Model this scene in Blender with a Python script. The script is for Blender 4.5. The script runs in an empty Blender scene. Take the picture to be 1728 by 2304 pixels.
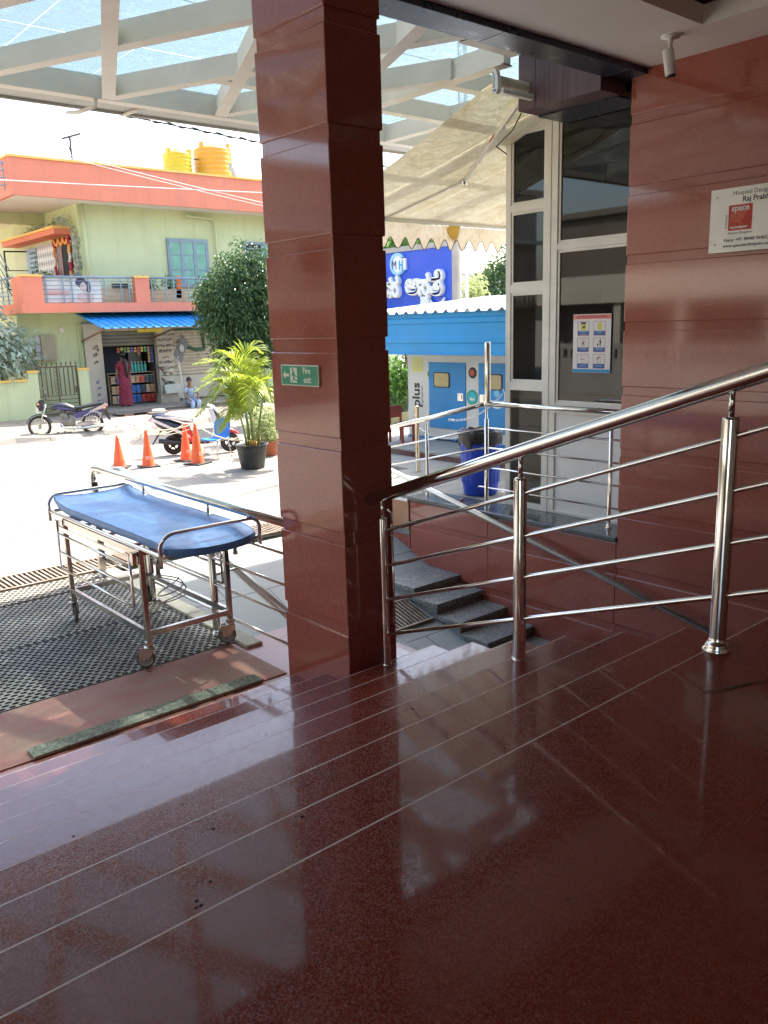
import bpy, bmesh, math, random
from mathutils import Vector, Matrix
random.seed(7)
SC = bpy.context.scene
COL = SC.collection

# ---------------------------------------------------------------- camera
PITCH, ROLL, YAW, FPX = 0.220729150, -0.0292056233, 0.705229793, 1891.35
EYE = Vector((0, 0, 1.5))
fw = Vector((math.sin(YAW)*math.cos(PITCH), math.cos(YAW)*math.cos(PITCH), -math.sin(PITCH)))
rt0 = Vector((math.cos(YAW), -math.sin(YAW), 0)); up0 = rt0.cross(fw)
rt = rt0*math.cos(ROLL) + up0*math.sin(ROLL); upv = -rt0*math.sin(ROLL) + up0*math.cos(ROLL)
cam_d = bpy.data.cameras.new('camera'); cam = bpy.data.objects.new('camera', cam_d); COL.objects.link(cam)
cam.matrix_world = Matrix(((rt.x, upv.x, -fw.x, EYE.x), (rt.y, upv.y, -fw.y, EYE.y), (rt.z, upv.z, -fw.z, EYE.z), (0, 0, 0, 1)))
cam_d.sensor_fit = 'HORIZONTAL'; cam_d.sensor_width = 36; cam_d.lens = FPX/1728*36
cam_d.clip_start = 0.05; cam_d.clip_end = 2000
SC.camera = cam

# ---------------------------------------------------------------- light
SUN = Vector((0.72, 0.20, 1.0)).normalized()
w = bpy.data.worlds.new('World'); SC.world = w; w.use_nodes = True
nt = w.node_tree; nt.nodes.clear()
sky = nt.nodes.new('ShaderNodeTexSky'); sky.sky_type = 'NISHITA'; sky.sun_disc = False
sky.sun_elevation = math.asin(SUN.z); sky.sun_rotation = math.atan2(SUN.x, SUN.y)
sky.air_density = 1.2; sky.dust_density = 3.0; sky.ozone_density = 1.0
bg = nt.nodes.new('ShaderNodeBackground'); bg.inputs[1].default_value = 0.15
wo = nt.nodes.new('ShaderNodeOutputWorld')
nt.links.new(sky.outputs[0], bg.inputs[0]); nt.links.new(bg.outputs[0], wo.inputs[0])
sl = bpy.data.lights.new('sun', 'SUN'); sl.energy = 2.9; sl.angle = math.radians(0.6); sl.color = (1.0, 0.95, 0.87)
so = bpy.data.objects.new('sun', sl); COL.objects.link(so)
so.rotation_euler = SUN.to_track_quat('Z', 'Y').to_euler(); so.location = (20, 10, 30)
SC.view_settings.view_transform = 'Standard'; SC.view_settings.look = 'None'
SC.view_settings.gamma = 1.0; SC.view_settings.use_curve_mapping = False
SC.view_settings.exposure = 2.35
SC.render.engine = 'CYCLES'
SC.cycles.max_bounces = 10; SC.cycles.diffuse_bounces = 5; SC.cycles.glossy_bounces = 5
SC.cycles.transparent_max_bounces = 16; SC.cycles.transmission_bounces = 6
SC.cycles.use_denoising = True
SC.cycles.sample_clamp_indirect = 6.0
SC.cycles.caustics_reflective = False; SC.cycles.caustics_refractive = False

# ---------------------------------------------------------------- materials
def newmat(name):
    m = bpy.data.materials.new(name); m.use_nodes = True
    nt = m.node_tree; nt.nodes.clear()
    out = nt.nodes.new('ShaderNodeOutputMaterial'); b = nt.nodes.new('ShaderNodeBsdfPrincipled')
    nt.links.new(b.outputs[0], out.inputs[0])
    return m, nt, b, out
def node(nt, typ, **kw):
    n = nt.nodes.new(typ)
    for k, v in kw.items(): setattr(n, k, v)
    return n
def noise(nt, scale, detail=3, rough=.55, coord=None, dist=0):
    n = nt.nodes.new('ShaderNodeTexNoise'); n.inputs['Scale'].default_value = scale
    n.inputs['Detail'].default_value = detail; n.inputs['Roughness'].default_value = rough
    n.inputs['Distortion'].default_value = dist
    if coord: nt.links.new(coord, n.inputs['Vector'])
    return n.outputs['Fac']
def ramp(nt, fac, stops):
    r = nt.nodes.new('ShaderNodeValToRGB'); cr = r.color_ramp
    cr.elements[0].position, cr.elements[0].color = stops[0][0], (*stops[0][1], 1)
    cr.elements[1].position, cr.elements[1].color = stops[-1][0], (*stops[-1][1], 1)
    for p, c in stops[1:-1]:
        e = cr.elements.new(p); e.color = (*c, 1)
    nt.links.new(fac, r.inputs[0]); return r.outputs[0]
def mixc(nt, fac, a, b, mode='MIX'):
    n = nt.nodes.new('ShaderNodeMix'); n.data_type = 'RGBA'; n.blend_type = mode
    if isinstance(fac, (int, float)): n.inputs[0].default_value = fac
    else: nt.links.new(fac, n.inputs[0])
    for i, s in ((6, a), (7, b)):
        if isinstance(s, tuple): n.inputs[i].default_value = (*s, 1)
        else: nt.links.new(s, n.inputs[i])
    return n.outputs[2]
def mrange(nt, v, a, b, c, d):
    n = nt.nodes.new('ShaderNodeMapRange')
    nt.links.new(v, n.inputs[0])
    for i, x in enumerate((a, b, c, d)): n.inputs[i+1].default_value = x
    return n.outputs[0]
def wpos(nt):
    return nt.nodes.new('ShaderNodeNewGeometry').outputs['Position']
def opos(nt):
    return nt.nodes.new('ShaderNodeTexCoord').outputs['Object']
def bumpn(nt, b, h, strength, dist=.01):
    n = nt.nodes.new('ShaderNodeBump'); n.inputs['Strength'].default_value = strength; n.inputs['Distance'].default_value = dist
    nt.links.new(h, n.inputs['Height']); nt.links.new(n.outputs[0], b.inputs['Normal'])
_pm = {}
def pm(name, col, rough=.5, metal=0., var=.18, scale=6., bump=0., bscale=40., spec=.5, coat=0., dirt=None, sub=0):
    """plain painted / plastic / cloth surface with two scales of colour and gloss variation"""
    if name in _pm: return _pm[name]
    m, nt, b, out = newmat(name)
    co = opos(nt)
    lo = tuple(max(0, c*(1-var)) for c in col); hi = tuple(min(1, c*(1+var*.6)) for c in col)
    c1 = ramp(nt, noise(nt, scale, 5, .6, co), [(.3, lo), (.7, hi)])
    if dirt:
        c1 = mixc(nt, mrange(nt, noise(nt, scale*.35, 6, .65, co), .45, .75, 0, dirt[1]), c1, dirt[0])
    nt.links.new(c1, b.inputs['Base Color'])
    nt.links.new(mrange(nt, noise(nt, scale*2.3, 4, .6, co), .3, .7, max(.02, rough*.8), min(1, rough*1.25)), b.inputs['Roughness'])
    b.inputs['Metallic'].default_value = metal
    b.inputs['Specular IOR Level'].default_value = spec
    b.inputs['Coat Weight'].default_value = coat
    if bump: bumpn(nt, b, noise(nt, bscale, 4, .6, co), bump)
    _pm[name] = m
    return m
def granite(name, a, bcol, fleck, scale=170, r0=.06, r1=.22, fk=.06, bmp=.02, wear=None, ior=1.5, rows=False, hard=False):
    m, nt, b, out = newmat(name)
    co = wpos(nt)
    v = nt.nodes.new('ShaderNodeTexVoronoi'); v.inputs['Scale'].default_value = scale; nt.links.new(co, v.inputs['Vector'])
    sep = nt.nodes.new('ShaderNodeSeparateColor'); nt.links.new(v.outputs['Color'], sep.inputs[0])
    base = ramp(nt, sep.outputs[0], [(.0, a), (.55, bcol), (.9, bcol), (1-fk, fleck)])
    big = noise(nt, 1.3, 5, .6, co)
    mid = noise(nt, 22, 4, .6, co)
    base = mixc(nt, mrange(nt, mid, .35, .7, 0, .45), base, a)
    base = mixc(nt, mrange(nt, big, .4, .75, 0, .30), base, bcol)
    if wear: base = mixc(nt, mrange(nt, noise(nt, .7, 8, .7, co), .45, .75, 0, wear[1]), base, wear[0])
    if rows:
        sx = nt.nodes.new('ShaderNodeSeparateXYZ'); nt.links.new(co, sx.inputs[0])
        m1 = nt.nodes.new('ShaderNodeMath'); m1.operation = 'MULTIPLY_ADD'; m1.inputs[1].default_value = 1/.636; m1.inputs[2].default_value = 20.9; nt.links.new(sx.outputs[2], m1.inputs[0])
        m2 = nt.nodes.new('ShaderNodeMath'); m2.operation = 'FLOOR'; nt.links.new(m1.outputs[0], m2.inputs[0])
        wn = nt.nodes.new('ShaderNodeTexWhiteNoise'); wn.noise_dimensions = '1D'; nt.links.new(m2.outputs[0], wn.inputs['W'])
        base = mixc(nt, mrange(nt, wn.outputs['Value'], 0, 1, 0, .4), base, tuple(x*.72 for x in bcol))
    nt.links.new(base, b.inputs['Base Color'])
    b.inputs['IOR'].default_value = ior
    g = nt.nodes.new('ShaderNodeMath'); g.operation = 'ADD'
    nt.links.new(mrange(nt, sep.outputs[1], .58 if hard else 0, .62 if hard else 1, r0, r1), g.inputs[0]); nt.links.new(mrange(nt, big, .35, .75, 0, .025), g.inputs[1])
    nt.links.new(g.outputs[0], b.inputs['Roughness'])
    bumpn(nt, b, sep.outputs[2], bmp, .002)
    return m
M = {}
M['floor'] = granite('red_floor_granite', (.15, .024, .013), (.28, .052, .029), (.38, .13, .09), 210, .04, .34, .03, .06, wear=((.28, .08, .055), .35), hard=True)
M['red'] = granite('red_cladding_granite', (.27, .068, .045), (.42, .122, .085), (.50, .22, .17), 230, .02, .08, .05, .014, ior=1.6, wear=((.42, .16, .11), .35), rows=True)
M['grey'] = granite('grey_flamed_granite', (.06, .065, .06), (.30, .31, .29), (.55, .56, .52), 85, .45, .75, .10, .5, wear=((.26, .24, .20), .4))
M['greyp'] = granite('grey_polished_granite', (.05, .055, .052), (.16, .165, .16), (.35, .35, .33), 160, .10, .2, .06, .02)
M['tread9'] = granite('pink_apron_granite', (.30, .10, .08), (.42, .17, .13), (.5, .3, .25), 150, .25, .45, .06, .05, wear=((.45, .26, .2), .5))
M['steel'] = pm('brushed_steel', (.78, .76, .73), .10, 1.0, .05, 9)
M['steel2'] = pm('dull_steel', (.70, .68, .63), .20, 1.0, .08, 5, dirt=((.52, .46, .38), .3))
M['satin'] = pm('satin_steel', (.86, .85, .82), .34, .9, .05, 9)
M['whiteframe'] = pm('cream_aluminium', (.84, .82, .74), .42, 0, .07, 3, dirt=((.5, .46, .36), .3))
M['whitepanel'] = pm('white_panel', (.86, .86, .84), .45, 0, .05, 2)
M['canopy'] = pm('canopy_paint', (.82, .78, .70), .5, 0, .07, 2.5, bump=.05, bscale=60, dirt=((.62, .56, .45), .35))
M['ceiling'] = pm('ceiling_paint', (.84, .82, .78), .6, 0, .04, 1.2)
M['ceilbrown'] = pm('ceiling_brown', (.30, .20, .14), .35, 0, .15, 1.5)
M['rubber'] = pm('black_rubber', (.022, .022, .022), .8, 0, .4, 20)
M['tyre'] = pm('tyre_rubber', (.05, .045, .04), .85, 0, .3, 12)
M['black'] = pm('black_plastic', (.02, .02, .022), .4, 0, .3, 12)
M['dark'] = pm('dark_void', (.015, .015, .017), .8)
M['white'] = pm('white_plastic', (.8, .8, .78), .4, 0, .05, 5)
M['rust'] = pm('rusty_iron', (.30, .22, .16), .75, .3, .5, 10, bump=.3, dirt=((.46, .42, .36), .7))
M['bronze'] = pm('brown_gate_paint', (.12, .085, .06), .5, .3, .25, 8)

def glass_dark(name, tint=(.10, .12, .12), tr=.45, rough=.02):
    m, nt, b, out = newmat(name)
    b.inputs['Base Color'].default_value = (.012, .016, .016, 1); b.inputs['Roughness'].default_value = rough
    b.inputs['IOR'].default_value = 1.8
    t = nt.nodes.new('ShaderNodeBsdfTransparent'); t.inputs[0].default_value = (*tint, 1)
    mx = nt.nodes.new('ShaderNodeMixShader')
    fr = nt.nodes.new('ShaderNodeFresnel'); fr.inputs[0].default_value = 1.8
    nt.links.new(mrange(nt, fr.outputs[0], 0, 1, 1-tr, 1.0), mx.inputs[0])
    nt.links.new(t.outputs[0], mx.inputs[1]); nt.links.new(b.outputs[0], mx.inputs[2]); nt.links.new(mx.outputs[0], out.inputs[0])
    return m
M['glassdark'] = glass_dark('dark_window_glass', (.30, .34, .33), .55)
M['glassclear'] = glass_dark('clear_glass', (.85, .9, .88), .92)
def canopy_glass():
    m, nt, b, out = newmat('dusty_canopy_glass')
    co = wpos(nt)
    mp = nt.nodes.new('ShaderNodeMapping'); mp.inputs['Scale'].default_value = (1, 2.6, 1); mp.inputs['Rotation'].default_value = (0, 0, .7)
    nt.links.new(co, mp.inputs[0])
    n1 = noise(nt, 9, 8, .72, mp.outputs[0], 1.4)
    tl = nt.nodes.new('ShaderNodeBsdfTranslucent')
    nt.links.new(ramp(nt, n1, [(.3, (.11, .155, .17)), (.52, (.17, .21, .22)), (.72, (.32, .34, .34))]), tl.inputs[0])
    tr = nt.nodes.new('ShaderNodeBsdfTransparent'); tr.inputs[0].default_value = (.56, .62, .63, 1)
    mx = nt.nodes.new('ShaderNodeMixShader')
    nt.links.new(mrange(nt, n1, .36, .64, .12, .70), mx.inputs[0])
    nt.links.new(tr.outputs[0], mx.inputs[1]); nt.links.new(tl.outputs[0], mx.inputs[2])
    gl = nt.nodes.new('ShaderNodeBsdfGlossy'); gl.inputs['Roughness'].default_value = .05; gl.inputs[0].default_value = (.9, .95, .95, 1)
    m2 = nt.nodes.new('ShaderNodeMixShader'); m2.inputs[0].default_value = .06
    nt.links.new(mx.outputs[0], m2.inputs[1]); nt.links.new(gl.outputs[0], m2.inputs[2]); nt.links.new(m2.outputs[0], out.inputs[0])
    return m
M['canopyglass'] = canopy_glass()
def leafmat(name, a, bcol, tl=.35, rough=.35, spec=.5):
    m, nt, b, out = newmat(name)
    oi = nt.nodes.new('ShaderNodeObjectInfo')
    co = opos(nt)
    c = ramp(nt, noise(nt, 9, 3, .8, co), [(.32, a), (.68, bcol)])
    nt.links.new(c, b.inputs['Base Color']); b.inputs['Roughness'].default_value = rough; b.inputs['Specular IOR Level'].default_value = spec
    t = nt.nodes.new('ShaderNodeBsdfTranslucent'); nt.links.new(mixc(nt, .5, c, bcol), t.inputs[0])
    mx = nt.nodes.new('ShaderNodeMixShader'); mx.inputs[0].default_value = tl
    nt.links.new(b.outputs[0], mx.inputs[1]); nt.links.new(t.outputs[0], mx.inputs[2]); nt.links.new(mx.outputs[0], out.inputs[0])
    return m
M['ficus'] = leafmat('ficus_leaf', (.018, .055, .022), (.11, .20, .055), .2, .42)
M['palm'] = leafmat('palm_leaf', (.13, .21, .02), (.42, .48, .05), .45, .35)
M['milk'] = leafmat('greyish_leaf', (.22, .32, .24), (.56, .62, .52), .3, .5)
M['varieg'] = leafmat('variegated_leaf', (.16, .26, .07), (.60, .62, .30), .3, .4)
M['plant'] = leafmat('bright_leaf', (.06, .16, .03), (.20, .36, .07), .35, .35)
M['bark'] = pm('bark', (.16, .12, .08), .9, 0, .4, 12, bump=.5)
M['cane'] = pm('palm_cane', (.22, .30, .10), .6, 0, .4, 9)

def wallpaint(name, col, streak, amt=.45, sc=1.6):
    m, nt, b, out = newmat(name); co = wpos(nt)
    mp = nt.nodes.new('ShaderNodeMapping'); mp.inputs['Scale'].default_value = (sc*2.2, sc*2.2, .22); nt.links.new(co, mp.inputs[0])
    c = ramp(nt, noise(nt, .9, 6, .65, co), [(.3, tuple(x*.92 for x in col)), (.7, tuple(min(1, x*1.05) for x in col))])
    c = mixc(nt, mrange(nt, noise(nt, 1, 6, .7, mp.outputs[0]), .50, .72, 0, amt), c, streak)
    c = mixc(nt, mrange(nt, noise(nt, 7, 5, .7, co), .56, .70, 0, amt*.5), c, streak)
    nt.links.new(c, b.inputs['Base Color']); b.inputs['Roughness'].default_value = .8
    bumpn(nt, b, noise(nt, 25, 4, .6, co), .15); return m
# ---------------------------------------------------------------- mesh helpers
class MB:
    def __init__(s): s.v = []; s.f = []; s.mi = []; s.sm = []
    def add(s, vs, fs, mi=0, smooth=False):
        o = len(s.v); s.v += [tuple(v) for v in vs]; s.f += [tuple(i+o for i in f) for f in fs]
        s.mi += [mi]*len(fs); s.sm += [smooth]*len(fs)
    def box(s, a, b, mi=0):
        x0, y0, z0 = [min(p, q) for p, q in zip(a, b)]; x1, y1, z1 = [max(p, q) for p, q in zip(a, b)]
        s.add([(x0,y0,z0),(x1,y0,z0),(x1,y1,z0),(x0,y1,z0),(x0,y0,z1),(x1,y0,z1),(x1,y1,z1),(x0,y1,z1)],
              [(0,3,2,1),(4,5,6,7),(0,1,5,4),(1,2,6,5),(2,3,7,6),(3,0,4,7)], mi)
    def bar(s, p, q, w, h, mi=0, upd=(0, 0, 1)):
        p, q = Vector(p), Vector(q); d = (q-p).normalized(); u = Vector(upd)
        r = d.cross(u)
        if r.length < 1e-4: r = d.cross(Vector((0, 1, 0)))
        r.normalize(); u = r.cross(d); r *= w/2; u *= h/2
        vs = [p-r-u, p+r-u, p+r+u, p-r+u, q-r-u, q+r-u, q+r+u, q-r+u]
        s.add(vs, [(0,1,2,3),(7,6,5,4),(0,4,5,1),(1,5,6,2),(2,6,7,3),(3,7,4,0)], mi)
    def tube(s, pts, r, seg=10, mi=0, cap=True, closed=False, smooth=True):
        pts = [Vector(p) for p in pts]; n = len(pts)
        rs = r if isinstance(r, (list, tuple)) else [r]*n
        ring = []; prev = None; vs = []
        for i, p in enumerate(pts):
            if closed: d = (pts[(i+1) % n]-pts[i-1])
            else: d = (pts[min(i+1, n-1)]-pts[max(i-1, 0)])
            d.normalize()
            if prev is None:
                a = Vector((0, 0, 1)) if abs(d.z) < .9 else Vector((1, 0, 0))
                u = d.cross(a).normalized()
            else:
                u = (prev - d*prev.dot(d))
                if u.length < 1e-5: u = d.cross(Vector((0, 0, 1)))
                u.normalize()
            prev = u; v = d.cross(u)
            for k in range(seg):
                a = 2*math.pi*k/seg; vs.append(p + (u*math.cos(a)+v*math.sin(a))*rs[i])
        fs = []
        m = n if closed else n-1
        for i in range(m):
            j = (i+1) % n
            for k in range(seg):
                l = (k+1) % seg
                fs.append((i*seg+k, i*seg+l, j*seg+l, j*seg+k))
        s.add(vs, fs, mi, smooth)
        if cap and not closed:
            o = len(s.v)-len(vs)
            s.f.append(tuple(o+k for k in reversed(range(seg)))); s.mi.append(mi); s.sm.append(False)
            s.f.append(tuple(o+(n-1)*seg+k for k in range(seg))); s.mi.append(mi); s.sm.append(False)
    def lathe(s, c, prof, seg=24, mi=0, axis='z', smooth=True, sx=1, sy=1):
        c = Vector(c); vs = []; n = len(prof)
        for r, h in prof:
            for k in range(seg):
                a = 2*math.pi*k/seg; x, y = r*math.cos(a)*sx, r*math.sin(a)*sy
                p = {'z': (x, y, h), 'x': (h, x, y), 'y': (y, h, x)}[axis]
                vs.append(c+Vector(p))
        fs = [(i*seg+k, i*seg+(k+1) % seg, (i+1)*seg+(k+1) % seg, (i+1)*seg+k) for i in range(n-1) for k in range(seg)]
        s.add(vs, fs, mi, smooth)
    def prism(s, poly, o, r, u, t0, t1, mi=0, smi=None):
        """poly 2-D in (right, up), extruded along r x u from t0 to t1"""
        o, r, u = Vector(o), Vector(r), Vector(u); nn = r.cross(u); n = len(poly)
        vs = [o+r*a+u*b+nn*t0 for a, b in poly]+[o+r*a+u*b+nn*t1 for a, b in poly]
        s.add(vs, [tuple(range(n))[::-1], tuple(range(n, 2*n))], mi)
        s.add(vs, [(i, (i+1) % n, n+(i+1) % n, n+i) for i in range(n)], mi if smi is None else smi)
    def quad(s, a, b, c, d, mi=0): s.add([a, b, c, d], [(0, 1, 2, 3)], mi)
    def ell(s, c, r, seg=16, rings=10, mi=0):
        prof = [(math.sin(math.pi*i/rings), -math.cos(math.pi*i/rings)) for i in range(rings+1)]
        c = Vector(c); vs = []
        for a, h in prof:
            for k in range(seg):
                t = 2*math.pi*k/seg; vs.append(c+Vector((r[0]*a*math.cos(t), r[1]*a*math.sin(t), r[2]*h)))
        s.add(vs, [(i*seg+k, i*seg+(k+1) % seg, (i+1)*seg+(k+1) % seg, (i+1)*seg+k) for i in range(rings) for k in range(seg)], mi, True)
    def build(s, name, mats, parent=None, bevel=0, local=False):
        me = bpy.data.meshes.new(name)
        off = Vector((0, 0, 0))
        if parent is not None and not local:
            p = parent
            while p is not None: off += Vector(p.location); p = p.parent
        me.from_pydata([(v[0]-off.x, v[1]-off.y, v[2]-off.z) for v in s.v], [], s.f)
        me.polygons.foreach_set('material_index', s.mi); me.polygons.foreach_set('use_smooth', s.sm)
        me.update()
        ob = bpy.data.objects.new(name, me); COL.objects.link(ob)
        for m in (mats if isinstance(mats, (list, tuple)) else [mats]):
            me.materials.append(M[m] if isinstance(m, str) else m)
        if parent is not None: ob.parent = parent
        if bevel:
            md = ob.modifiers.new('b', 'BEVEL'); md.width = bevel; md.segments = 2; md.limit_method = 'ANGLE'
            md.angle_limit = math.radians(40); md.harden_normals = False
        return ob
def tag(o, label, cat, group=None):
    o['label'] = label; o['category'] = cat
    if group: o['group'] = group
    return o
def thing(name, label, cat, loc=(0, 0, 0), group=None):
    o = bpy.data.objects.new(name, None); COL.objects.link(o); o.location = loc; o.empty_display_size = .1
    return tag(o, label, cat, group)
def struct(o):
    o['kind'] = 'structure'; return o
def dup(root, loc, label, rotz=None, scale=None):
    r = root.copy(); COL.objects.link(r); r.location = loc; r['label'] = label
    if rotz is not None: r.rotation_euler = (0, 0, rotz)
    if scale is not None: r.scale = scale
    def rec(src, dst):
        for ch in [c for c in bpy.data.objects if c.parent == src]:
            c = ch.copy(); COL.objects.link(c); c.parent = dst; rec(ch, c)
    rec(root, r)
    return r
def place(o, loc=None, rotz=0, scale=None):
    if loc is not None: o.location = loc
    o.rotation_euler = (0, 0, rotz)
    if scale: o.scale = scale
    return o
_dg = None
def text(name, s, o, r, u, size, m, parent=None, ext=.001, align='LEFT', sx=1., shear=0., bold=0., mi2=None, spacing=1., bev=0.):
    """lettering turned into a mesh, standing on the plane (o, r, u)"""
    cu = bpy.data.curves.new(name, 'FONT'); cu.body = s; cu.size = size; cu.extrude = ext; cu.align_x = align
    cu.shear = shear; cu.offset = bold; cu.resolution_u = 3; cu.bevel_depth = bev; cu.bevel_resolution = 1; cu.space_character = spacing
    tmp = bpy.data.objects.new('tmp_text', cu); COL.objects.link(tmp)
    dg = bpy.context.evaluated_depsgraph_get(); dg.update()
    me = bpy.data.meshes.new_from_object(tmp.evaluated_get(dg))
    bpy.data.objects.remove(tmp)
    r, u = Vector(r), Vector(u); n = r.cross(u)
    off = Vector((0, 0, 0)); p = parent
    while p is not None: off += Vector(p.location); p = p.parent
    o = Vector(o)-off
    mtx = Matrix(((r.x*sx, u.x, n.x, o.x), (r.y*sx, u.y, n.y, o.y), (r.z*sx, u.z, n.z, o.z), (0, 0, 0, 1)))
    me.transform(mtx); me.name = name
    me.materials.clear(); me.materials.append(M[m] if isinstance(m, str) else m)
    ob = bpy.data.objects.new(name, me); COL.objects.link(ob)
    if parent is not None: ob.parent = parent
    return ob
def arc(c, rx, ry, a0, a1, n, r=Vector((1, 0, 0)), u=Vector((0, 0, 1))):
    c = Vector(c); r = Vector(r); u = Vector(u)
    return [c + r*(rx*math.cos(math.radians(a0+(a1-a0)*i/n))) + u*(ry*math.sin(math.radians(a0+(a1-a0)*i/n))) for i in range(n+1)]
def skin(name, joints, edges, mat, parent, sub=2):
    """one continuous body grown over a skeleton; joints = [(x,y,z,rx,ry)], vertex 0 is the root"""
    me = bpy.data.meshes.new(name); me.from_pydata([j[:3] for j in joints], edges, [])
    ob = bpy.data.objects.new(name, me); COL.objects.link(ob)
    md = ob.modifiers.new('s', 'SKIN'); md.use_smooth_shade = True
    for i, j in enumerate(joints):
        me.skin_vertices[0].data[i].radius = (j[3], j[4]); me.skin_vertices[0].data[i].use_root = (i == 0)
    sb = ob.modifiers.new('u', 'SUBSURF'); sb.levels = sub; sb.render_levels = sub
    dg = bpy.context.evaluated_depsgraph_get(); dg.update()
    m2 = bpy.data.meshes.new_from_object(ob.evaluated_get(dg)); m2.name = name
    bpy.data.objects.remove(ob)
    off = Vector((0, 0, 0)); p = parent
    while p is not None: off += Vector(p.location); p = p.parent
    m2.transform(Matrix.Translation(-off))
    m2.materials.clear(); m2.materials.append(M[mat] if isinstance(mat, str) else mat)
    o2 = bpy.data.objects.new(name, m2); COL.objects.link(o2); o2.parent = parent
    return o2
G = -1.17
XN = (0, -1, 0); ZU = (0, 0, 1)          # on planes facing -X: right is -Y
XP = (1, 0, 0)                            # on planes facing -Y: right is +X

# ================================================================ setting: floor, steps, ground
def paving_mat(name, a, b_, joint, bw, bh, jw=.012, off=.5, rot=0., dirt=(.45, .38, .28), dw=.35, rough=.8):
    m, nt, b, out = newmat(name)
    co = wpos(nt)
    mp = nt.nodes.new('ShaderNodeMapping'); mp.inputs['Rotation'].default_value = (0, 0, rot); nt.links.new(co, mp.inputs[0])
    br = nt.nodes.new('ShaderNodeTexBrick'); nt.links.new(mp.outputs[0], br.inputs['Vector'])
    br.inputs['Scale'].default_value = 1; br.inputs['Brick Width'].default_value = bw; br.inputs['Row Height'].default_value = bh
    br.inputs['Mortar Size'].default_value = jw; br.inputs['Mortar Smooth'].default_value = .3; br.offset = off
    br.inputs['Color1'].default_value = (*a, 1); br.inputs['Color2'].default_value = (*b_, 1); br.inputs['Mortar'].default_value = (*joint, 1)
    c = mixc(nt, mrange(nt, noise(nt, .6, 8, .68, co), .42, .72, 0, dw), br.outputs['Color'], dirt)
    c = mixc(nt, mrange(nt, noise(nt, 60, 3, .6, co), .35, .65, 0, .22), c, tuple(x*.6 for x in a))
    nt.links.new(c, b.inputs['Base Color']); b.inputs['Roughness'].default_value = rough
    bumpn(nt, b, br.outputs['Fac'], -.4, .006)
    return m
M['paving'] = paving_mat('pale_stone_paving', (.255, .238, .21), (.22, .205, .18), (.06, .053, .043), .92, .46, .014)
M['road'] = paving_mat('dusty_concrete_road', (.30, .265, .215), (.29, .255, .21), (.17, .145, .11), 4.5, 3.2, .02, .5, .0, (.36, .30, .22), .7)
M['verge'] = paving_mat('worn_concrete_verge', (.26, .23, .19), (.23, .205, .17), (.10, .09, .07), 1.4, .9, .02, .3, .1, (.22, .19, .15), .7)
M['ramp'] = paving_mat('flamed_granite_ramp', (.40, .43, .42), (.36, .39, .38), (.10, .10, .09), 1.15, .75, .008, .5, 0, (.42, .40, .36), .4)
M['deck'] = paving_mat('grooved_deck_paving', (.33, .32, .29), (.30, .29, .26), (.10, .09, .08), 1.1, .30, .010, .5, 0, (.42, .38, .31), .5)
M['farground'] = pm('far_ground', (.36, .31, .24), .9, 0, .3, .3)

# landing and steps, one long profile
NB = [(1.817+.389*k, -.13*k) for k in range(9)]
def step_profile(mb, x0, x1, ks, back=None):
    for k in ks:
        Y, z = NB[k]
        yb = back if (k == 0 and back is not None) else (NB[k-1][0]-.03 if k else -7.0)
        p = [(yb, z), (Y-(.019 if k < 3 else .014), z), (Y-(.012 if k < 3 else .007), z), (Y-.009 if k < 3 else Y-.006, z), (Y-.003, z), (Y, z-.003), (Y, z-.026), (Y-.004, z-.030), (Y-.016, z-.030), (Y-.016, z-.13-.002), (yb, z-.13-.002)]
        n = len(p)
        vs = [(x0, a, b) for a, b in p]+[(x1, a, b) for a, b in p]
        mb.add(vs, [tuple(range(n)), tuple(range(n, 2*n))[::-1]]); mb.add(vs, [(i, i+n, (i+1) % n+n, (i+1) % n) for i in range(n) if i not in (1, 4)]); mb.add(vs, [(i, i+n, (i+1) % n+n, (i+1) % n) for i in (1, 4)], 1)
mb = MB(); step_profile(mb, -7, 7.5, [0]); M['edge'] = pm('ground_edge_sky_glint', (.80, .62, .54), .5, 0, .2, 20); struct(mb.build('landing_floor', ['floor', 'edge']))  # pale nosing strip: unpolished stone plus the sky it catches, put into the colour
mb = MB(); step_profile(mb, -7, 3.96, range(1, 9)); struct(mb.build('entrance_steps', ['floor', 'edge']))
mb = MB(); mb.box((-7, 1.0, -1.5), (3.9, 1.74, -.14)); mb.box((-7, 1.0, -1.5), (3.9, 4.5, -1.175)); mb.box((3.9, 1.70, -3.2), (7.5, 1.78, -.136)); struct(mb.build('landing_base', 'dark'))
# apron at the foot of the steps
mb = MB(); mb.box((-7, 4.88, G-.3), (3.96, 6.12, G-.001)); mb.box((3.96, 4.60, G-.3), (4.46, 6.12, G-.001)); struct(mb.build('apron_floor', 'tread9'))
# forecourt paving, the road, the verge before the house and the far ground
mb = MB()
for a, b_ in (((-40, 9.1), (60, 15.75)), ((-40, 6.12), (3.62, 9.1)), ((-40, -8), (-7, 6.12))):
    mb.quad((a[0], a[1], G-.002), (b_[0], a[1], G-.002), (b_[0], b_[1], G-.002), (a[0], b_[1], G-.002))
struct(mb.build('forecourt_paving', 'paving'))
mb = MB(); mb.quad((-60, 15.75, G-.006), (90, 15.75, G-.006), (90, 21.6, G-.006), (-60, 21.6, G-.006)); struct(mb.build('road', 'road'))
mb = MB(); mb.quad((-60, 20.3, G-.001), (90, 20.3, G-.001), (90, 21.8, G-.001), (-60, 21.8, G-.001)); struct(mb.build('dark_road_band', 'verge'))  # darker band along the road in front of the verge
mb = MB(); mb.box((-60, 15.70, G-.05), (90, 15.80, G+.004)); struct(mb.build('road_edge_strip', 'verge'))
mb = MB()
random.seed(3)
xs = [-60+i*.9 for i in range(168)]
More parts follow.
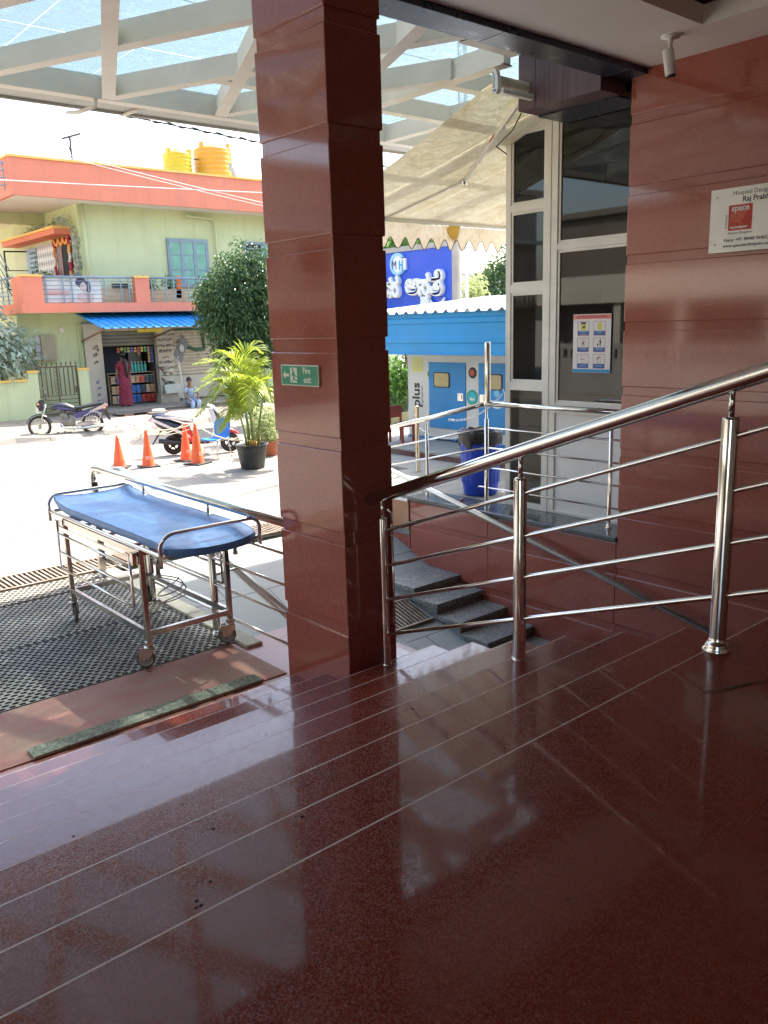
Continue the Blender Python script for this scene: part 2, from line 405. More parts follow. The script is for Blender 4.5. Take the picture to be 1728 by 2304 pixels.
ye = [21.75+random.uniform(-.18, .18) for _ in xs]; ze = [G+.12+random.uniform(-.03, .03) for _ in xs]
for i in range(len(xs)-1):
    a = (xs[i], ye[i]); b_ = (xs[i+1], ye[i+1])
    mb.quad((a[0], a[1]-.1, G-.01), (b_[0], b_[1]-.1, G-.01), (b_[0], b_[1], ze[i+1]), (a[0], a[1], ze[i]))
    mb.quad((a[0], a[1], ze[i]), (b_[0], b_[1], ze[i+1]), (b_[0], 28.2, -.95), (a[0], 28.2, -.95))
struct(mb.build('verge', 'verge'))
mb = MB(); mb.quad((-900, 28.1, -.97), (900, 28.1, -.97), (900, 1200, -.97), (-900, 1200, -.97)); mb.quad((-900, -300, -1.5), (-40, -300, -1.5), (-40, 28.2, -1.5), (-900, 28.2, -1.5)); mb.quad((60, -300, -1.5), (900, -300, -1.5), (900, 28.2, -1.5), (60, 28.2, -1.5)); struct(mb.build('far_ground', 'farground'))
mb = MB(); random.seed(8)
for i in range(170):
    x = random.uniform(3, 15); y = 21.55+abs(random.gauss(0, .35)); s = random.uniform(.012, .04)
    mb.ell((x, y, G+(.13 if y > 21.95 else .0)+s*.3), (s, s*random.uniform(.6, 1), s*.5), 6, 4, random.choice((0, 0, 1)))
o = mb.build('verge_rubble', ['verge', pm('old_brick', (.30, .19, .13), .85, 0, .35, 9, bump=.3)]); o['kind'] = 'stuff'; tag(o, 'small stones and brick crumbs along the edge of the verge', 'rubble')
# ramp going down beside the steps
RP = [(9.2, G-.002), (7.54, -1.85), (6.5, -2.14), (5.0, -2.52), (1.75, -3.2)]
mb = MB()
for (a, za), (b_, zb) in zip(RP, RP[1:]):
    mb.quad((3.60, b_, zb), (7.6, b_, zb), (7.6, a, za), (3.60, a, za))
struct(mb.build('ramp_floor', 'ramp'))
mb = MB(); mb.box((3.52, 6.12, -2.6), (3.60, 9.15, G-.01)); mb.box((4.46, 4.6, -3), (4.52, 6.2, G-.01)); mb.box((3.5, 6.02, -3), (4.46, 6.115, G-.01)); mb.box((3.9, 1.75, -3.2), (3.96, 4.6, -1.18)); struct(mb.build('ramp_side_wall', 'grey'))
def cast_curb():
    mb = MB()
    pts = [(3.53, 5.9+.0), (3.55, 7.0), (3.57, 8.0), (3.58, 9.1)]
    for a, b_ in zip(pts, pts[1:]): mb.bar((a[0], a[1], G+.005), (b_[0], b_[1], G+.005), .16, .05)
    return struct(mb.build('kerb', pm('cream_kerb', (.55, .50, .36), .7, 0, .2, 5, dirt=((.3, .27, .2), .5)), bevel=.012))
cast_curb()
# small dry specks on the landing and a twig
mb = MB(); random.seed(11)
for x, y, z in ((.93, 2.0, -.13), (1.02, 2.07, -.13), (.62, 1.95, -.13), (.45, 2.45, -.26), (1.35, 2.9, -.39), (1.7, 2.5, -.26), (1.1, 1.9, -.13), (.72, 2.3, -.26), (.80, 2.7, -.39), (1.9, 3.2, -.39), (2.2, 3.05, -.39), (.55, 1.3, 0), (.9, 1.1, 0), (1.05, 1.5, 0), (2.4, 2.4, -.26), (2.0, 2.1, -.13), (1.4, 2.15, -.13), (1.25, 2.5, -.26), (.3, 1.4, 0), (.75, 1.35, 0), (1.6, 1.2, 0), (2.6, 2.9, -.39), (1.0, 3.2, -.52), (1.5, 3.5, -.65), (2.4, 1.9, -.13)):
    for q in range(random.choice((1, 1, 2, 3))):
        a = x+random.uniform(-.03, .03); c = y+random.uniform(-.02, .02); s = random.uniform(.003, .008)
        mb.ell((a, c, z+.001), (s, s*random.uniform(.5, 1), .0015), 7, 4)
o = mb.build('floor_specks', pm('dry_mud', (.05, .025, .018), .9)); o['kind'] = 'stuff'; tag(o, 'scattered dark specks of dried dirt on the red granite steps', 'dirt')
mb = MB(); mb.tube([(3.02, 1.58, .004), (3.12, 1.53, .006), (3.22, 1.50, .004), (3.33, 1.44, .005)], [.002, .004, .003, .0015], 6)
tag(mb.build('twig', 'bark'), 'thin brown twig lying on the landing left of the big railing post', 'twig')

# ================================================================ granite pillar and walls
def grooves(levels, z0, z1):
    """list of (za, zb, recessed) bands between z0 and z1"""
    out = []; z = z0
    for b in sorted(levels):
        if b+.085 <= z0 or b >= z1: continue
        out.append((z, b, 0)); out.append((b, b+.085, 1)); z = b+.085
    out.append((z, z1, 0)); return [t for t in out if t[1]-t[0] > .002]
PL = [-1.19+.6295*i for i in range(9)]
def pillar(x0, x1, y0, y1, z0, z1, label):
    t = thing('granite_pillar', label, 'pillar', ((x0+x1)/2, (y0+y1)/2, z0))
    mb = MB()
    for a, b_, rec in grooves(PL, z0, z1):
        if rec: mb.box((x0+.014, y0+.014, a-.004), (x1-.014, y1-.014, b_+.004))
    mb.build('recessed_band', 'red', t)
    mb = MB()
    for a, b_, rec in grooves(PL, z0, z1):
        if not rec: mb.box((x0, y0, a), (x1, y1, b_))
    mb.build('cladding_block', 'red', t, bevel=.007)
    return t
pillar(3.27, 3.70, 4.25, 5.00, -1.3, 4.3, 'square polished red granite pillar with horizontal grooves standing on the steps')
WL = [-1.86+.6435*i for i in range(9)]
def clad_wall(name, label, y0, y1, z0, z1, joints, x0=7.5, top_levels=WL):
    t = thing(name, label, 'wall', (x0, (y0+y1)/2, z0))
    mb = MB(); mb2 = MB()
    js = [y0]+[j for j in joints if y0 < j < y1]+[y1]
    for a, b_, rec in grooves(top_levels, z0, z1):
        if rec: mb.box((x0+.024, y0, a-.003), (x0+.3, y1-.002, b_+.003))
        else:
            for p, q in zip(js, js[1:]): mb2.box((x0, p+.0006, a), (x0+.3, q-.0006, b_))
    mb.build('recessed_band', 'red', t); mb2.build('cladding_slab', 'red', t, bevel=.008)
    return t
clad_wall('granite_wall', 'tall red granite wall with horizontal grooves beside the landing', -7, 5.0, -3.3, 4.30, [-4.5, -2, .3, 2.6])
clad_wall('retaining_wall', 'low red granite wall carrying the grey ledge above the grey steps', 5.004, 8.27, -3.3, -.86, [6.85], 7.503)
# other side of the entrance, seen only in reflections and from a step aside
mb = MB(); mb.box((-7.3, -7.2, -1.5), (7.8, -7.0, 3.95)); tag(mb.build('back_wall', pm('lobby_wall', (.80, .76, .70), .5)), 'brown lobby wall behind the landing', 'wall')

# ================================================================ ceiling, beam, fascia box
mb = MB()
mb.box((-7, 3.96, 3.755), (6.87, 4.83, 3.85)); mb.box((6.87, -7, 3.755), (7.52, 4.83, 3.85))
mb.box((-7, 3.90, 3.753), (6.87, 3.962, 3.90)); mb.box((6.81, -7, 3.753), (6.872, 3.90, 3.90))
mb.build('soffit', 'ceiling')['kind'] = 'structure'; bpy.data.objects['soffit'].name = 'ceiling'
mb = MB(); mb.box((-7, -7, 3.96), (6.83, 3.92, 4.1)); struct(mb.build('ceiling_recess', 'ceilbrown'))
t = thing('fascia_beam', 'long dark blue-black panelled beam under the ceiling edge between pillar and wall', 'beam', (3, 4.97, 3.7))
M['acp'] = pm('dark_composite_panel', (.015, .022, .038), .30, .0, .2, 2)
for a, b_ in ((-7, .4), (.406, 2.9), (2.906, 5.50), (5.506, 7.22), (7.226, 7.9)):
    mb = MB(); mb.box((a, 4.83, 3.70), (b_, 5.13, 4.35)); mb.build('panel', 'acp', t, bevel=.004)
mb = MB(); mb.box((-7, 4.84, 3.71), (7.49, 5.12, 4.34)); mb.build('core', 'dark', t)
def streaky(name, a, b_, sx=60.):
    m, nt, b, out = newmat(name); co = wpos(nt)
    mp = nt.nodes.new('ShaderNodeMapping'); mp.inputs['Scale'].default_value = (sx, sx, 1.2); nt.links.new(co, mp.inputs[0])
    nt.links.new(ramp(nt, noise(nt, 1, 4, .6, mp.outputs[0]), [(.3, a), (.7, b_)]), b.inputs['Base Color']); b.inputs['Roughness'].default_value = .45
    return m
M['purple'] = streaky('plum_streaked_panel', (.085, .045, .055), (.15, .09, .10))
t = thing('fascia_box', 'plum coloured box panel hanging above the cream framed window', 'panel', (7.3, 5.6, 3.6))
for a, b_ in ((5.135, 5.92), (5.926, 6.14)):
    mb = MB(); mb.box((7.2, a, 3.585), (7.62, b_, 4.35)); mb.build('panel', 'purple', t, bevel=.003)
mb = MB(); mb.box((7.63, 5.0, 3.81), (9.9, 6.14, 4.36)); mb.box((7.50, 5.14, 3.565), (7.96, 6.12, 3.583)); mb.box((7.96, 5.0, 3.72), (8.2, 6.12, 3.81)); mb.build('soffit_strip', 'acp', t)

# ================================================================ glass canopy
ZC = 3.9; BD = .21; BW = .085
t = thing('glass_canopy', 'cream painted steel lattice canopy with dusty glass panels over the forecourt', 'canopy', (3, 7.5, ZC))
def beam2(mb, p, q, w=BW, d=BD, z=ZC):
    mb.bar((p[0], p[1], z+d/2), (q[0], q[1], z+d/2), w, d)
    mb.bar((p[0], p[1], z+.006), (q[0], q[1], z+.006), w+.05, .014)
YA, YB = 5.25, 9.26
for k in range(-8, 3):
    xc = 3.51+1.35*k
    mb = MB(); beam2(mb, (xc+(YA-7.66)*.42, YA), (xc+(YB-7.66)*.42, YB)); mb.build('rafter', 'canopy', t)
    mb = MB(); xa = xc-(YA-7.66)*.46
    if k < 2 or True:
        if xa > 6.7:
            ya = 7.66-(6.7-xc)/.46; mb2 = (6.7, ya)
        else: mb2 = (xa, YA)
        beam2(mb, (xc-(YB-7.66)*.46, YB), mb2, z=ZC+.004, d=BD-.006); mb.build('rafter', 'canopy', t)
mb = MB(); beam2(mb, (6.75, 5.9), (6.75, YB), .10); mb.build('rafter', 'canopy', t)
for x in (8.1, 9.45, 10.8, 12.15):
    mb = MB(); beam2(mb, (x, 6.0), (x, YB)); mb.build('rafter', 'canopy', t)
mb = MB(); beam2(mb, (5.9, 5.66), (6.62, 5.66), z=ZC+.008, d=BD-.012); mb.build('cross_beam', 'canopy', t)
for y in (6.80, 8.00):
    mb = MB(); beam2(mb, (6.75, y), (13, y), z=ZC+.008, d=BD-.012); mb.build('cross_beam', 'canopy', t)
mb = MB(); beam2(mb, (4.75, 7.99), (6.75, 7.99), z=ZC+.011, d=BD-.016); mb.build('cross_beam', 'canopy', t)
mb = MB(); beam2(mb, (-8, YB), (13, YB), .09, .24, z=ZC-.004); mb.build('edge_beam', 'canopy', t)
mb = MB(); mb.box((-8, 9.34, ZC+.03), (13, 9.75, ZC+.06)); mb.box((-8, 9.72, ZC-.0), (13, 9.76, ZC+.26)); mb.box((-8, 9.32, ZC+.04), (13, 9.35, ZC+.20))
mb.build('gutter', pm('gutter_paint', (.55, .55, .52), .5, 0, .1, 3), t)
mb = MB(); mb.tube([(4.02, 9.22, ZC-.01), (4.02, 9.22, ZC-.07), (3.93, 9.45, ZC-.10), (3.90, 9.73, ZC-.06)], .022, 8); mb.build('conduit', 'canopy', t)
mb = MB(); mb.tube([(4.62, 9.3, ZC+.01), (4.55, 9.76, ZC-.0)], .02, 8); mb.build('conduit', 'canopy', t)
i = 0
for a in range(-8, 13):
    for y0_, y1_ in ((5.2, 6.8), (6.81, 8.1), (8.11, 9.6)):
        if a >= 11: continue
        mb = MB(); zz = ZC+BD+.012+(.006 if (a+i) % 2 else 0)
        mb.box((a+.006, y0_, zz), (a+.994, y1_, zz+.006)); mb.build('glass_panel', 'canopyglass', t); i += 1

# ================================================================ grey steps, ledge deck
GS = [(5.70, -2.21), (6.10, -2.08), (6.53, -1.95), (6.92, -1.815), (7.32, -1.70), (8.335, -1.554), (8.72, -1.42), (9.1, -1.29)]
mb = MB()
for i, (y, z) in enumerate(GS):
    yn = GS[i+1][0]+.02 if i+1 < len(GS) else 9.6
    zb = GS[i-1][1] if i else -2.4
    mb.box((6.70, y+.02, zb-.8), (7.503, 9.6, z-.055))
    mb.box((6.68, y, z-.055), (7.503, yn, z))
struct(mb.build('granite_steps', 'grey', bevel=.004))
t = thing('ledge_deck', 'grey granite ledge and raised paved deck beside the cream cabin', 'deck', (8.5, 7, -.86))
mb = MB(); mb.box((7.47, 4.99, -.85), (7.95, 8.29, -.79)); mb.build('ledge_slab', 'greyp', t, bevel=.012)
mb = MB(); mb.box((7.95, 4.9, -.86), (9.9, 9.9, -.792)); mb.box((7.52, 8.29, -.86), (7.95, 9.9, -.795)); mb.box((9.0, 9.9, -1.2), (9.9, 12.6, -.793)); mb.box((9.9, 8.0, -1.1), (14.5, 14, -.9)); mb.build('deck_paving', 'deck', t)
M['tile'] = paving_mat('tan_ceramic_tile', (.42, .20, .10), (.44, .22, .11), (.30, .18, .10), .6, .4, .006, 0, 0, (.5, .3, .18), .4, .3)
mb = MB(); mb.box((7.49, 8.285, -1.26), (7.9, 9.88, -.865)); mb.build('tiled_riser', 'tile', t)
mb = MB(); mb.box((7.46, 8.275, -.868), (7.52, 9.88, -.84)); mb.build('sunlit_tile_top', 'whiteframe', t)  # whitish strip stands in for sunlight on the top of the tiles
mb = MB(); mb.box((7.50, 8.285, -1.34), (7.9, 9.88, -1.262)); mb.build('plinth_strip', 'grey', t)
mb = MB(); mb.box((7.507, 8.285, -3), (7.9, 9.88, -1.342)); mb.build('lower_wall', 'red', t)
mb = MB(); mb.box((9.85, 8.0, -.80), (14.6, 14, -.70)); mb.box((9.83, 7.98, -.70), (14.6, 14.02, -.668), 1); struct(mb.build('generator_plinth', [pm('maroon_kerb_paint', (.14, .045, .035), .7, 0, .3, 5, dirt=((.40, .33, .28), .4)), 'deck']))

# ================================================================ drains
def grate(x0, x1, y0, y1, z, slope, label):
    t = thing('drain_grate', label, 'grate', ((x0+x1)/2, (y0+y1)/2, z))
    mb = MB(); n = int((x1-x0)/.055)
    for i in range(n):
        x = x0+.03+i*.055; sk = .0
        mb.bar((x, y0+.02, z-slope*.0), (x, y1-.02, z+slope*(y1-y0)), .022, .022)
    mb.build('bars', 'rust', t)
    mb = MB(); mb.bar((x0, y0, z-.002), (x1, y0, z-.002), .035, .03); mb.bar((x0, y1, z+slope*(y1-y0)), (x1, y1, z+slope*(y1-y0)), .035, .03); mb.build('frame', 'rust', t)
    mb = MB(); mb.quad((x0, y0, z-.018), (x1, y0, z-.018), (x1, y1, z-.018+slope*(y1-y0)), (x0, y1, z-.018+slope*(y1-y0))); mb.build('pit', 'dark', t)
    return t
grate(-6, 6.6, 9.13, 9.62, G+.022, 0, 'long rusty drain grate across the forecourt behind the stretcher')
grate(5.0, 6.66, 6.95, 7.42, -2.14+.29*.45+.005+.02, .28, 'short rusty drain grate in the ramp below the grey steps')

# ================================================================ mats
def hexmat(x0, x1, y0, y1, z, mat, label, px=.072, py=.048):
    t = thing('rubber_mat', label, 'mat', ((x0+x1)/2, (y0+y1)/2, z), 'black rubber ring mats')
    mb = MB(); nx = int((x1-x0)/px); ny = int((y1-y0)/(py))
    out = [(.5, 0), (.25, .5), (-.25, .5), (-.5, 0), (-.25, -.5), (.25, -.5)]
    hh = .013
    for j in range(ny):
        for i in range(nx):
            cx = x0+(i+.5+(.5 if j % 2 else 0))*px; cy = y0+(j+.5)*py
            o_ = [(cx-.5*px, cy-.5*py), (cx+.5*px, cy-.5*py), (cx+.5*px, cy+.5*py), (cx-.5*px, cy+.5*py)]
            inn = [(cx-.40*px, cy), (cx-.22*px, cy-.36*py), (cx+.22*px, cy-.36*py), (cx+.40*px, cy), (cx+.22*px, cy+.36*py), (cx-.22*px, cy+.36*py)]
            vs = [(a, b_, z+hh) for a, b_ in o_]+[(a, b_, z+hh) for a, b_ in inn]+[(a, b_, z) for a, b_ in inn]
            fs = [(0, 5, 4), (0, 1, 6, 5), (1, 7, 6), (1, 2, 8, 7), (2, 3, 9, 8), (3, 4, 9), (3, 0, 4)]
            fs += [(4+k, 4+(k+1) % 6, 10+(k+1) % 6, 10+k) for k in range(6)]
            mb.add(vs, fs)
    mb.build('ring_lattice', mat, t)
    mb = MB(); mb.box((x0, y0, z-.002), (x1+.02, y1, z+.001)); mb.build('hole_shade_sheet', 'dark', t)  # black sheet under the lattice paints the shade inside the holes
    return t
M['matblack'] = pm('dusty_rubber', (.15, .145, .12), .6, 0, .35, 2.2, dirt=((.42, .38, .28), .85))
M['matsunlit'] = pm('sunlit_tone_rubber', (.30, .27, .22), .8, 0, .25, 3)  # paler copy of the mat rubber, sunlight put into its colour
hexmat(-.6, 3.44, 6.10, 7.30, G+.001, 'matblack', 'black rubber ring mat under the stretcher, nearest the pink mat')
hexmat(-.6, 3.44, 7.325, 8.60, G+.001, 'matblack', 'black rubber ring mat lying between the nearest one and the one coloured pale as sunlit')
hexmat(-.6, 3.42, 8.62, 9.12, G+.001, 'matsunlit', 'rubber mat coloured pale as sunlit, beside the long drain grate')
def ribmat(name, a, b_, dirt):
    m, nt, b, out = newmat(name); co = wpos(nt)
    mp = nt.nodes.new('ShaderNodeMapping'); mp.inputs['Scale'].default_value = (1, 1.7, 1); nt.links.new(co, mp.inputs[0])
    wv = nt.nodes.new('ShaderNodeTexWave'); wv.inputs['Scale'].default_value = 26; wv.inputs['Distortion'].default_value = 5; wv.inputs['Detail'].default_value = 1; wv.inputs['Detail Scale'].default_value = 6
    nt.links.new(mp.outputs[0], wv.inputs['Vector'])
    c = mixc(nt, mrange(nt, wv.outputs['Fac'], .2, .8, 0, 1), a, b_)
    mp2 = nt.nodes.new('ShaderNodeMapping'); mp2.inputs['Scale'].default_value = (1, 3.0, 1); nt.links.new(co, mp2.inputs[0])
    c = mixc(nt, mrange(nt, noise(nt, 1.6, 7, .65, mp2.outputs[0]), .38, .62, 0, .95), c, dirt)
    nt.links.new(c, b.inputs['Base Color']); b.inputs['Roughness'].default_value = .7
    bumpn(nt, b, wv.outputs['Fac'], .5, .003); return m
M['pinkmat'] = ribmat('worn_pink_mat', (.36, .13, .10), (.48, .20, .155), (.40, .25, .16))
mb = MB(); mb.box((-1.4, 5.235, G), (3.40, 6.09, G+.009)); tag(mb.build('pink_floor_mat', 'pinkmat'), 'worn pink ribbed floor mat at the foot of the red steps', 'mat')
mb = MB(); random.seed(5)
x = 1.45
mb.box((1.45, 5.222, G+.009), (3.18, 5.36, G+.028))
for i in range(5200):
    x = random.uniform(1.45, 3.18); y = random.uniform(5.222, 5.36); a = random.uniform(0, 6.28); l = random.uniform(.006, .012)
    dx, dy = math.cos(a)*l, math.sin(a)*l; z = G+.028
    mb.add([(x-dy*.25, y+dx*.25, z-.002), (x+dy*.25, y-dx*.25, z-.002), (x+dx, y+dy, z+random.uniform(.003, .009))], [(0, 1, 2)])
tag(mb.build('turf_strip', pm('grey_green_turf', (.35, .37, .27), .9, 0, .4, 30)), 'grey green turf strip lying on the pink mat', 'mat')

# ================================================================ railings
def flange(mb, x, y, z, r): mb.lathe((x, y, z), [(r*1.75, 0), (r*1.75, .008), (r*1.45, .018), (r*1.5, .022), (r*1.25, .034), (r*1.02, .045), (r, .06)], 24)
t = thing('stair_railing', 'thick polished steel railing with four sloping bars beside the red steps', 'railing', (3.49, 2.9, -.3))
sl_ = -.348
zt = lambda Y: 1.185+sl_*(Y-1.85)
posts = [(1.775, 0.0), (2.945, -.39), (4.115, -.78)]
for i, (y, zb) in enumerate(posts):
    r = (.037, .036, .027)[i]
    mb = MB()
    if i == 0: flange(mb, 3.49, y, zb, r)
    else: mb.lathe((3.49, y, zb), [(r*1.25, 0), (r*1.2, .006), (r, .012)], 20)
    top = zt(y)-.145
    mb.lathe((3.49, y, 0), [(r, zb), (r, top-.012), (r*.93, top-.004), (r*.72, top), (0, top)], 24)
    mb.tube([(3.49, y, top-.01), (3.49, y, zt(y)-.02)], .0135, 12)
    mb.build('post', 'steel', t)
    if i == 0:
        pass
mb = MB(); mb.tube([(3.49, 4.243, zt(4.243)), (3.49, 3.2, zt(3.2)), (3.49, 2.2, zt(2.2)), (3.49, 1.2, zt(1.2)), (3.49, 1.05, zt(1.1)), (3.49, .85, zt(1.05)), (3.49, -1.5, zt(1.05))], .0405, 28); mb.build('handrail', 'steel', t)
for z0 in (.236, .480, .716, .958):
    mb = MB(); f = lambda Y: z0+sl_*(Y-1.82)
    mb.tube([(3.495, 4.09, f(4.09)), (3.495, 3, f(3)), (3.495, 2, f(2)), (3.495, 1.1, f(1.1)), (3.495, .9, f(1.02)), (3.495, -1.5, f(1.02))], .0125, 12); mb.build('bar', 'steel', t)
mb = MB(); mb.tube([(3.49, -.9, 0), (3.49, -.9, 1.2)], .037, 16); mb.build('post', 'steel', t)
mb = MB(); mb.tube([(3.525, 4.075, .958+sl_*2.26), (3.535, 4.075, .958+sl_*2.26+.06), (3.535, 4.075, .22), (3.53, 4.075, .285), (3.51, 4.09, .31)], .008, 8)
mb.tube([(3.535, 4.075, .17), (3.535, 4.075, -.56)], .008, 8); mb.build('side_rod', 'steel', t)

t = thing('ramp_railing', 'level steel railing beside the stretcher guarding the edge of the sloping ramp', 'railing', (3.44, 7, G))
mb = MB(); mb.tube([(3.44, 5.0, .045), (3.44, 8.70, .075), (3.44, 8.82, .07), (3.44, 8.885, .04), (3.44, 8.90, -.05), (3.44, 8.90, -.1)], .035, 18); mb.build('handrail', 'steel', t)
for y in (6.385, 7.65, 8.90):
    mb = MB(); mb.box((3.405, y-.035, G), (3.475, y+.035, -.09)) if y > 8 else mb.lathe((3.44, y, 0), [(.033, G), (.033, -.07), (.02, -.06), (0, -.06)], 18)
    if y < 8: mb.tube([(3.44, y, -.07), (3.44, y, .05)], .011, 8)
    flange(mb, 3.44, y, G, .034); mb.build('post', 'steel2', t)
for z in (-.20, -.452, -.69, -.94):
    mb = MB(); mb.tube([(3.44, 5.0, z), (3.44, 8.87, z)], .012, 10); mb.build('bar', 'steel', t)
mb = MB(); mb.tube([(3.70, 5.1, -1.0), (3.70, 8.54, 0.0), (3.70, 8.75, .03), (3.60, 8.8, .03), (3.46, 8.82, .03)], .030, 14); mb.build('sloping_handrail', 'satin', t)
mb = MB(); mb.tube([(3.72, 5.1, -1.06), (3.72, 7.9, -.27)], .012, 8); mb.build('sloping_bar', 'steel2', t)
mb = MB(); mb.tube([(3.44, 6.385, -.62), (3.70, 6.385, -.60)], .012, 8); mb.tube([(3.70, 6.385, -.61), (3.70, 6.385, -.64)], .02, 8); mb.build('bracket', 'steel2', t)

t = thing('deck_railing', 'steel railing with a tall corner pole standing on the grey ledge before the cream cabin', 'railing', (7.78, 6.5, -.79))
mb = MB(); mb.tube([(7.78, 5.02, .498), (7.78, 7.12, .49)], .030, 16); mb.tube([(7.78, 7.12, .49), (7.70, 8.1, .25), (7.66, 10.6, -.30)], .030, 16); mb.ell((7.78, 7.12, .49), (.034, .034, .034)); mb.build('handrail', 'steel', t)
mb = MB(); flange(mb, 7.78, 7.12, -.79, .026); mb.lathe((7.78, 7.12, 0), [(.027, -.79), (.027, .30), (.016, .31), (.016, .47)], 16); mb.build('post', 'steel', t)
mb = MB(); mb.lathe((7.785, 7.105, 0), [(.036, .50), (.036, 1.22), (.03, 1.24), (0, 1.243)], 18); mb.build('tall_pole', 'steel', t)
mb = MB(); flange(mb, 7.79, 5.30, -.79, .022); mb.lathe((7.79, 5.30, 0), [(.024, -.79), (.024, .36), (.014, .37), (.014, .48)], 14); mb.build('post', 'steel', t)
mb = MB(); flange(mb, 7.70, 8.12, -.795, .022); mb.lathe((7.70, 8.12, 0), [(.024, -.795), (.024, .05), (.014, .06), (.014, .25)], 14); mb.build('post', 'steel2', t)
for i, z in enumerate((.19, -.06, -.31, -.567)):
    mb = MB(); mb.tube([(7.78, 5.02, z+.005), (7.78, 7.12 if i < 3 else 7.22, z), (7.78, 7.13 if i < 3 else 7.26, z-.005)], .012, 10)
    if i < 2: mb.tube([(7.78, 7.12, z), (7.70, 8.1, z-.225), (7.66, 10.6, z-.76)], .012, 10)
    mb.build('bar', 'steel', t)
t = thing('wall_handrail', 'single sloping steel handrail along the red wall above the grey steps', 'handrail', (7.40, 6, -1))
mb = MB(); mb.tube([(7.40, 3.7, -1.55), (7.40, 8.55, -.445), (7.40, 8.75, -.40)], .033, 16); mb.build('tube', 'satin', t)
for y in (4.5, 6.2, 7.9):
    z = -.445+(y-8.55)*.228; mb = MB(); mb.tube([(7.40, y, z), (7.40, y, z-.08), (7.51, y, z-.09)], .008, 6); mb.build('bracket', 'steel2', t)
t = thing('chain_post', 'brass toned steel post beyond the deck railing carrying a plastic chain', 'post', (8.9, 9.6, -.79))
mb = MB(); mb.lathe((8.9, 9.6, 0), [(.05, -.79), (.05, -.78), (.034, -.77), (.034, .21), (.04, .215), (.03, .235), (0, .24)], 16); mb.build('post', pm('brassy_steel', (.62, .50, .34), .25, .9, .15, 8), t)
def chain(p, q, sag, label, n=34, r=.006, mat='white'):
    mb = MB(); p, q = Vector(p), Vector(q)
    for i in range(n):
        a = (i+.5)/n; c = p.lerp(q, a); c.z -= sag*4*a*(1-a)
        d = (q-p)/n; d.z -= sag*4*(1-2*a)/n; d.normalize()
        L = (q-p).length/n*.72; side = Vector((0, 0, 1)).cross(d).normalized() if i % 2 else d.cross(Vector((0, 0, 1)).cross(d).normalized())
        mb.tube([c+d*(L*math.cos(k*math.pi/4))+side*(L*.45*math.sin(k*math.pi/4)) for k in range(8)], r, 5, closed=True)
    return tag(mb.build('plastic_chain', mat), label, 'chain', 'white plastic chains behind the deck railing')
chain((8.93, 9.58, -.12), (9.95, 9.3, -.2), .16, 'white plastic chain hanging between brassy post and blue bin')
chain((7.72, 8.1, -.52), (8.6, 8.0, -.62), .06, 'thin white chain hanging lowest, just above the deck paving', 30, .004)
chain((9.0, 9.0, .05), (10.6, 9.35, .30), .14, 'white chain looping in front of the second generator door', 30, .004)

# ================================================================ stretcher
t = thing('stretcher', 'hospital stretcher trolley with a sagging blue mattress on the rubber mats', 'stretcher', (3.04, 6.9, G))
LX0, LX1, LY0, LY1 = 2.665, 3.415, 6.09, 7.69
BX0, BX1, BY0, BY1 = 2.655, 3.50, 5.68, 8.03; ZF = -.155
def rrect(x0, x1, y0, y1, r, z, n=6):
    o = []
    for cx, cy, a0 in ((x1-r, y1-r, 0), (x0+r, y1-r, 90), (x0+r, y0+r, 180), (x1-r, y0+r, 270)):
        for i in range(n+1):
            a = math.radians(a0+90*i/n); o.append((cx+r*math.cos(a), cy+r*math.sin(a), z))
    return o
mb = MB(); mb.tube(rrect(BX0, BX1, BY0, BY1, .05, ZF), .018, 12, closed=True)
for y in (6.2, 6.7, 7.2, 7.6): mb.bar((BX0, y, ZF), (BX1, y, ZF), .03, .02)
mb.build('bed_frame', 'steel', t)
mb = MB()
for y in (LY0, LY1): mb.bar((LX0-.02, y, ZF-.05), (LX1+.02, y, ZF-.05), .035, .035)
mb.bar((LX0, LY0, ZF-.05), (LX0, LY1, ZF-.05), .035, .05); mb.bar((LX1, LY0, ZF-.05), (LX1, LY1, ZF-.05), .035, .05)
mb.bar((LX0, LY0, -.865), (LX0, LY1, -.865), .032, .045); mb.bar((LX1, LY0, -.865), (LX1, LY1, -.865), .032, .045)
for y in (LY0, LY1): mb.bar((LX0, y, -.872), (LX1, y, -.872), .032, .045)
mb.build('under_frame', 'steel2', t)
for x in (LX0, LX1):
    for y in (LY0, LY1):
        mb = MB(); mb.bar((x, y, ZF-.02), (x, y, -.955), .040, .040); mb.box((x-.028, y-.028, -1.0), (x+.028, y+.028, -.935)); mb.build('leg', 'steel2', t, bevel=.003)
casters = [(LX0, LY0, -35), (LX1, LY0, -28), (LX0, LY1, 78), (LX1, LY1, 60)]
